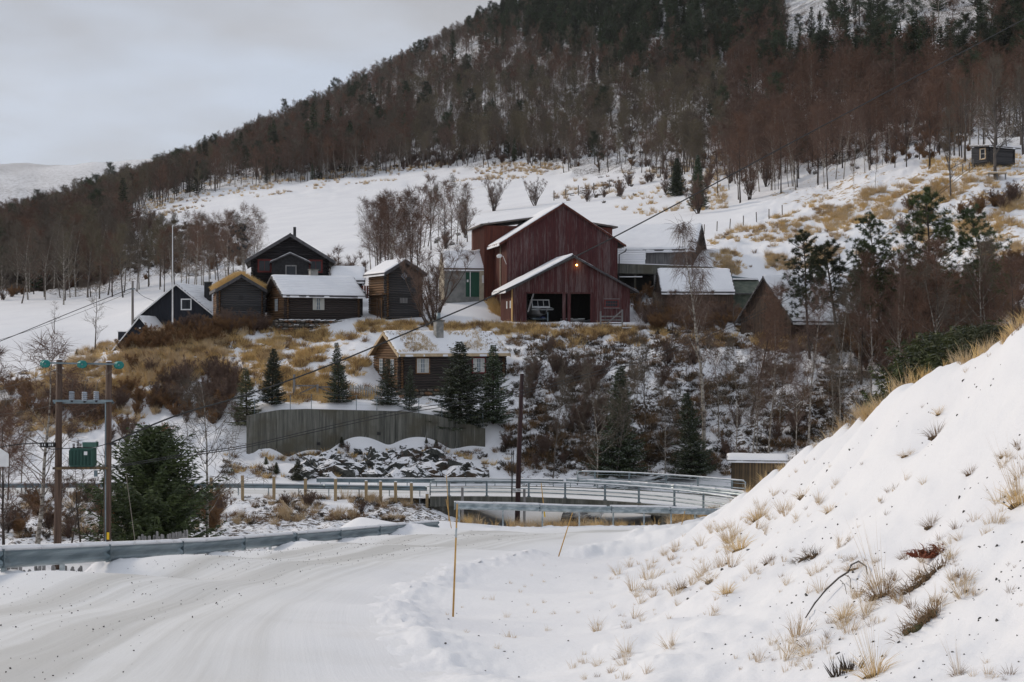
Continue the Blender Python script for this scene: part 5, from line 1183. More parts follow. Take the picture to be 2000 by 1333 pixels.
def bare_tree(seed, H=11, n1=26, n2=7, n3=5, spread=.34, ang=48, tr=.13, tw=.022, droop=.0, stems=1, base_clear=.22, lean=.05, stem_spread=.35, twl=.7, crook=.05):
    """trunk mesh builder, crown mesh builder"""
    r = random.Random(seed); T = MB(); C_ = MB()
    for s in range(stems):
        az = 2 * math.pi * (s + r.random() * .6) / stems; ss = stem_spread * r.uniform(.25, 1.35); d = Vector((math.cos(az) * ss, math.sin(az) * ss, 1)) if stems > 1 else Vector((r.gauss(0, lean), r.gauss(0, lean), 1))
        h = H * r.uniform(.55, 1.0) if stems > 1 else H
        tp = grow_path(r, Vector((0 if stems == 1 else r.uniform(-.03, .03) * H, 0 if stems == 1 else r.uniform(-.03, .03) * H, -.25)), d, h, 9, crook * (1.8 if stems > 1 else 1), .03 if stems == 1 else .012); R0 = tr * (1 if stems == 1 else .6)
        T.tube(tp, [R0 * (1.25 if i == 0 else 1) * (1 - i / 9.6) for i in range(10)], 6, False)
        def at(f):
            x = f * 9; i = min(int(x), 8); return tp[i].lerp(tp[i + 1], x - i)
        nn = int(n1 / (1 if stems == 1 else stems ** .75))
        for k in range(nn):
            f = base_clear + (1 - base_clear) * ((k + r.random()) / nn) ** .9; f = min(f, .985); p = at(f); a = r.random() * 6.283
            el = R(90 - ang * r.uniform(.75, 1.25) * (1 - .25 * f)); L1 = H * spread * (1.12 - f) ** .75 * r.uniform(.65, 1.15) * (1 if f > .35 else .75)
            bp = grow_path(r, p, rdir(r, a, el), L1, 4, .13, .04); br = R0 * .36 * (1.08 - f)
            (T if br > .022 else C_).tube(bp, [br, br * .75, br * .5, br * .33, br * .15], 4 if br > .02 else 3, False)
            for q in range(n2):
                g = .18 + .82 * (q + r.random()) / n2; x = g * 4; i = min(int(x), 3); p2 = bp[i].lerp(bp[i + 1], x - i)
                d2 = (bp[min(i + 1, 4)] - bp[i]).normalized() + Vector((r.gauss(0, .55), r.gauss(0, .55), r.gauss(0.1, .45))); L2 = L1 * .48 * (1.15 - g * .6) * r.uniform(.6, 1.2)
                sp = grow_path(r, p2, d2, L2, 2, .15, .05 - droop * .15); w = max(tw * 1.3, br * .5)
                ribbon(C_, sp, w)
                for z in range(n3):
                    gg = .2 + .8 * (z + r.random()) / n3; p3 = sp[0].lerp(sp[1], gg * 2) if gg < .5 else sp[1].lerp(sp[2], gg * 2 - 1)
                    d3 = (sp[2] - sp[0]).normalized() + Vector((r.gauss(0, .6), r.gauss(0, .6), r.gauss(0, .5) - droop)); L3 = twl * r.uniform(.5, 1.2) * (.5 + .06 * H)
                    ribbon(C_, grow_path(r, p3, d3, L3, 2, .12, -droop * .35), tw)
    return T, C_
def spruce(seed, H=8, R0=1.5, whorls=30, per=7, dens=9, tw=.10, gap=0.0, bend=.25, ragged=.12, prof=.82):
    r = random.Random(seed); T = MB(); C_ = MB(); T.tube([(0, 0, -.3), (0, 0, H * .5), (0, 0, H * .98)], [H * .014 + .03, H * .009 + .02, .012], 6, False)
    for k in range(whorls):
        f = .04 + .96 * (k / whorls) ** .93; z = H * f; Rr = R0 * (1 - f) ** prof * r.uniform(1 - ragged, 1 + ragged) + .06
        pr = max(4, int(per * (.6 + .4 * (1 - f))))
        for j in range(pr):
            if r.random() < gap: continue
            a = 2 * math.pi * (j + r.random() * .8) / pr + k * 1.1; L1 = Rr * r.uniform(.72, 1.12); d = Vector((math.cos(a), math.sin(a), -bend + .5 * f)); n = 4
            pts = [Vector((0, 0, z)) + Vector((d.x * L1 * q / n, d.y * L1 * q / n, (d.z * L1 * q / n) + .28 * L1 * (q / n) ** 2.2)) for q in range(n + 1)]
            ribbon(C_, pts, tw * .9)
            m = max(3, int(dens * (L1 / R0 + .25)))
            for q in range(m):
                g = .12 + .86 * (q + r.random() * .6) / m; x = g * n; i = min(int(x), n - 1); p = pts[i].lerp(pts[i + 1], x - i)
                for sgn in (-1, 1):
                    ll_ = (.16 + .30 * L1 * (1 - g) + .05) * r.uniform(.7, 1.2); side = Vector((-d.y, d.x, 0)) * sgn
                    dd = (side * .8 + Vector((d.x, d.y, 0)) * .65 + Vector((0, 0, r.uniform(-.45, .12)))).normalized()
                    e = p + dd * ll_; wv = Vector((r.gauss(0, 1), r.gauss(0, 1), r.gauss(0, .7))).normalized() * tw * .55
                    mid = p.lerp(e, .45); C_.quad(p - wv * .3, mid - wv, e, mid + wv)
                    mid2 = mid + Vector((r.uniform(-.04, .04), r.uniform(-.04, .04), -.03)); e2 = mid2 + Vector((r.gauss(0, .4), r.gauss(0, .4), r.uniform(-.6, .35))).normalized() * ll_ * .5
                    C_.tri(mid - wv * .8, e2, mid + wv * .8)
    return T, C_
def pine(seed, H=10, crown=.55, Rc=1.9, limbs=26, tuft=.33, tn=22, clear=.38, tr=.13):
    r = random.Random(seed); T = MB(); C_ = MB(); tp = grow_path(r, Vector((0, 0, -.3)), Vector((r.gauss(0, .04), r.gauss(0, .04), 1)), H, 7, .035, .02)
    T.tube(tp, [tr * (1 - i / 7.8) + .012 for i in range(8)], 6, False)
    for k in range(limbs):
        f = clear + (1 - clear) * (k + r.random() * .6) / limbs; x = min(f, .99) * 7; i = min(int(x), 6); p = tp[i].lerp(tp[i + 1], x - i); a = k * 2.4 + r.gauss(0, .4)
        prof = math.sin(min(1, (1.02 - f) / (1 - clear) * 1.25 + .12) * 1.57) ; L1 = Rc * prof * r.uniform(.55, 1.15)
        bp = grow_path(r, p, rdir(r, a, R(r.uniform(5, 38))), L1, 3, .14, .08); T.tube(bp, [.035, .026, .018, .008], 3, False)
        spots = []
        for q in range(max(3, int(9 * L1 / Rc) + 3)):
            g = .35 + .65 * r.random(); x = g * 3; i = min(int(x), 2); c = bp[i].lerp(bp[i + 1], x - i) + Vector((r.gauss(0, .22), r.gauss(0, .22), r.gauss(.08, .14))) * L1 * .6; spots.append(c)
        spots.append(bp[-1])
        for c in spots:
            for q in range(tn):
                dd = Vector((r.gauss(0, 1), r.gauss(0, 1), r.gauss(.35, .8))).normalized(); ln_ = tuft * r.uniform(.55, 1.1); wv = dd.cross(Vector((r.gauss(0, 1), r.gauss(0, 1), r.gauss(0, 1)))).normalized() * .017
                b0 = c + dd * ln_ * .1; C_.tri(b0 - wv, b0 + wv, c + dd * ln_)
    return T, C_
def tuft_mb(seed, n=34, h=.5, lean=.5, w=.012, r0=.10, seed_heads=0, curve=.4):
    r = random.Random(seed); C_ = MB()
    for k in range(n):
        a = r.random() * 6.283; q = r0 * math.sqrt(r.random()); p = Vector((math.cos(a) * q, math.sin(a) * q, -.03)); d = Vector((math.cos(a) * lean * r.random(), math.sin(a) * lean * r.random(), 1)).normalized(); L_ = h * r.uniform(.45, 1.1)
        p1 = p + d * L_ * .55; d2 = (d + Vector((d.x, d.y, -.4)) * curve * r.uniform(.4, 2.0)).normalized(); ribbon(C_, [p, p1, p1 + d2 * L_ * .5], w)
    return C_
def mesh_of(mb, name, mat, smooth=False): return mb.mesh(name, mat, smooth)
PL = {}
def plant(key, T, C_, tm, cm, tname='trunk', cname='crown'):
    PL[key] = (T.mesh(tname, M[tm], True), C_.mesh(cname, M[cm])); return PL[key]
def put(key, name, label, cat, loc, scale=1.0, rz=None, group=None, sxy=1.0, tilt=0.0):
    o = thing(name, label, cat, loc, 0, group); tilt = max(tilt, .02)
    o.rotation_euler = (rng.gauss(0, tilt) if tilt else 0, rng.gauss(0, tilt) if tilt else 0, rng.random() * 6.28 if rz is None else rz)
    o.scale = (scale * sxy, scale * sxy, scale); T, C_ = PL[key]; link('trunk', T, o); link('crown' if not key.startswith('bush') else 'twigs', C_, o); return o
# species; heights are the natural ones below
plant('birch0', *bare_tree(1, 12, 39, 9, 6, 0.435, 56, .13, .020, .35, base_clear=.24), 'birch', 'twig_red')
plant('birch1', *bare_tree(2, 12, 39, 9, 6, 0.392, 50, .12, .020, .3, base_clear=.30, lean=.08), 'birch', 'twig_purple')
plant('birch2', *bare_tree(3, 12, 34, 9, 6, 0.522, 62, .13, .020, .5, base_clear=.20, crook=.07), 'birch', 'twig_grey')
plant('weep0', *bare_tree(14, 16, 30, 9, 7, .27, 48, .17, .020, .9, base_clear=.34, crook=.05, twl=.9), 'birch', 'twig_purple')
plant('alder0', *bare_tree(4, 11, 39, 9, 6, 0.362, 44, .14, .022, -.1, base_clear=.26), 'bark_grey', 'twig_olive')
plant('alder1', *bare_tree(5, 11, 36, 9, 6, 0.435, 54, .13, .022, .0, base_clear=.30, crook=.06), 'bark_grey', 'twig_grey')
plant('brown0', *bare_tree(6, 11, 41, 9, 6, 0.435, 52, .13, .024, .1, base_clear=.18), 'bark_dark', 'twig_red')
plant('big0', *bare_tree(7, 12, 34, 10, 7, .46, 58, .26, .022, .0, base_clear=.20, crook=.09), 'bark_grey', 'twig_grey')
plant('multi0', *bare_tree(8, 9, 70, 8, 6, .26, 34, .15, .020, -.1, stems=10, base_clear=.07, stem_spread=.75), 'bark_dark', 'twig_purple')
plant('sap0', *bare_tree(9, 4, 14, 4, 3, .22, 36, .035, .012, .0, base_clear=.2), 'bark_dark', 'twig_grey')
plant('bush0', *bare_tree(10, 2.6, 70, 6, 4, .26, 34, .05, .014, -.2, stems=12, base_clear=.12, stem_spread=.55, twl=.45), 'bark_dark', 'twig_purple')
plant('bush1', *bare_tree(11, 2.2, 80, 7, 5, .30, 38, .04, .014, -.1, stems=14, base_clear=.08, stem_spread=.7, twl=.4), 'bark_dark', 'twig_rust')
plant('spruce0', *spruce(1, 8, 1.9, 44, 10, 13, .10), 'bark_dark', 'spruce')
plant('spruce1', *spruce(2, 8, 2.2, 42, 10, 13, .10, gap=.14, ragged=.30), 'bark_dark', 'spruce')
plant('spruce2', *spruce(3, 7, 2.0, 38, 9, 12, .10, gap=.10, ragged=.25), 'bark_dark', 'spruce_dry')
plant('bushy0', *spruce(5, 6.5, 2.7, 44, 12, 15, .10, gap=.08, bend=-.15, ragged=.45, prof=.55), 'bark_dark', 'pine')
plant('pine0', *pine(1, 10, Rc=2.4, limbs=46, clear=.34, tn=40), 'bark_dark', 'pine')
plant('pine1', *pine(2, 11, Rc=2.8, limbs=52, clear=.28, tn=40), 'bark_dark', 'pine')
plant('pine2', *pine(3, 9, Rc=1.9, limbs=38, clear=.4, tn=40), 'bark_dark', 'pine')
def single(key, name, mats):        # trunk and crown in one mesh (for sources and far copies)
    T, C_ = PL[key]; bm = bmesh.new(); bm.from_mesh(T); n0 = len(bm.faces); bm.from_mesh(C_); bm.faces.ensure_lookup_table()
    for i in range(n0, len(bm.faces)): bm.faces[i].material_index = 1
    me = bpy.data.meshes.new(name); bm.to_mesh(me); bm.free()
    for m in mats: me.materials.append(M[m])
    return me
for k_, (R0_, wh_, gp_, bd_, rg_, pf_) in enumerate([(2.1, 34, .20, .30, .38, .75), (1.9, 40, .10, .22, .22, .80), (1.7, 38, .06, .25, .2, .9), (2.2, 36, .14, .35, .3, .7), (1.9, 32, .2, .2, .35, .85), (2.3, 42, .10, .32, .3, .72), (1.9, 40, .12, .25, .28, .8)]):
    plant('terrace%d' % k_, *spruce(101 + k_, 8, R0_, wh_, 9, 13, .10, gap=gp_, bend=bd_, ragged=rg_, prof=pf_), 'bark_dark', 'spruce_dry' if k_ == 0 else 'spruce')
# far variants: fewer, thicker twigs
def far_bare(seed, H, spread, ang, tm, cm, clear=.22, droop=.1):
    T, C_ = bare_tree(seed, H, 28, 7, 5, spread * 1.5, ang + 12, .12, .030, droop, base_clear=clear); me = bpy.data.meshes.new('x'); mb = MB(); mb.v = T.v + C_.v; o = len(T.v)
    mb.f = T.f + [tuple(i + o for i in f) for f in C_.f]; mb.m = [0] * len(T.f) + [1] * len(C_.f); return mb.mesh('far_tree', [M[tm], M[cm]])
def far_con(T, C_, cm):
    mb = MB(); mb.v = T.v + C_.v; o = len(T.v); mb.f = T.f + [tuple(i + o for i in f) for f in C_.f]; mb.m = [0] * len(T.f) + [1] * len(C_.f); return mb.mesh('far_conifer', [M['bark_dark'], M[cm]])
FAR = {'r0': far_bare(21, 10, .30, 42, 'bark_dark', 'twig_red'), 'r1': far_bare(22, 11, .26, 36, 'birch', 'twig_red', .3), 'p0': far_bare(23, 10, .33, 48, 'bark_grey', 'twig_purple'),
       'g0': far_bare(24, 11, .25, 34, 'bark_grey', 'twig_olive', .34, -.1), 'g1': far_bare(25, 11, .28, 40, 'bark_grey', 'twig_grey', .4), 'w0': far_bare(26, 10, .30, 46, 'birch', 'twig_grey'),
       'c0': far_con(*spruce(31, 10, 2.1, 26, 8, 6, .20, ragged=.2), 'conifer_far'), 'c1': far_con(*spruce(32, 9, 2.2, 20, 7, 5, .24, gap=.12, bend=-.1, ragged=.35), 'conifer_far'),
       'c2': far_con(*pine(33, 10, Rc=2.2, limbs=30, tuft=.75, tn=18, clear=.30), 'conifer_far')}

# ------------------------------------------------------------------ scatter object driven by geometry nodes
def scatter(name, items, sources, label=None, cat=None):
    """items: (co, rx, ry, rz, sx, sy, sz, idx); sources: meshes"""
    if not items: return
    sc = bpy.data.collections.new(name + '_sources'); order = []
    for i, me in enumerate(sources):
        o = bpy.data.objects.new('%s_source_%02d' % (name, i), me); sc.objects.link(o)
    me = bpy.data.meshes.new(name); me.from_pydata([tuple(i[0]) for i in items], [], [])
    a = me.attributes.new('rot', 'FLOAT_VECTOR', 'POINT'); a.data.foreach_set('vector', np.array([i[1:4] for i in items], np.float32).ravel())
    a = me.attributes.new('scl', 'FLOAT_VECTOR', 'POINT'); a.data.foreach_set('vector', np.array([i[4:7] for i in items], np.float32).ravel())
    a = me.attributes.new('idx', 'INT', 'POINT'); a.data.foreach_set('value', np.array([i[7] for i in items], np.int32))
    ng = bpy.data.node_groups.new(name + '_nodes', 'GeometryNodeTree')
    ng.interface.new_socket('Geometry', in_out='INPUT', socket_type='NodeSocketGeometry'); ng.interface.new_socket('Geometry', in_out='OUTPUT', socket_type='NodeSocketGeometry')
    N = ng.nodes.new; gi = N('NodeGroupInput'); go = N('NodeGroupOutput'); iop = N('GeometryNodeInstanceOnPoints'); ci = N('GeometryNodeCollectionInfo')
    ci.inputs['Collection'].default_value = sc; ci.inputs['Separate Children'].default_value = True; ci.inputs['Reset Children'].default_value = True
    def na(nm, ty):
        x = N('GeometryNodeInputNamedAttribute'); x.data_type = ty; x.inputs['Name'].default_value = nm; return x.outputs['Attribute']
    LK = ng.links.new; LK(gi.outputs[0], iop.inputs['Points']); LK(ci.outputs[0], iop.inputs['Instance']); iop.inputs['Pick Instance'].default_value = True
    LK(na('idx', 'INT'), iop.inputs['Instance Index']); LK(na('rot', 'FLOAT_VECTOR'), iop.inputs['Rotation']); LK(na('scl', 'FLOAT_VECTOR'), iop.inputs['Scale']); LK(iop.outputs[0], go.inputs[0])
    o = link(name, me); m = o.modifiers.new('scatter', 'NODES'); m.node_group = ng; tag(o, label, cat, kind='stuff'); return o
def it(p, s, idx, sz=None, tilt=.05, rz=None):
    return (p, rng.gauss(0, tilt), rng.gauss(0, tilt), rng.random() * 6.28 if rz is None else rz, s, s, sz if sz else s, idx)
def sub_top(p, vtop): return (HZ - vtop) / F * p.y - p.z      # height so that the top reaches the given row

def tree(key, natural, name, label, u, Y, vtop, group=None, cat='tree', sxy=1.0, rz=None, tilt=0.0, base=None):
    p = base or G(u, Y); h = max(.5, sub_top(p, vtop)); return put(key, name, label, cat, p, h / natural, rz, group, sxy, tilt)
# --- evergreens that stand alone
tree('terrace0', 8, 'spruce_tree', 'olive-tinged spruce at the left end of the concrete wall, the leftmost of the row', 483, 108.4, 716, sxy=1.22, tilt=.04)
tree('terrace1', 8, 'spruce_tree', 'dark spruce above the left end of the concrete wall, second from the left', 531, 109.2, 680, sxy=1.22, tilt=.04)
tree('terrace2', 8, 'spruce_tree', 'neat slim spruce standing alone in front of the picket gate on the wall terrace', 663, 109.4, 668, sxy=1.09, tilt=.04)
tree('terrace3', 8, 'spruce_tree', 'snow-dusted small spruce before the left corner of the sod cabin', 758, 109.4, 700, sxy=1.29, tilt=.04)
tree('terrace4', 8, 'spruce_tree', 'short frosted spruce just right of the cabin corner, above the wall', 799, 108.9, 712, sxy=0.97, tilt=.04)
tree('terrace5', 8, 'spruce_tree', 'tall dark spruce covering the wall end, left of the cabin\'s right window', 899, 108.2, 666, sxy=1.35, tilt=.04)
tree('terrace6', 8, 'spruce_tree', 'tall narrow spruce beyond the right end of the wall, at the cabin\'s right window', 963, 109.3, 672, sxy=1.22, tilt=.04)
tree('spruce1', 8, 'spruce_tree', 'frosted spruce in the ravine right of the dark leaning pole', 1205, 103.5, 712, sxy=1.0, tilt=.04)
tree('spruce1', 8, 'spruce_tree', 'shadowy spruce behind the pale birch trunk, above the bridge', 1352, 103.0, 765, sxy=1.05, tilt=.04)
tree('bushy0', 6.5, 'pine_tree', 'big bushy pine right of the transformer poles, its foot hidden by the guardrail', 298, 66, 838, sxy=1.2)
tree('pine0', 10, 'pine_tree', 'pine with rounded crown above the snow roof of the brown gabled shed', 1582, 119, 450, sxy=.9)
tree('pine2', 9, 'pine_tree', 'slender pine between the shed roof pine and the taller group to its right', 1638, 120, 466, sxy=1.1)
tree('pine1', 11, 'pine_tree', 'dense pine left of the tallest pine on the right slope', 1722, 117, 418, sxy=.9)
tree('pine0', 10, 'pine_tree', 'tallest pine on the right, its crown cut by the thin wires', 1822, 116, 370, sxy=1.0)
tree('pine1', 11, 'pine_tree', 'rightmost wide pine, its lower crown mixed with brown twigs', 1930, 115, 405, sxy=.95)
tree('spruce0', 8, 'spruce_tree', 'small cone-shaped spruce alone on the snow above the long barn', 1322, 238, 308, sxy=1.3)
tree('spruce0', 8, 'spruce_tree', 'slim young spruce rising out of a bare bush above the long barn', 1364, 205, 302, sxy=.9)
tree('pine2', 9, 'pine_tree', 'sparse young pine high on the right slope above the tallest pine', 1688, 118, 470, sxy=.8)
for k, (u, Y, v, s) in enumerate([(150, 165, 682, 1), (178, 166, 684, 1), (233, 164, 682, 1.2), (208, 165, 686, .8)]):
    tree('spruce0', 8, 'spruce_sapling', 'tiny garden conifer by the lower left snowfield, %s' % ['leftmost of four', 'second of four from the left', 'beside the blue house bushes', 'third of four from the left'][k], u, Y, v, cat='sapling', sxy=1.6)
for k, (u, v, tp, s) in enumerate([(520, 908, 892, 'at the foot of the concrete wall\'s left end'), (540, 925, 903, 'leaning right of another at the wall\'s left foot'), (582, 938, 896, 'left of the rock outcrop'), (668, 874, 853, 'against the wall above the rock outcrop'), (833, 866, 855, 'tiny, under the right half of the wall'), (852, 880, 858, 'on the snow ledge under the wall\'s right end')]):
    p = hit(u, v, 98) or G(u, 104); put('spruce2', 'spruce_sapling', 'small dark sapling ' + s, 'sapling', p, (v - tp) / F * p.y / 7, sxy=1.5)
# --- bare trees that can be told apart
tree('multi0', 9, 'rowan_tree', 'many-stemmed bare tree fanning out right of the tall storehouse', 845, 132.6, 436, sxy=1.0)
tree('birch0', 12, 'birch_tree', 'bare birch rising left of the transformer poles, branches spread to the frame edge', 72, 64, 672, sxy=1.15)
tree('brown0', 11, 'birch_tree', 'thin bare birch at the left frame edge behind the guardrail', 8, 62, 800, sxy=1.0)
tree('birch2', 12, 'birch_tree', 'bare birch right of the bushy pine, its crooked limbs over the far road', 402, 66.5, 742, sxy=1.05)
tree('sap0', 4, 'birch_tree', 'slim grey sapling between the two transformer poles', 162, 66, 890, sxy=1.5)
tree('sap0', 4, 'birch_tree', 'thin sapling right behind the right transformer pole', 184, 67, 880, sxy=1.5)
tree('sap0', 4, 'birch_tree', 'thin sapling close behind the left transformer pole', 138, 69, 905, sxy=1.5)
tree('weep0', 16, 'birch_tree', 'tall pale birch with drooping twigs in front of the byre roof', 1374, 104.2, 434, sxy=.85, rz=1.2)
tree('birch1', 12, 'birch_tree', 'pale forked birch on the ravine side in front of the brown gabled shed', 1578, 104.5, 560, sxy=.75, rz=.4)
tree('birch0', 12, 'birch_tree', 'thin pale birch just right of the forked one, beside the plank shed', 1500, 105, 600, sxy=.6, rz=2.0)
tree('birch2', 12, 'birch_tree', 'slender white birch behind the bank, under the sparse young pine', 1640, 107, 560, sxy=.65)
tree('brown0', 11, 'birch_tree', 'leaning brown tree whose trunk crosses the ravine above the two firs', 1468, 112, 560, sxy=.9, tilt=.15)
tree('weep0', 16, 'birch_tree', 'pale birch rising among the pines on the right', 1745, 108, 520, sxy=.7)
tree('birch1', 12, 'birch_tree', 'thin birch stem in front of the right end of the boat shed', 1252, 122, 585, sxy=.5)
tree('big0', 12, 'tree', 'large spreading bare tree beside the tiny hillside cabin', 1945, 166, 118, sxy=.75)
tree('big0', 12, 'tree', 'large bare tree left of the tiny hillside cabin', 1885, 176, 160, sxy=.7)
tree('big0', 12, 'tree', 'dark bare tree standing on straw grass on the right slope, below the cabin', 1857, 163, 215, sxy=.55)
tree('birch1', 12, 'birch_tree', 'white-stemmed birch alone on the upper right snow slope', 1709, 175, 262, sxy=.5)
tree('birch1', 12, 'birch_tree', 'white-stemmed birch at the edge of the sunlit grass, left of another', 1668, 178, 290, sxy=.5)
tree('multi0', 9, 'bush', 'big dark multi-stemmed bush on the snow above the long barn', 1364, 196, 330, cat='bush', sxy=.9)
for k, (u, Y, v) in enumerate([(965, 262, 333), (1045, 262, 338), (905, 225, 370)]):
    tree('multi0', 9, 'bush', 'many-stemmed bare bush %s' % ['behind the left end of the red barn', 'behind the ridge of the red barn', 'on the slope left above the red barn'][k], u, Y, v, cat='bush', sxy=.95)
tree('bush0', 2.6, 'bush', 'low fan-shaped bare bush right of the farmhouse, before the snowfield', 655, 160, 468, cat='bush', sxy=1.1)
tree('bush0', 2.6, 'bush', 'low bare bush touching the right roof edge of the farmhouse', 690, 165, 492, cat='bush', sxy=1.2)
tree('birch2', 12, 'birch_tree', 'bare birch dotted with dark twig clumps, left behind the farmhouse', 474, 192, 420, sxy=.85)
cl = MB()
for k in range(46):
    a = rng.random() * 6.28; q = rng.random() ** .5 * 2.1; cl.box((math.cos(a) * q, math.sin(a) * q, rng.uniform(4.2, 7.6)), (rng.uniform(.15, .34),) * 3, Euler((rng.random() * 3, rng.random() * 3, 0)).to_matrix())
w = G(474, 191); o = cl.build('twig_clumps', M['black'], None); o.parent = [x for x in bpy.data.objects if x.get('label', '').startswith('bare birch dotted')][0]; tag(o, kind='stuff')
s_ = o.parent.scale[0]; o.scale = (1 / s_ * .9, 1 / s_ * .9, 1 / o.parent.scale[2])
for k, (u, Y, v) in enumerate([(106, 178, 588), (186, 168, 555)]):
    tree('sap0', 4, 'sapling', ['thin bare sapling alone in the lower left snowfield, left of a thicker one', 'bare sapling with one-sided twigs in the lower left snowfield'][k], u, Y, v, cat='sapling', sxy=1.4)

# --- groups
def group_trees(spec, keys, nat, name, label, group, sxy=(.7, 1.0), cat='tree'):
    for u, Y, vt in spec:
        k = rng.choice(keys); p = G(u, Y); h = sub_top(p, vt); put(k, name, label, cat, p, max(h, 1) / nat[k], None, group, rng.uniform(*sxy), .03)
NAT = {'birch0': 12, 'birch1': 12, 'birch2': 12, 'alder0': 11, 'alder1': 11, 'brown0': 11, 'multi0': 9, 'big0': 12, 'sap0': 4, 'weep0': 16, 'bush0': 2.6, 'bush1': 2.2}
def rows(u0, u1, n, Yf, vf, ju=8, jY=.03, jv=14):
    out = []
    for i in range(n):
        u = u0 + (u1 - u0) * (i + .5) / n + rng.gauss(0, ju); Y = Yf(u) * (1 + rng.gauss(0, jY)); out.append((u, Y, vf(u) + rng.gauss(0, jv)))
    return out
group_trees(rows(722, 815, 16, lambda u: 176, lambda u: 385 + abs(u - 780) * .25), ['birch0', 'birch1', 'brown0', 'birch2'], NAT, 'birch_tree', 'bare reddish birch in the clump behind the tall storehouse', 'birch clump behind the tall storehouse')
group_trees(rows(815, 905, 9, lambda u: 205, lambda u: 362), ['alder1', 'birch2', 'brown0'], NAT, 'birch_tree', 'bare tree on the slope left of the red barn', 'trees on the slope left of the red barn', (.6, .9))
group_trees(rows(345, 500, 20, lambda u: 196, lambda u: 432 - (u - 345) * .06), ['birch0', 'birch2', 'brown0', 'birch1'], NAT, 'birch_tree', 'bare brownish birch in the grove left of the farmhouse', 'grove left of the farmhouse', (.7, 1.0))
group_trees(rows(-20, 350, 34, lambda u: np.interp(u, [0, 350], [230, 205]), lambda u: np.interp(u, [0, 100, 350], [452, 440, 452])), ['alder0', 'alder1', 'brown0', 'birch2'], NAT, 'tree', 'bare tree along the upper edge of the left snowfield', 'trees along the left snowfield')
group_trees(rows(-20, 420, 28, lambda u: np.interp(u, [0, 420], [262, 232]), lambda u: np.interp(u, [0, 250, 420], [425, 425, 440])), ['alder0', 'brown0', 'birch0', 'birch2'], NAT, 'tree', 'bare tree in the dense wood behind the left snowfield', 'dense wood behind the left snowfield')
group_trees(rows(1400, 1850, 34, lambda u: np.interp(u, [1400, 1600, 1850], [228, 206, 184]), lambda u: np.interp(u, [1400, 1600, 1850], [255, 215, 175]), jv=24), ['birch0', 'brown0', 'birch1', 'brown0'], NAT, 'birch_tree', 'bare reddish birch at the lower edge of the hillside wood', 'birches at the lower edge of the hillside wood', (.6, .85))
group_trees(rows(1460, 1560, 7, lambda u: 212, lambda u: 285), ['multi0', 'birch0', 'brown0'], NAT, 'birch_tree', 'bare tree among bushes above the snow track, right of the spruces', 'trees above the snow track', (.7, .9))
group_trees(rows(1660, 2010, 34, lambda u: 113 + 6 * math.sin(u), lambda u: 545 - (u - 1590) * .05, jv=30, jY=.035), ['birch2', 'brown0', 'birch0', 'brown0'], NAT, 'birch_tree', 'thin bare brown tree in the thicket below the right pines', 'thicket below the right pines', (.7, 1.0))
group_trees(rows(1060, 1700, 20, lambda u: 108 + 5 * math.sin(u * 3.1), lambda u: 735 - (u - 1060) * .12, jv=30, jY=.03), ['birch1', 'birch2', 'birch2', 'alder1'], NAT, 'birch_tree', 'thin bare tree on the shaded ravine side above the bridge', 'thin trees on the ravine side', (.5, .75))
group_trees(rows(1270, 1560, 10, lambda u: 128, lambda u: 570, jv=22, jY=.015), ['brown0', 'birch0', 'birch2'], NAT, 'birch_tree', 'bare brown tree on the bank edge before the byre and gabled shed', 'trees on the bank edge before the byre', (.7, 1.0))
group_trees(rows(1840, 2060, 16, lambda u: 185, lambda u: 150, jv=25), ['brown0', 'big0', 'birch0'], NAT, 'tree', 'bare tree behind the tiny hillside cabin', 'trees behind the hillside cabin', (.55, .8))
group_trees(rows(-60, 60, 5, lambda u: 92, lambda u: 760, jv=30), ['birch2', 'brown0'], NAT, 'birch_tree', 'bare tree at the left frame edge beyond the far road', 'trees at the left frame edge', (.7, 1.0))
n_ind = sum(1 for o in bpy.data.objects if o.get('category') == 'tree')
# --- the hillside wood: nearest as individuals, the rest as one mass
cand = []
def con_prob(u, v):
    p = .02
    p += .85 * np.clip((u - 880) / 120, 0, 1) * np.clip((165 + 40 * math.sin(u / 90) - v) / 90, 0, 1) * np.clip((1780 - u) / 60, 0, 1)
    if u > 1500: p = max(p, .5 * float(v < 190))
    p += .035 * float(300 < u < 1000)
    return p
xs = rng
for _ in range(60000):
    u = rng.uniform(-260, 2260); Y = math.exp(rng.uniform(math.log(180), math.log(860))); w_ = (Y / 860) ** 2
    if rng.random() > w_ * 4.2: continue
    keep_ = rng.random()
    fe = float(np.interp(u, [-400, 0, 200, 249, 250, 480, 481, 600, 800, 1000, 1200, 1400, 1600, 1800, 2000, 2300], [245, 245, 250, 255, 372, 395, 395, 392, 388, 362, 305, 238, 214, 192, 188, 186]))
    if Y < fe + rng.uniform(0, 10): continue
    x = XU(u, Y); z = ground(x, Y); v = HZ - z / Y * F
    if v < -140: continue
    # openings: snow clearing top right, thin belts low down where trunks and snow show
    if 1530 < u < 1950 and v < 150 - (u - 1540) * .05: 
        if rng.random() < .93: continue
    n_ = float(fbm(np.array([x / 28.]), np.array([Y / 28.]), 3, 77)[0])
    if n_ < .36 and rng.random() < .7: continue
    if u > 850 and 215 < v < 300 and rng.random() < .45: continue
    if Y > 800: continue
    c_ = rng.random() < con_prob(u, v)
    if keep_ > ((.55 if c_ else .40)): continue
    if u < 480 and rng.random() < .3: continue
    cand.append((Y, u, v, Vector((x, Y, z)), c_))
cand.sort(key=lambda c: c[0])
conifers = [c for c in cand if c[4]]; bares = [c for c in cand if not c[4]]
def vis(c): return -15 < c[1] < 2015
ind = []; rest = []
lim = 300 - n_ind
for c in bares: (ind if (vis(c) and len(ind) < lim) else rest).append(c)
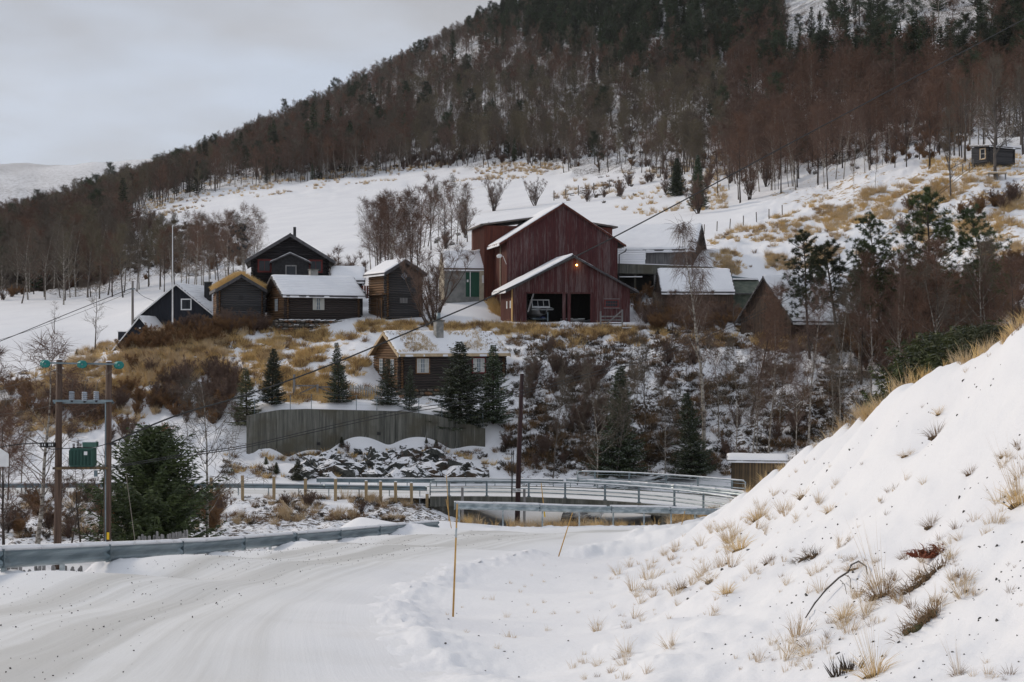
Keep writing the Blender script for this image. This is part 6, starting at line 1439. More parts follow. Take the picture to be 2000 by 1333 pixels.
def pick_bare(u, v):
    if u > 1420: return rng.choice(['r0', 'r0', 'r1', 'p0', 'r0'])
    if u > 800 and v > 190: return rng.choice(['g0', 'g0', 'g1', 'g1', 'p0'])
    if u < 420: return rng.choice(['g1', 'p0', 'r0', 'g0', 'p0'])
    return rng.choice(['r0', 'p0', 'r1', 'g1', 'w0'])
HB = {'r0': 10, 'r1': 11, 'p0': 10, 'g0': 11, 'g1': 11, 'w0': 10}
def region(u): return ('bare tree at the front of the wood left of the upper snowfield' if u < 480 else 'bare grey-brown tree along the top edge of the upper snowfield' if u < 1100 else 'bare tree at the lower edge of the wood above the red barn' if u < 1500 else 'reddish bare birch in the wood on the right hillside',
                       'front row of the left wood' if u < 480 else 'wood edge above the snowfield' if u < 1100 else 'wood edge above the red barn' if u < 1500 else 'right hillside birches')
for Y, u, v, p, c_ in ind:
    k = pick_bare(u, v); lb, gr = region(u); s = rng.uniform(.75, 1.15); o = link('tree' if u < 1500 else 'birch_tree', FAR[k], None, p, (rng.gauss(0, .03), rng.gauss(0, .03), rng.random() * 6.28), (s, s, s * rng.uniform(.9, 1.15)))
    tag(o, lb, 'tree', gr)
SRC = list(FAR.keys()); items = []
for Y, u, v, p, c_ in rest: items.append(it(p, rng.uniform(.7, 1.15), SRC.index(pick_bare(u, v)), tilt=.03))
scatter('bare_forest', items, [FAR[k] for k in SRC], 'leafless reddish-brown forest covering the hillside up to the skyline', 'forest')
conv = [c for c in conifers if vis(c)]; cset = set(id(c) for c in conv[:280]); items = []
for c in conifers:
    Y, u, v, p, _ = c; k = rng.choice(['c0', 'c1', 'c2', 'c1', 'c2']); s = rng.uniform(.8, 1.45)
    if id(c) in cset:
        o = link('conifer', FAR[k], None, p, (0, 0, rng.random() * 6.28), (s, s, s)); tag(o, 'dark green conifer on the upper hillside' if u < 1500 else 'dark green conifer near the snow clearing at the upper right', 'tree', 'hillside conifers' if u < 1500 else 'conifers round the snow clearing')
    else: items.append(it(p, s, SRC.index(k), tilt=.02))
scatter('conifer_forest', items, [FAR[k] for k in SRC], 'dark conifer forest on the upper hillside', 'forest')
# single dark conifers on the skyline and in the wood
for k, (u, vt, Yt, s) in enumerate([(884, 56, 640, 'pointed spruce breaking the skyline above the wood'), (722, 160, 560, 'small pointed spruce on the skyline, left of the taller one'), (612, 196, 470, 'tall broad spruce on the skyline above the snowfield'), (640, 194, 480, 'slim spruce right beside the tall broad skyline spruce'), (400, 262, 470, 'pointed spruce on the skyline above the left end of the snowfield'),
        (535, 232, 480, 'thin spruce left of the tall skyline spruce'), (482, 285, 425, 'dark pine at the edge of the wood above the snowfield'), (520, 312, 402, 'dark spruce low at the wood edge above the snowfield'), (170, 345, 420, 'dark pine on the left skyline'), (78, 385, 400, 'bushy pine low on the left skyline'), (30, 398, 390, 'dark pine at the far left where the mountain shows'), (948, 205, 430, 'spruce among bare trunks above the red barn'), (1005, 268, 372, 'small spruce at the wood edge above the red barn'), (610, 318, 400, 'small spruce at the wood edge, right of centre of the snowfield'), (1235, 60, 470, 'tall conifer above the barn in the dark wood'), (900, 275, 395, 'tiny spruce at the upper snowfield edge')]):
    p = G(u, Yt); h = max(5, sub_top(p, vt)); h = min(h, 24); o = link('spruce_tree', FAR['c0' if 'spruce' in s else 'c2'], None, p, (0, 0, rng.random() * 6), (h / 10 * .95, h / 10 * .95, h / 10)); tag(o, s, 'tree')
# ------------------------------------------------------------------ undergrowth, grass, stones
def pts_in(poly, n, ymin=6., ymax=1000., cond=None):
    us = [p[0] for p in poly]; vs = [p[1] for p in poly]; out = []; k = 0
    while len(out) < n and k < n * 12:
        k += 1; u = rng.uniform(min(us), max(us)); v = rng.uniform(min(vs), max(vs)); c = False; j = len(poly) - 1
        for i in range(len(poly)):
            if (vs[i] > v) != (vs[j] > v) and u < (us[j] - us[i]) * (v - vs[i]) / (vs[j] - vs[i]) + us[i]: c = not c
            j = i
        if not c: continue
        p = hit(u, v, ymin, ymax)
        if p is None: continue
        if cond and not cond(p, u, v): continue
        out.append(p)
    return out
def clump(p, s, seed, thr):
    a = float(fbm(np.array([p.x / s]), np.array([p.y / s]), 3, seed)[0]); b = float(fbm(np.array([p.x / s * 3.1]), np.array([p.y / s * 3.1]), 3, seed + 1)[0])
    return rng.random() < min(1, max(0, (a * .6 + b * .4 - thr + .06) / .12)) ** 1.5
GR = [tuft_mb(1, 60, .55, .9, .020, .20).mesh('g', M['straw']), tuft_mb(2, 70, .45, 1.3, .020, .28).mesh('g', M['straw']), tuft_mb(3, 60, .5, 1.0, .020, .22).mesh('g', M['straw_dark']), tuft_mb(4, 80, .7, .8, .018, .22).mesh('g', M['straw_pale']),
      tuft_mb(5, 80, .28, 1.6, .03, .35).mesh('g', M['heather'])]
BU = [single('bush0', 'b', ['bark_dark', 'twig_purple']), single('bush1', 'b', ['bark_dark', 'twig_rust']), single('sap0', 'b', ['bark_dark', 'twig_grey'])]
hT, hC = bare_tree(41, 1.0, 40, 5, 3, .34, 50, .02, .016, 0, stems=9, base_clear=.05, stem_spread=.9, twl=.3)
hb = MB(); hb.v = hT.v + hC.v; oo = len(hT.v); hb.f = hT.f + [tuple(i + oo for i in f) for f in hC.f]; hb.m = [0] * len(hb.f); BU.append(hb.mesh('b', M['heather']))
items = []
def G_(poly, n, idx, s=(.6, 1.3), cl=None, ymin=95., ymax=400.):
    for p in pts_in(poly, n, ymin, ymax, (lambda p, u, v: clump(p, *cl)) if cl else None):
        q = rng.uniform(*s); items.append(it(p, q, rng.choice(idx), q * rng.uniform(.8, 1.3), .15))
# golden knoll on the left and the bank under the storehouses
G_([(0, 740), (200, 695), (330, 640), (520, 640), (560, 700), (420, 770), (250, 830), (0, 870)], 1900, [0, 1, 3, 2, 0, 4, 3], (.5, 1.3), (2.6, 301, .51))
G_([(150, 690), (300, 640), (420, 640), (400, 720), (200, 780), (60, 780)], 700, [1, 3, 0, 2], (.8, 1.5), (3.5, 302, .49))
G_([(400, 640), (710, 650), (730, 740), (560, 790), (420, 760)], 1054, [0, 1, 2], (.7, 1.4), (2.2, 303, .53))
G_([(500, 715), (590, 730), (740, 760), (740, 780), (580, 790)], 186, [0, 1, 2], (1.0, 1.6), (2.2, 304, .45))
G_([(700, 628), (1000, 635), (1240, 640), (1240, 655), (1000, 655), (700, 650)], 558, [0, 2, 1], (.7, 1.3), (2.0, 305, .42), 126, 140)
G_([(940, 560), (990, 600), (1005, 630), (960, 610)], 99, [0, 1], (1.0, 1.6), None, 128)
# ravine rim and sides
G_([(990, 635), (1700, 650), (1700, 690), (990, 680)], 558, [2, 0, 4, 2], (.7, 1.4), (2.0, 306, .47), 120, 136)
G_([(990, 660), (1760, 660), (1700, 840), (1440, 915), (990, 925)], 1612, [4, 2, 4], (.8, 1.5), (2.2, 307, .50), 101, 132)
# right hill
G_([(1385, 470), (1480, 430), (1620, 400), (1700, 430), (1620, 520), (1400, 540)], 900, [0, 3, 1, 3, 2], (.4, 1.15), (2.4, 308, .52), 140, 260)
G_([(1560, 400), (1900, 330), (2000, 340), (2000, 500), (1700, 520)], 800, [0, 1, 3], (.7, 1.4), (5, 309, .56), 130, 260)
G_([(1800, 315), (2000, 300), (2000, 345), (1800, 345)], 161, [0, 1], (.8, 1.4), None, 150, 220)
G_([(1180, 400), (1420, 320), (1420, 410), (1250, 425)], 161, [3, 0], (.7, 1.3), (7, 310, .52), 200, 420)
# pasture top edges
G_([(260, 400), (440, 345), (900, 315), (1100, 320), (1100, 345), (600, 372), (420, 400), (300, 430)], 806, [3, 0, 2], (.8, 1.5), (12, 311, .50), 250, 460)
G_([(1040, 370), (1420, 300), (1500, 330), (1100, 395)], 186, [2, 4, 3], (1.0, 1.8), (9, 312, .52), 200, 460)
# gully and the foot of the far road
G_([(0, 960), (860, 975), (860, 1015), (500, 1030), (0, 1055)], 380, [2, 4, 3], (.5, 1.0), (2.5, 313, .52), 62, 92)
for p in pts_in([(900, 990), (1400, 995), (1400, 1024), (900, 1018)], 900, 58, 84):
    if p.y > float(np.interp(p.x, [-2.3, 0, 3.6, 6.6, 9.6, 13], [57, 58.3, 61, 63.8, 67.4, 72])) + 1.2 and rng.random() < .35: items.append(it(p, rng.uniform(.5, 1.0), rng.choice([0, 3, 2]), None, .2))
G_([(430, 890), (1000, 880), (1000, 935), (430, 935)], 260, [4, 2, 0], (.5, 1.0), (2, 314, .52), 99, 107)
G_([(1000, 885), (1440, 880), (1440, 930), (1000, 930)], 223, [4, 4, 2], (.6, 1.2), (2, 315, .5), 99, 109)
scatter('dry_grass', items, GR, 'dry straw-coloured grass and heather breaking through the snow on the slopes', 'grass')
# undergrowth: bushes nobody could count
items = []
def B_(poly, n, idx, s=(.6, 1.2), cl=None, ymin=95., ymax=600.):
    for p in pts_in(poly, n, ymin, ymax, (lambda p, u, v: clump(p, *cl)) if cl else None): q = rng.uniform(*s); items.append(it(p, q, rng.choice(idx), q * rng.uniform(.85, 1.15), .08))
B_([(240, 690), (300, 650), (400, 640), (440, 650), (420, 670), (300, 690)], 60, [1], (.45, .85), None, 118, 136)
B_([(330, 650), (430, 640), (520, 640), (520, 650), (400, 660)], 44, [1, 0], (.5, .9), None, 126, 136)
B_([(0, 740), (220, 710), (420, 740), (470, 830), (240, 870), (0, 850)], 54, [0, 1, 1], (.5, 1.0), (4, 321, .5), 98, 132)
B_([(330, 730), (450, 730), (470, 800), (340, 800)], 20, [0], (.7, 1.1), None, 98, 125)
B_([(100, 760), (240, 780), (240, 840), (100, 840)], 11, [0], (.7, 1.1), None, 98, 125)
B_([(990, 670), (1500, 680), (1760, 700), (1700, 800), (1440, 915), (1000, 900)], 105, [0, 3, 3, 3, 2], (.5, 1.0), (3, 322, .42), 101, 131)
B_([(1020, 720), (1180, 720), (1180, 850), (1020, 850)], 49, [0, 2], (.6, 1.0), None, 101, 125)
B_([(1240, 560), (1300, 600), (1290, 640), (1240, 630)], 18, [1, 0], (.5, .9), None, 128, 145)
B_([(1270, 590), (1540, 600), (1540, 650), (1270, 645)], 90, [1, 1, 0], (.5, .95), None, 122, 138)
B_([(1620, 640), (1960, 600), (1960, 700), (1640, 700)], 80, [1, 0, 1], (.7, 1.3), None, 105, 132)
B_([(1640, 560), (2000, 520), (2000, 640), (1660, 640)], 72, [0, 1], (.7, 1.3), None, 115, 145)
B_([(0, 970), (430, 975), (430, 1050), (0, 1055)], 48, [0, 1, 3, 3], (.5, .95), (3, 323, .40), 62, 90)
B_([(500, 985), (850, 985), (850, 1010), (500, 1012)], 10, [0, 3], (.35, .6), (3, 324, .45), 66, 90)
B_([(600, 880), (940, 880), (940, 930), (600, 930)], 18, [3, 0], (.3, .6), None, 99, 106.5)
B_([(940, 870), (1440, 880), (1440, 925), (960, 925)], 40, [3, 3, 0], (.4, .8), None, 99, 108)
# thickets in the woods
B_([(0, 590), (480, 520), (480, 450), (250, 440), (0, 470)], 189, [0, 1, 3], (.6, 1.1), (14, 325, .42), 180, 420)
B_([(480, 350), (1100, 315), (1100, 270), (800, 280), (480, 300)], 117, [0, 3, 3], (.5, .95), (14, 326, .45), 340, 560)
B_([(1100, 330), (1600, 345), (1900, 300), (1900, 200), (1500, 220), (1100, 290)], 189, [0, 3, 1], (.45, .9), (12, 327, .45), 170, 460)
B_([(1100, 400), (1450, 300), (1480, 350), (1200, 410)], 27, [3, 0], (.8, 1.3), (9, 328, .5), 190, 400)
B_([(230, 420), (330, 430), (330, 470), (240, 470)], 27, [0, 3], (.9, 1.5), None, 180, 420)
B_([(850, 470), (950, 440), (960, 470), (860, 500)], 13, [3, 0], (.7, 1.1), None, 170, 280)
B_([(1560, 0), (1950, 0), (1950, 110), (1560, 110)], 54, [3, 3, 0], (.8, 1.5), None, 200, 700)
B_([(1700, 420), (2000, 380), (2000, 420), (1760, 460)], 18, [0, 1], (.6, 1.0), (6, 329, .5), 130, 200)
B_([(0, 560), (480, 500), (480, 440), (250, 430), (0, 455)], 700, [3], (.8, 1.6), (9, 335, .42), 180, 460)
B_([(300, 375), (480, 345), (1100, 315), (1100, 250), (800, 240), (300, 330)], 900, [3, 3, 0], (.7, 1.5), (9, 336, .44), 330, 620)
B_([(1100, 310), (1600, 320), (1900, 280), (1900, 170), (1500, 150), (1100, 200)], 900, [3, 3, 0], (.7, 1.4), (9, 337, .45), 190, 620)
scatter('undergrowth', items, BU, 'leafless brushwood and heather thickets on the slopes and along the gully', 'undergrowth')

# (kept sparse: snow must show between the stems)
# low dark junipers at the far side of the bank crest
JT, JC = spruce(61, 4, 1.9, 50, 13, 20, .045, gap=.1, bend=-.12, ragged=.35, prof=.6); PL['juniper'] = (JT.mesh('stem', M['bark_dark']), JC.mesh('crown', M['juniper']))
for k, (u, Y, vt, s) in enumerate([(1805, 40, 688, 'second from the left'), (1838, 38, 662, 'broadest'), (1875, 36, 672, 'middle'), (1908, 34, 648, 'tallest'), (1945, 31, 645, 'rightmost'), (1783, 43, 722, 'lowest, leftmost'), (1862, 34, 700, 'small front')]):
    p = G(u, Y); zt = ZV(vt, Y); hh = max(1.2, zt - p.z); put('juniper', 'juniper_bush', '%s of the olive-green juniper bushes beyond the bank crest' % s, 'bush', p, hh / 4.0, sxy=.7, group=None)
# grass along the bank's crest
items = []
GB = [tuft_mb(11, 42, .34, .8, .006, .07).mesh('g', M['straw']), tuft_mb(12, 46, .42, .9, .006, .08).mesh('g', M['straw_pale']), tuft_mb(13, 26, .25, .8, .005, .05).mesh('g', M['straw_pale']), tuft_mb(14, 30, .18, 1.2, .006, .06).mesh('g', M['straw_dark'])]
cr = [(c[0], c[2]) for c in CREST]
for _ in range(420):
    x = rng.uniform(-2.2, 12.5); y = float(np.interp(x, [-2.3, 0, 3.6, 6.6, 9.6, 13], [57, 58.3, 61, 63.8, 67.4, 72])) + rng.uniform(.25, 1.3); q = rng.uniform(.5, 1.3)
    if clump(Vector((x, y, 0)), 1.1, 361, .44): items.append(it(Vector((x, y, ground(x, y))), q * 1.3, rng.choice([0, 3, 1]), None, .2))
for _ in range(1500):
    u = rng.uniform(1380, 2010); Y = float(np.interp(u, [c[0] for c in cr][::-1], [c[1] for c in cr][::-1])); Yq = Y + rng.uniform(-.2, 1.5); dens = np.interp(u, [1380, 1480, 1600, 1700, 1850, 1930, 2000], [.12, .5, .4, .6, .35, .15, .08])
    if rng.random() > dens: continue
    p = G(u, Yq); q = rng.uniform(.45, 1.1) * (1 if u < 1800 else .7); items.append(it(p, q, rng.choice([0, 3, 1, 2]), None, .2))
for p in pts_in([(1340, 1040), (1700, 830), (2000, 650), (2000, 1333), (1100, 1333), (1150, 1230)], 300, 7, 50, lambda p, u, v: clump(p, .9, 331, .56)):
    q = rng.uniform(.14, .52); items.append(it(p, q, rng.choice([1, 2, 2, 3]), None, .25))
for p in pts_in([(1200, 1120), (1330, 1060), (1480, 980), (1560, 1000), (1420, 1120), (1260, 1190)], 80, 12, 50, lambda p, u, v: clump(p, 1.5, 332, .45)):
    q = rng.uniform(.35, .8); items.append(it(p, q, rng.choice([1, 2, 1]), None, .25))
for p in pts_in([(860, 1120), (1250, 1080), (1150, 1200), (1000, 1280), (850, 1250)], 26, 10, 50): items.append(it(p, rng.uniform(.25, .6), 2, None, .3))
scatter('bank_grass', items, GB, 'thin pale grass stalks poking through the snow on the near bank', 'grass')
# larger tufts on the bank, one by one
def gtuft(seed, n, h, lean, w, r0, mat, stalks=0):
    a = tuft_mb(seed, n, h, lean, w, r0, curve=.6).mesh('blades', M[mat]); return a
BT = [gtuft(51, 110, .34, 1.0, .006, .09, 'straw_dark'), gtuft(52, 120, .42, 1.2, .006, .08, 'straw'), gtuft(53, 90, .30, 1.4, .006, .10, 'straw_pale')]
ST = tuft_mb(54, 22, .95, .32, .004, .04, curve=.15).mesh('stalks', M['straw_pale'])
clod = {}
def mound(seed, mat):
    bm = bmesh.new(); bmesh.ops.create_icosphere(bm, subdivisions=2, radius=.5); r_ = random.Random(seed)
    for v in bm.verts: v.co *= r_.uniform(.75, 1.15); v.co.z *= .55
    me = bpy.data.meshes.new('root_clod'); bm.to_mesh(me); bm.free(); me.materials.append(mat); return me
M['clod'] = mk('brown_sod', (.05, .035, .02), (.14, .09, .045), ns=9, bump=.7); M['moss'] = mk('olive_moss', (.05, .05, .018), (.10, .09, .035), ns=12, bump=.8)
CL_ = [mound(1, M['clod']), mound(2, M['clod']), mound(3, M['moss'])]
tl = [(1720, 1165, 1.25, 1, 'biggest straw tuft on the bank with tall pale stalks, beside the fallen branch'), (1707, 1320, 1.2, 1, 'straw tuft with tall stalks at the bottom edge of the bank'), (1800, 1125, .75, 0, 'grass tuft on a low sod ridge right of the biggest tuft'), (1828, 853, .8, 0, 'feathery pale tuft high in the middle of the bank'), (1990, 985, 1.1, 1, 'dark-rooted tuft with stalks at the right frame edge'), (1668, 1112, .8, 0, 'pale tuft fanned left at the top of the fallen branch'),
      (1765, 1090, .5, 0, 'small brown tuft left of the red bracken'), (1445, 1075, .8, 0, 'brown tuft low on the bank, left of centre'), (1570, 970, .7, 0, 'tuft on the upper left of the bank'), (1818, 1028, .7, 0, 'brown tuft below the feathery one, above the bracken'), (1480, 1015, .6, 0, 'rusty little tuft near the crest above the road bend'), (1770, 890, .55, 0, 'brown tuft just left below the feathery tuft'), (1895, 925, .5, 0, 'small dark tuft right of the bank\'s middle'),
      (1575, 1278, .55, 0, 'small brown tuft at the bottom of the bank, left of the dark heather'), (1830, 1170, .5, 0, 'low reddish tuft under the sod ridge'), (1545, 1265, .0, 0, ''), (1650, 1205, .7, 0, 'tuft where the fallen branch touches the snow'), (1675, 1200, .4, 0, 'little brown clod tuft below the fallen branch'), (1872, 1318, .7, 1, 'thin two-stalked tuft at the lower right'), (1835, 808, .4, 0, 'tiny tuft under the crest'), (1960, 890, .5, 0, 'pale tuft near the right frame edge'),
      (1500, 1100, .5, 0, 'pale wispy tuft in the middle left of the bank'), (1620, 1000, .45, 0, 'wispy tuft above the bank\'s middle'), (1390, 1135, .7, 0, 'pale grass tuft at the left foot of the bank'), (1330, 1150, .6, 0, 'pink-brown tuft at the ditch side of the bank'), (1420, 1160, .6, 0, 'pink-brown tuft in the left lower bank')]
for k, (u, v, s, stalk, lb) in enumerate(tl):
    p = hit(u, v, 7, 60)
    if p is None or not lb: continue
    o = thing('grass_tuft', lb, 'grass tuft', p + Vector((0, 0, -.015)), rng.random() * 6, 'dry grass tufts on the near bank'); s *= p.y / 13.0 * .68; o.scale = (s, s, s); o.rotation_euler = (0, R(-14), rng.uniform(-.3, .3))
    link('blades', BT[k % 3], o); c_ = link('root_clod', CL_[k % 2], o, (0, 0, .0), None, (.30, .18, .16))
    if stalk: link('stalks', ST, o)
# red bracken, heather clods, stones, fallen branch
p = hit(1825, 1085, 7, 60); o = thing('bracken', 'rust-red dead bracken patch in the snow right of the biggest tuft', 'bracken', p, R(20)); o.scale = (.62, .62, .7)
for k in range(3): link('fronds', tuft_mb(70 + k, 90, .16, 3.0, .016, .12, curve=1.5).mesh('fronds', M['rust_leaf']), o, ((k - 1) * .17, 0, .02 + .02 * k))
link('root_clod', mound(7, M['rust_leaf']), o, (0, 0, 0), None, (.42, .16, .12))
for k, (u, v, sx, lb) in enumerate([(1790, 1225, .40, 'elongated mossy clod in the lower bank'), (1812, 1204, .14, 'round mossy clod at the upper end of the elongated one'), (1787, 1148, .62, 'long sod ridge running from the biggest tuft up to the right'), (1570, 1094, .20, 'dark stone-like clod left of the pale fanned tuft'), (1590, 1088, .10, 'small dark stone beside the clod left of the fanned tuft')]):
    p = hit(u, v, 7, 60); o = thing('sod_clod', lb, 'clod', p, 0); o.rotation_euler = (0, -R(38), 0)
    nn_ = max(2, int(sx / .07))
    for q in range(nn_):
        f_ = (q + .5) / nn_ - .5; e_ = 1 - abs(f_) * 1.2; link('soil', CL_[(2 if k < 2 else 0) if q % 3 else 1], o, (f_ * sx * .85, rng.uniform(-.02, .02), rng.uniform(-.01, .005)), (0, 0, rng.random() * 6), (.12 * e_, .10 * e_, .10 * e_))
        link('blades', tuft_mb(80 + k * 20 + q, 34, .10 + .07 * e_, 1.4, .005, .05, curve=.5).mesh('blades', M['straw_dark' if (k < 3 or q % 2) else 'heather']), o, (f_ * sx * .85, 0, .01))
p = hit(1640, 1318, 7, 60); o = thing('heather', 'dark spiky heather sprig low on the bank, left of the bottom tuft', 'heather', p, 0); o.scale = (1, 1, 1)
for k in range(2): link('sprig', tuft_mb(90 + k, 50, .16, .8, .008, .05, curve=.1).mesh('sprig', M['heather']), o, (k * .09, .05 * k, 0))
pts = [(1572, 1213), (1590, 1190), (1612, 1168), (1637, 1148), (1655, 1138), (1662, 1122), (1675, 1112), (1690, 1118), (1692, 1128)]
br_ = [hit(u, v, 7, 60) for u, v in pts]; br_ = [q + Vector((0, -.03, .03 + .06 * math.sin(i / 8 * math.pi))) for i, q in enumerate(br_)]; base = br_[0].copy()
o = thing('branch', 'bare fallen branch lying on the snow left of the biggest tuft', 'branch', base); mb = MB(); mb.tube(br_, [.005, .007, .008, .008, .008, .008, .008, .006, .004], 5); world_mesh(mb, base).build('stem', M['bark_grey'], o, True)
for a, b_ in (((1655, 1138), (1660, 1160)), ((1640, 1147), (1652, 1172)), ((1655, 1140), (1638, 1140))):
    q0, q1 = hit(*a, 7, 60) + Vector((0, -.02, .06)), hit(*b_, 7, 60) + Vector((0, -.03, .05)); mb = MB(); mb.tube([q0, q0.lerp(q1, .5) + Vector((.01, 0, .02)), q1], [.004, .003, .002], 4); world_mesh(mb, base).build('side_twig', M['bark_grey'], o)
_st = []
for k in range(5):
    bm = bmesh.new(); bmesh.ops.create_icosphere(bm, subdivisions=1, radius=.5); r_ = random.Random(k + 50)
    for v in bm.verts: v.co *= r_.uniform(.7, 1.2)
    me = bpy.data.meshes.new('pebble'); bm.to_mesh(me); bm.free(); me.materials.append(M['pebble'] if 'pebble' in M else M['stone']); _st.append(me)
items = []
for p in pts_in([(1440, 1000), (1700, 840), (2000, 660), (2000, 1333), (1500, 1333), (1300, 1250), (1350, 1100)], 280, 7, 45, lambda p, u, v: clump(p, 2.6, 341, .40)):
    s = abs(rng.gauss(0, .011)) + .007; s *= p.y / 12; items.append((p, rng.random() * 3, rng.random() * 3, rng.random() * 6, s * rng.uniform(.8, 1.8), s, s * .7, rng.randint(0, 4)))
for p in pts_in([(880, 1150), (1100, 1100), (1250, 1080), (1150, 1230), (1000, 1333), (860, 1280)], 26, 7, 45):
    s = .012 + abs(rng.gauss(0, .008)); items.append((p, rng.random() * 3, 0, rng.random() * 6, s * 1.5, s, s, rng.randint(0, 4)))
scatter('pebbles', items, _st, 'small dark pebbles and soil crumbs in the snow of the near bank', 'pebbles')
items = []
A_ = catmull([(x, y, 0) for x, y in OUT], 20); B2 = catmull([(x, y, 0) for x, y in INN], 20)
for _ in range(1700):
    t_ = rng.random(); f = rng.choice([rng.gauss(.2, .06), rng.gauss(.42, .06), rng.gauss(.62, .05), rng.gauss(.3, .1)]); 
    y = 8 + 40 * rng.random() ** 1.6
    ia = min(range(0, len(A_), 4), key=lambda i: abs(A_[i].y - y)); a = A_[ia]; ib = min(range(0, len(B2), 4), key=lambda i: abs(B2[i].y - y)); b_ = B2[ib]
    if not .06 < f < .94: continue
    q = a.lerp(b_, f); q.y += rng.uniform(-.5, .5); s = .004 + abs(rng.gauss(0, .005)); s *= (1 + y / 45)
    if not clump(q, 1.4, 351, .42): continue
    items.append((Vector((q.x, q.y, ground(q.x, q.y) + .045)), rng.random() * 3, rng.random(), rng.random() * 6, s * 1.3, s, s * .8, rng.randint(0, 4)))
scatter('road_grit', items, _st, 'scattered dark grit on the packed snow of the near road', 'grit')

# ------------------------------------------------------------------ sod roofs
def sod(b, n, mats, hs, seed, name='sod_grass', cover=1.0, ymin=0.0):
    mb = MB(); r_ = random.Random(seed)
    half = (b.B / 2 if b.ridge == 'x' else b.A / 2); Lr = b.A if b.ridge == 'x' else b.B
    for k in range(n):
        side = 1 if r_.random() < .6 else -1; q = r_.uniform(-.2, Lr + .2); rr = r_.random() ** .8
        if float(vnoise(np.array([q * .8 + 5]), np.array([rr * 2.6 + side * 4]), seed)[0]) > cover: continue
        p = Vector(b.pt(side, q, rr * .96, .24)); 
        for z in range(7):
            d = Vector((r_.gauss(0, .35), r_.gauss(0, .35), 1)).normalized(); L_ = r_.uniform(*hs); p0 = p + Vector((r_.gauss(0, .05), r_.gauss(0, .05), -.04)); p1 = p0 + d * L_ * .6
            ribbon(mb, [p0, p1, p1 + (d + Vector((d.x, d.y, -.5))).normalized() * L_ * .5], .028)
    tag(mb.build(name, M[mats], b.o), kind='stuff')
sod(SODB, 2600, 'straw', (.3, .62), 3, cover=1.0)
sod(SODC, 1250, 'straw_pale', (.15, .42), 7, cover=.52); sod(SODC, 600, 'straw_dark', (.12, .3), 8, cover=.50)

# ------------------------------------------------------------------ poles, wires, fences, signs
HY = 60.0
def wpt(u, v, Y=HY): return P(u, v, Y)
base = Vector((XU(113, HY), HY, -9.6)); g = thing('transformer_pole', 'wooden H-pole carrying a green transformer and three teal glass insulators', 'power pole', base)
def add(name, mat, fn, parent=None, smooth=False):
    mb = MB(); fn(mb); return world_mesh(mb, base).build(name, M[mat], parent or g, smooth)
for u0, u1, vt, mt in ((116, 112, 703, 'pole'), (212.5, 209, 707, 'pole')):
    o = add('pole', mt, lambda mb: mb.tube([wpt(u1, 1112), wpt((u0 + u1) / 2, 900), wpt(u0, vt)], [.16, .145, .125], 10), None, True)
    add('snow_cap', 'snow', lambda mb: mb.tube([wpt(u0, vt), wpt(u0, vt - 2)], [.13, .10], 8), o)
add('crossbar', 'galv_dark', lambda mb: mb.beam(wpt(84, 709, HY - .2), wpt(238, 712, HY - .2), .07, .07))
for k, (u, v) in enumerate(((88, 711), (160, 712), (232, 713.5))):
    o = add('insulator', 'teal_glass', lambda mb: [mb.tube([wpt(u + d, v, HY - .35 - d * .10), wpt(u + d * 1.0, v, HY - .40 - d * .10)], [.17, .13], 14) for d in (-2.2, 0, 2.2)], None, True)
    add('insulator_core', 'galv_dark', lambda mb: mb.tube([wpt(u, v, HY - .2), wpt(u, v, HY - .75)], .035, 8), o)
for dy in (-.2, .2): add('crossbeam', 'galv_dark', lambda mb: mb.beam(wpt(104 + dy * 4, 785 + dy * 8, HY + dy), wpt(221 + dy * 4, 785 + dy * 8, HY + dy), .06, .09))
for u, v in ((140, 774), (165, 775), (188, 774)):
    o = add('arrester', 'porcelain', lambda mb: [mb.tube([wpt(u, v + 8 - 3.6 * k, HY - .25), wpt(u + .2, v + 5.4 - 3.6 * k, HY - .25)], [.125, .10], 10) for k in range(5)], None, True)
    add('arrester_cap', 'black', lambda mb: mb.tube([wpt(u, v + 12, HY - .25), wpt(u, v + 8, HY - .25)], .05, 6), o)
    add('jumper_wire', 'wire_pale', lambda mb: mb.tube([wpt(u, v - 10, HY - .25), wpt(u + 3, v - 30, HY - .3), wpt({140: 90, 165: 160, 188: 230}[u], 716, HY - .3)], .012, 4), o)
add('platform', 'plank_shed', lambda mb: mb.beam(wpt(106, 914.5, HY - .1), wpt(213, 914, HY - .1), .5, .09))
tb = add('tank', 'green_metal', lambda mb: mb.box((XU(163.5, HY), HY - .05, (ZV(875, HY) + ZV(911, HY)) / 2), (.96, .55, .77)))
for k in range(17): add('fin', 'green_metal', lambda mb: mb.box((XU(163.5, HY) - .47 + .94 * k / 16, HY - .40, (ZV(878, HY) + ZV(909, HY)) / 2), (.022, .16, .66)), tb)
add('conservator', 'green_metal', lambda mb: mb.box((XU(178, HY), HY - .1, ZV(868, HY)), (.58, .35, .20)), tb); add('snow_cap', 'snow', lambda mb: mb.box((XU(178, HY), HY - .1, ZV(868, HY) + .125), (.5, .33, .05)), tb)
add('rating_plate', 'white', lambda mb: mb.box((XU(174, HY), HY - .49, ZV(884, HY)), (.14, .02, .15)), tb)
for u in (144, 152, 157): add('bushing', 'pole_red', lambda mb: [mb.tube([wpt(u, 875 - 3 * k, HY), wpt(u, 873 - 3 * k, HY)], [.06, .045], 8) for k in range(3 if u != 152 else 5)], tb, True)
for u0 in (82, 97): add('fuse_box', 'black', lambda mb: mb.box((XU(u0 + 5.5, HY), HY - .1, ZV(869, HY)), (.27, .2, .2)))
for u in (86, 90.5, 99, 102, 105.5): add('fuse_handle', 'white', lambda mb: mb.box((XU(u, HY), HY - .21, ZV(868.5, HY)), (.03, .02, .09)))
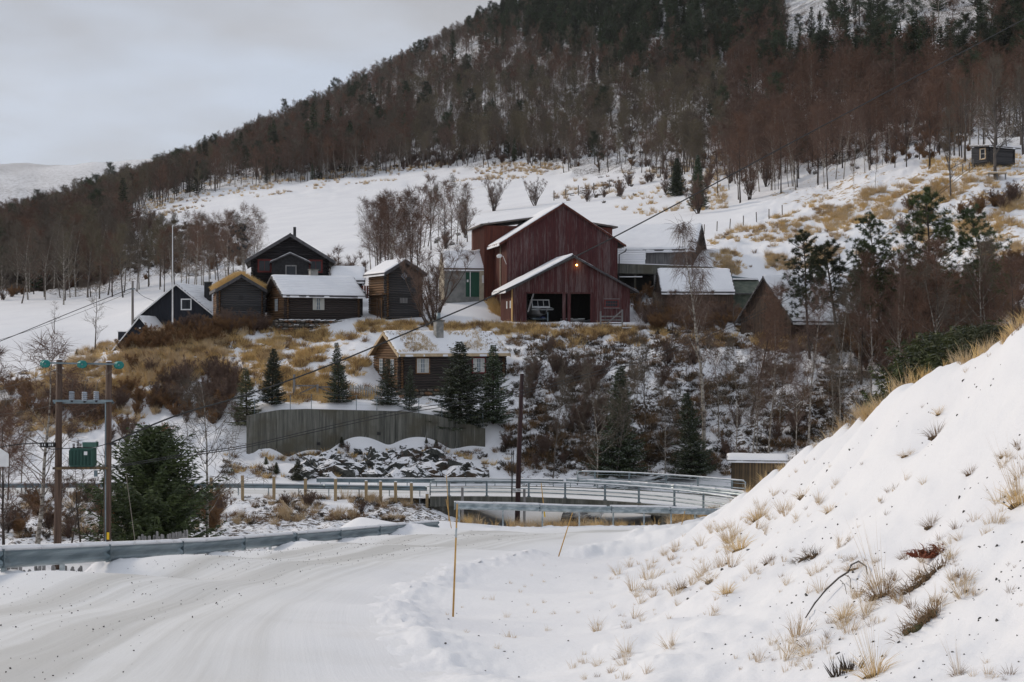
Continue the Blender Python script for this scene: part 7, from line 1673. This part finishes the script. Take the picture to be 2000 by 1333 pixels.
add('fuse_box', 'black', lambda mb: mb.box((XU(222, HY), HY - .1, ZV(867, HY)), (.24, .16, .09)))
add('meter_box', 'galv_dark', lambda mb: mb.box((XU(191, HY), HY - .3, ZV(924, HY)), (.13, .1, .26)))
add('conduit', 'galv_dark', lambda mb: mb.tube([wpt(206, 784, HY - .15), wpt(206, 1080, HY - .15)], .03, 6))
add('yellow_marker', 'yellow', lambda mb: mb.box((XU(213.5, HY), HY - .2, ZV(1046, HY)), (.10, .03, .30)))
add('cable_tail', 'wire', lambda mb: mb.tube([wpt(80, 870, HY - .1), wpt(100, 878, HY - .15), wpt(140, 876, HY - .2), wpt(190, 873, HY - .2), wpt(214, 866, HY - .15)], .02, 5))
add('stay_wire', 'wire_pale', lambda mb: mb.tube([wpt(246, 925, 58), wpt(264, 1060, 50)], .012, 4))
def wire(name, label, pts, r_=.02, mat='wire', n=6, cat='cable', group=None):
    q = catmull([P(*p) for p in pts], n); base_ = q[0].copy(); mb = MB(); mb.tube(q, r_, 5, False); o = world_mesh(mb, base_).build(name, M[mat], None); o.location = base_; tag(o, label, cat, group); return o
wire('power_cable', 'thick black cable sweeping from the transformer pole up to the upper right corner', [(215, 866, 60), (345, 812, 61.5), (480, 772, 63.5), (640, 715, 66), (862, 622, 70), (980, 570, 72), (1208, 459, 77), (1600, 250, 86), (2000, 38, 96), (2100, -18, 99)], .037)
wire('power_cable', 'upper of the thin twin wires crossing the right pines and the ravine', [(216, 912, 60), (345, 890, 63), (480, 870, 67), (620, 838, 71), (780, 803, 76), (950, 776, 82), (1100, 744, 90), (1315, 680, 102), (1444, 627, 109), (1520, 588, 113), (1675, 497, 122), (1760, 432, 128), (2000, 246, 145)], .02, 'wire')
wire('power_cable', 'lower of the thin twin wires crossing the right pines and the ravine', [(216, 915, 60), (345, 894, 63), (480, 874, 67), (620, 843, 71), (780, 809, 76), (950, 782, 82), (1100, 750, 90), (1315, 687, 102), (1444, 633, 109), (1520, 595, 113), (1675, 504, 122), (1760, 438, 128), (2000, 252, 145)], .02, 'wire')
for k, (a, b_, s) in enumerate([((88, 712), (-40, 742), 'leftmost insulator'), ((113, 722), (-40, 768), 'left pole top'), ((113, 790), (-40, 812), 'crossbeam')]): wire('power_line', 'thin bare wire running left out of the picture from the %s' % s, [(a[0], a[1], 59.6), ((a[0] + b_[0]) / 2, (a[1] + b_[1]) / 2 + 5, 58), (b_[0], b_[1], 56)], .008, 'wire_pale')
wire('power_cable', 'black cable leaving the fuse boxes toward the left frame edge', [(84, 866, 59.8), (40, 868, 58), (-40, 880, 55)], .022)
# utility pole and flagpole on the left
Yp = 146; p = Vector((XU(259, Yp), Yp, ground(XU(259, Yp), Yp))); g = thing('utility_pole', 'plain wooden utility pole left of the blue-black house', 'utility pole', p); mb = MB(); mb.tube([(0, 0, -.5), (0, 0, sub_top(p, 549))], [.16, .11], 8); mb.build('shaft', M['pole_grey'], g, True); mb = MB(); mb.beam((-.3, -.1, sub_top(p, 566)), (.3, -.1, sub_top(p, 564)), .08, .08); mb.build('crossarm', M['galv_dark'], g)
wire('power_line', 'wire sagging from the left utility pole across the lower snowfield', [(258, 563, 146), (140, 610, 135), (30, 655, 125), (-60, 690, 118)], .035, 'wire'); wire('power_line', 'second thinner wire from the utility pole across the snowfield', [(258, 570, 146), (140, 617, 137), (30, 655, 128), (-60, 680, 120)], .018, 'wire')
wire('power_line', 'short service wire from the utility pole to the blue house', [(260, 562, 146), (278, 578, 147), (300, 588, 148)], .022, 'wire')
p = Vector((XU(337, 137), 137, ground(XU(337, 137), 137))); g = thing('flagpole', 'tall slim white flagpole before the blue-black house', 'flagpole', p); h_ = sub_top(p, 443); mb = MB(); mb.tube([(0, 0, -.3), (0, 0, h_)], [.085, .035], 8); mb.build('shaft', M['white'], g, True); mb = MB(); mb.tube([(0, 0, h_), (0, 0, h_ + .12)], [.06, .05], 8); mb.build('finial', M['white'], g)
# dark leaning pole with number plate
Yd = 86; pb_ = Vector((XU(1009.5, Yd), Yd, -12.6)); g = thing('utility_pole', 'dark creosoted pole leaning slightly, a small number plate near its foot, before the bridge', 'utility pole', pb_)
mb = MB(); mb.tube([P(1009, 1068, Yd), P(1014, 880, Yd), P(1019.5, 730, Yd)], [.17, .155, .125], 10); world_mesh(mb, pb_).build('shaft', M['pole_red'], g, True)
mb = MB(); mb.tube([P(1019.5, 730, Yd), P(1019.6, 728.5, Yd)], [.13, .11], 10); world_mesh(mb, pb_).build('snow_cap', M['snow'], g)
mb = MB(); mb.box(P(1009, 958, Yd - .2), (.50, .03, .19)); pl = world_mesh(mb, pb_).build('number_plate', M['white'], g)
tc = bpy.data.curves.new('lettering', 'FONT'); tc.body = '702-306'; tc.size = .15; tc.align_x = 'CENTER'; tc.align_y = 'CENTER'; tc.extrude = .003; tc.materials.append(M['black'])
o_ = bpy.data.objects.new('lettering_curve', tc); me_ = bpy.data.meshes.new_from_object(o_); bpy.data.objects.remove(o_); me_.name = 'lettering'; o = link('lettering', me_, pl); tag(o, kind='stuff'); o.location = P(1009, 958, Yd - .225) - pb_; o.rotation_euler = (R(90), 0, 0)
for u0, u1, rr, n_ in ((1003, 1000, .028, 'cable'), (999.5, 999.5, .02, 'conduit')): mb = MB(); mb.tube([P(u0, 880, Yd - .2), P((u0 + u1) / 2 - 1, 950, Yd - .2), P(u1, 985, Yd - .2)], rr, 5); world_mesh(mb, pb_).build(n_, M['black'], g)
for k, u in enumerate((903, 1024)):
    p = Vector((XU(u, 78), 78, ZV(1012, 78))); g = thing('marker_post', ['grey wooden post with snow cap behind the pale guardrail\'s left end', 'thin grey post right beside the dark leaning pole'][k], 'post', p); mb = MB(); mb.tube([(0, 0, -1.6), (0, 0, ZV(952 + 4 * k, 78) - p.z)], .075, 7); mb.build('shaft', M['plank_grey'], g)
# snow stakes
for u0, v0, u1, v1, Y0, Y1, rr, lb in ((884.5, 1209, 893, 985, 18.8, 18.4, .013, 'upright bamboo snow stake in the ditch, with a snow-covered upper part'), (1088, 1093, 1118, 1002, 35, 34.6, .014, 'leaning bamboo snow stake farther down the inside of the bend'), (1325, 1048, 1338, 998, 47, 47, .016, 'thin grey snow stake at the end of the bend'), (877, 1016, 872, 928, 57.6, 57.6, .018, 'slim twig-like stake behind the left guardrail end'), (884, 1042, 871, 975, 55, 55, .014, 'short leaning stake between the two guardrail ends'), (1064, 1005, 1057, 944, 80, 80, .03, 'yellow-tipped snow stake beyond the pale guardrail')):
    q0 = P(u0, v0 + 4, Y0); q1 = P(u1, v1, Y1); g = thing('snow_stake', lb, 'snow stake', q0); mb = MB(); mb.tube([q0, q0.lerp(q1, .5), q1], [rr * 1.1, rr, rr * .8], 6); world_mesh(mb, q0).build('cane', M['cane'], g, True)
    if rr == .013: mb = MB(); mb.tube([q0.lerp(q1, .72), q0.lerp(q1, .80)], rr * 1.06, 6); world_mesh(mb, q0).build('reflector', M['galv'], g, True)
    if rr == .03: mb = MB(); mb.tube([q0.lerp(q1, -.02), q0.lerp(q1, .3)], rr * 1.3, 6); world_mesh(mb, q0).build('yellow_band', M['yellow'], g)
# grey picket fence behind the left guardrail
def picket_fence(label, pts, zf, h, w=.09, gap=.05, mat='plank_grey', lean=.04, cap=True, group=None):
    ln = resample([Vector((x, y, 0)) for x, y in pts], w + gap); base_ = Vector((ln[0].x, ln[0].y, zf(ln[0].x, ln[0].y))); g = thing('picket_fence', label, 'fence', base_, 0, group)
    d = (ln[-1] - ln[0]).normalized(); az = math.atan2(d.y, d.x); me = None
    mb = MB(); mb.prism([(-w / 2, -.25), (w / 2, -.25), (w / 2, h * .97), (0, h), (-w / 2, h * .97)], -.012, .012); me = mb.mesh('picket', M[mat])
    for p in ln: link('picket', me, g, Vector((p.x, p.y, zf(p.x, p.y) + rng.uniform(-.05, .05))) - base_, (rng.gauss(0, lean), rng.gauss(0, lean), az), (1, 1, rng.uniform(.93, 1.05)))
    for z_ in (.25, h * .75): mb = MB(); mb.beam(Vector((ln[0].x, ln[0].y + .03, zf(ln[0].x, ln[0].y) + z_)), Vector((ln[-1].x, ln[-1].y + .03, zf(ln[-1].x, ln[-1].y) + z_)), .03, .07); world_mesh(mb, base_).build('fence_rail', M[mat], g)
    return g
picket_fence('weathered grey picket fence behind and below the left guardrail', [(-9.9, 22.3), (-9.0, 26.2), (-8.3, 30)], lambda x, y: float(np.interp(y, [22, 26, 30], [-4.35, -4.95, -5.6])), .85, .085, .055)
picket_fence('grey picket fence tops showing above the guardrail under the bushy pine', [(XU(268, 40), 40), (XU(365, 43), 43)], lambda x, y: float(np.interp(y, [40, 43], [ZV(1052, 40) - .75, ZV(1040, 43) - .75])), .8, .11, .04)
picket_fence('pale picket fence on the terrace left of the sod cabin', [(XU(742, 113.2), 113.2), (XU(684, 113.0), 113.0)], lambda x, y: ground(x, y) - .05, 1.08, .10, .09, 'plank_pale_grey' if 'plank_pale_grey' in M else 'plank_grey', .02)
p = G(577, 113); g = thing('gate', 'open-framed wooden double gate on the terrace, left of the slim spruce', 'gate', p, 0)
for x, h_ in ((-.1, 1.9), (1.75, 1.1), (3.4, 1.05)): mb = MB(); mb.box2((x - .09, -.09, -.4), (x + .09, .09, h_)); mb.build('post', M['plank_grey'], g)
for a, c in (((.0, 1.0), (1.7, 1.0)), ((.0, .25), (1.7, .25)), ((.05, .25), (1.65, .98)), ((1.8, .9), (3.4, .9)), ((1.8, .2), (3.4, .2)), ((1.85, .88), (3.35, .22))): mb = MB(); mb.beam((a[0], -.02, a[1]), (c[0], -.02, c[1]), .04, .11); mb.build('bar', M['plank_grey'], g)
# rail-and-post fences on the hill
for k, pts_ in enumerate([[(1375, 458), (1400, 452), (1425, 447), (1452, 441), (1478, 434), (1502, 428), (1528, 420)], [(1082, 392), (1105, 388), (1130, 382), (1160, 377), (1190, 372)], [(1480, 338), (1500, 330), (1520, 322)], [(1880, 340), (1893, 338), (1900, 330)], [(1610, 520), (1640, 515), (1672, 508), (1700, 500)]]):
    for j, (u, v) in enumerate(pts_):
        p = hit(u, v, 140, 500)
        if p is None: continue
        g = thing('fence_post', ['thin fence post on the snow edge right of the long barn', 'thin fence post on the snowfield behind the red barn', 'thin fence post above the snow track', 'thin fence post below the tiny hillside cabin', 'thin fence post on the grassy slope behind the right pines'][k], 'post', p, 0, ['fence right of the long barn', 'fence behind the red barn', 'fence above the snow track', 'fence below the hillside cabin', 'fence on the grassy slope'][k]); mb = MB(); mb.tube([(0, 0, -.3), (rng.gauss(0, .05), 0, 1.15 * p.y / 165)], .06 * p.y / 165, 6); mb.build('shaft', M['pole_grey'], g)
# wooden debris by the stream and the white board at the left edge
p = hit(563, 1010, 66, 90) or G(563, 80); g = thing('plank_debris', 'two pale broken planks crossed on the snow in the gully', 'planks', p)
for a, c in (((-.1, 0, -.1), (-.35, .2, .95)), ((-.4, .1, .95), (.25, 0, .25)), ((0, .1, .0), (1.6, .2, -.15))): mb = MB(); mb.beam(a, c, .05, .10); mb.build('plank', M['plank_pale'], g)
Yk = 26; p = Vector((XU(-14, Yk), Yk, ZV(912, Yk))); g = thing('road_sign', 'corner of a white pentagonal road sign board at the left frame edge', 'road sign', p)
mb = MB(); mb.prism([(-.42, 0), (.28, 0), (.28, .23), (.0, .42), (-.42, .42)], 0, .03); mb.build('board', M['white'], g); mb = MB(); mb.tube([(-.2, .06, .3), (-.2, .06, -3.4)], .03, 8); mb.build('post', M['galv'], g)
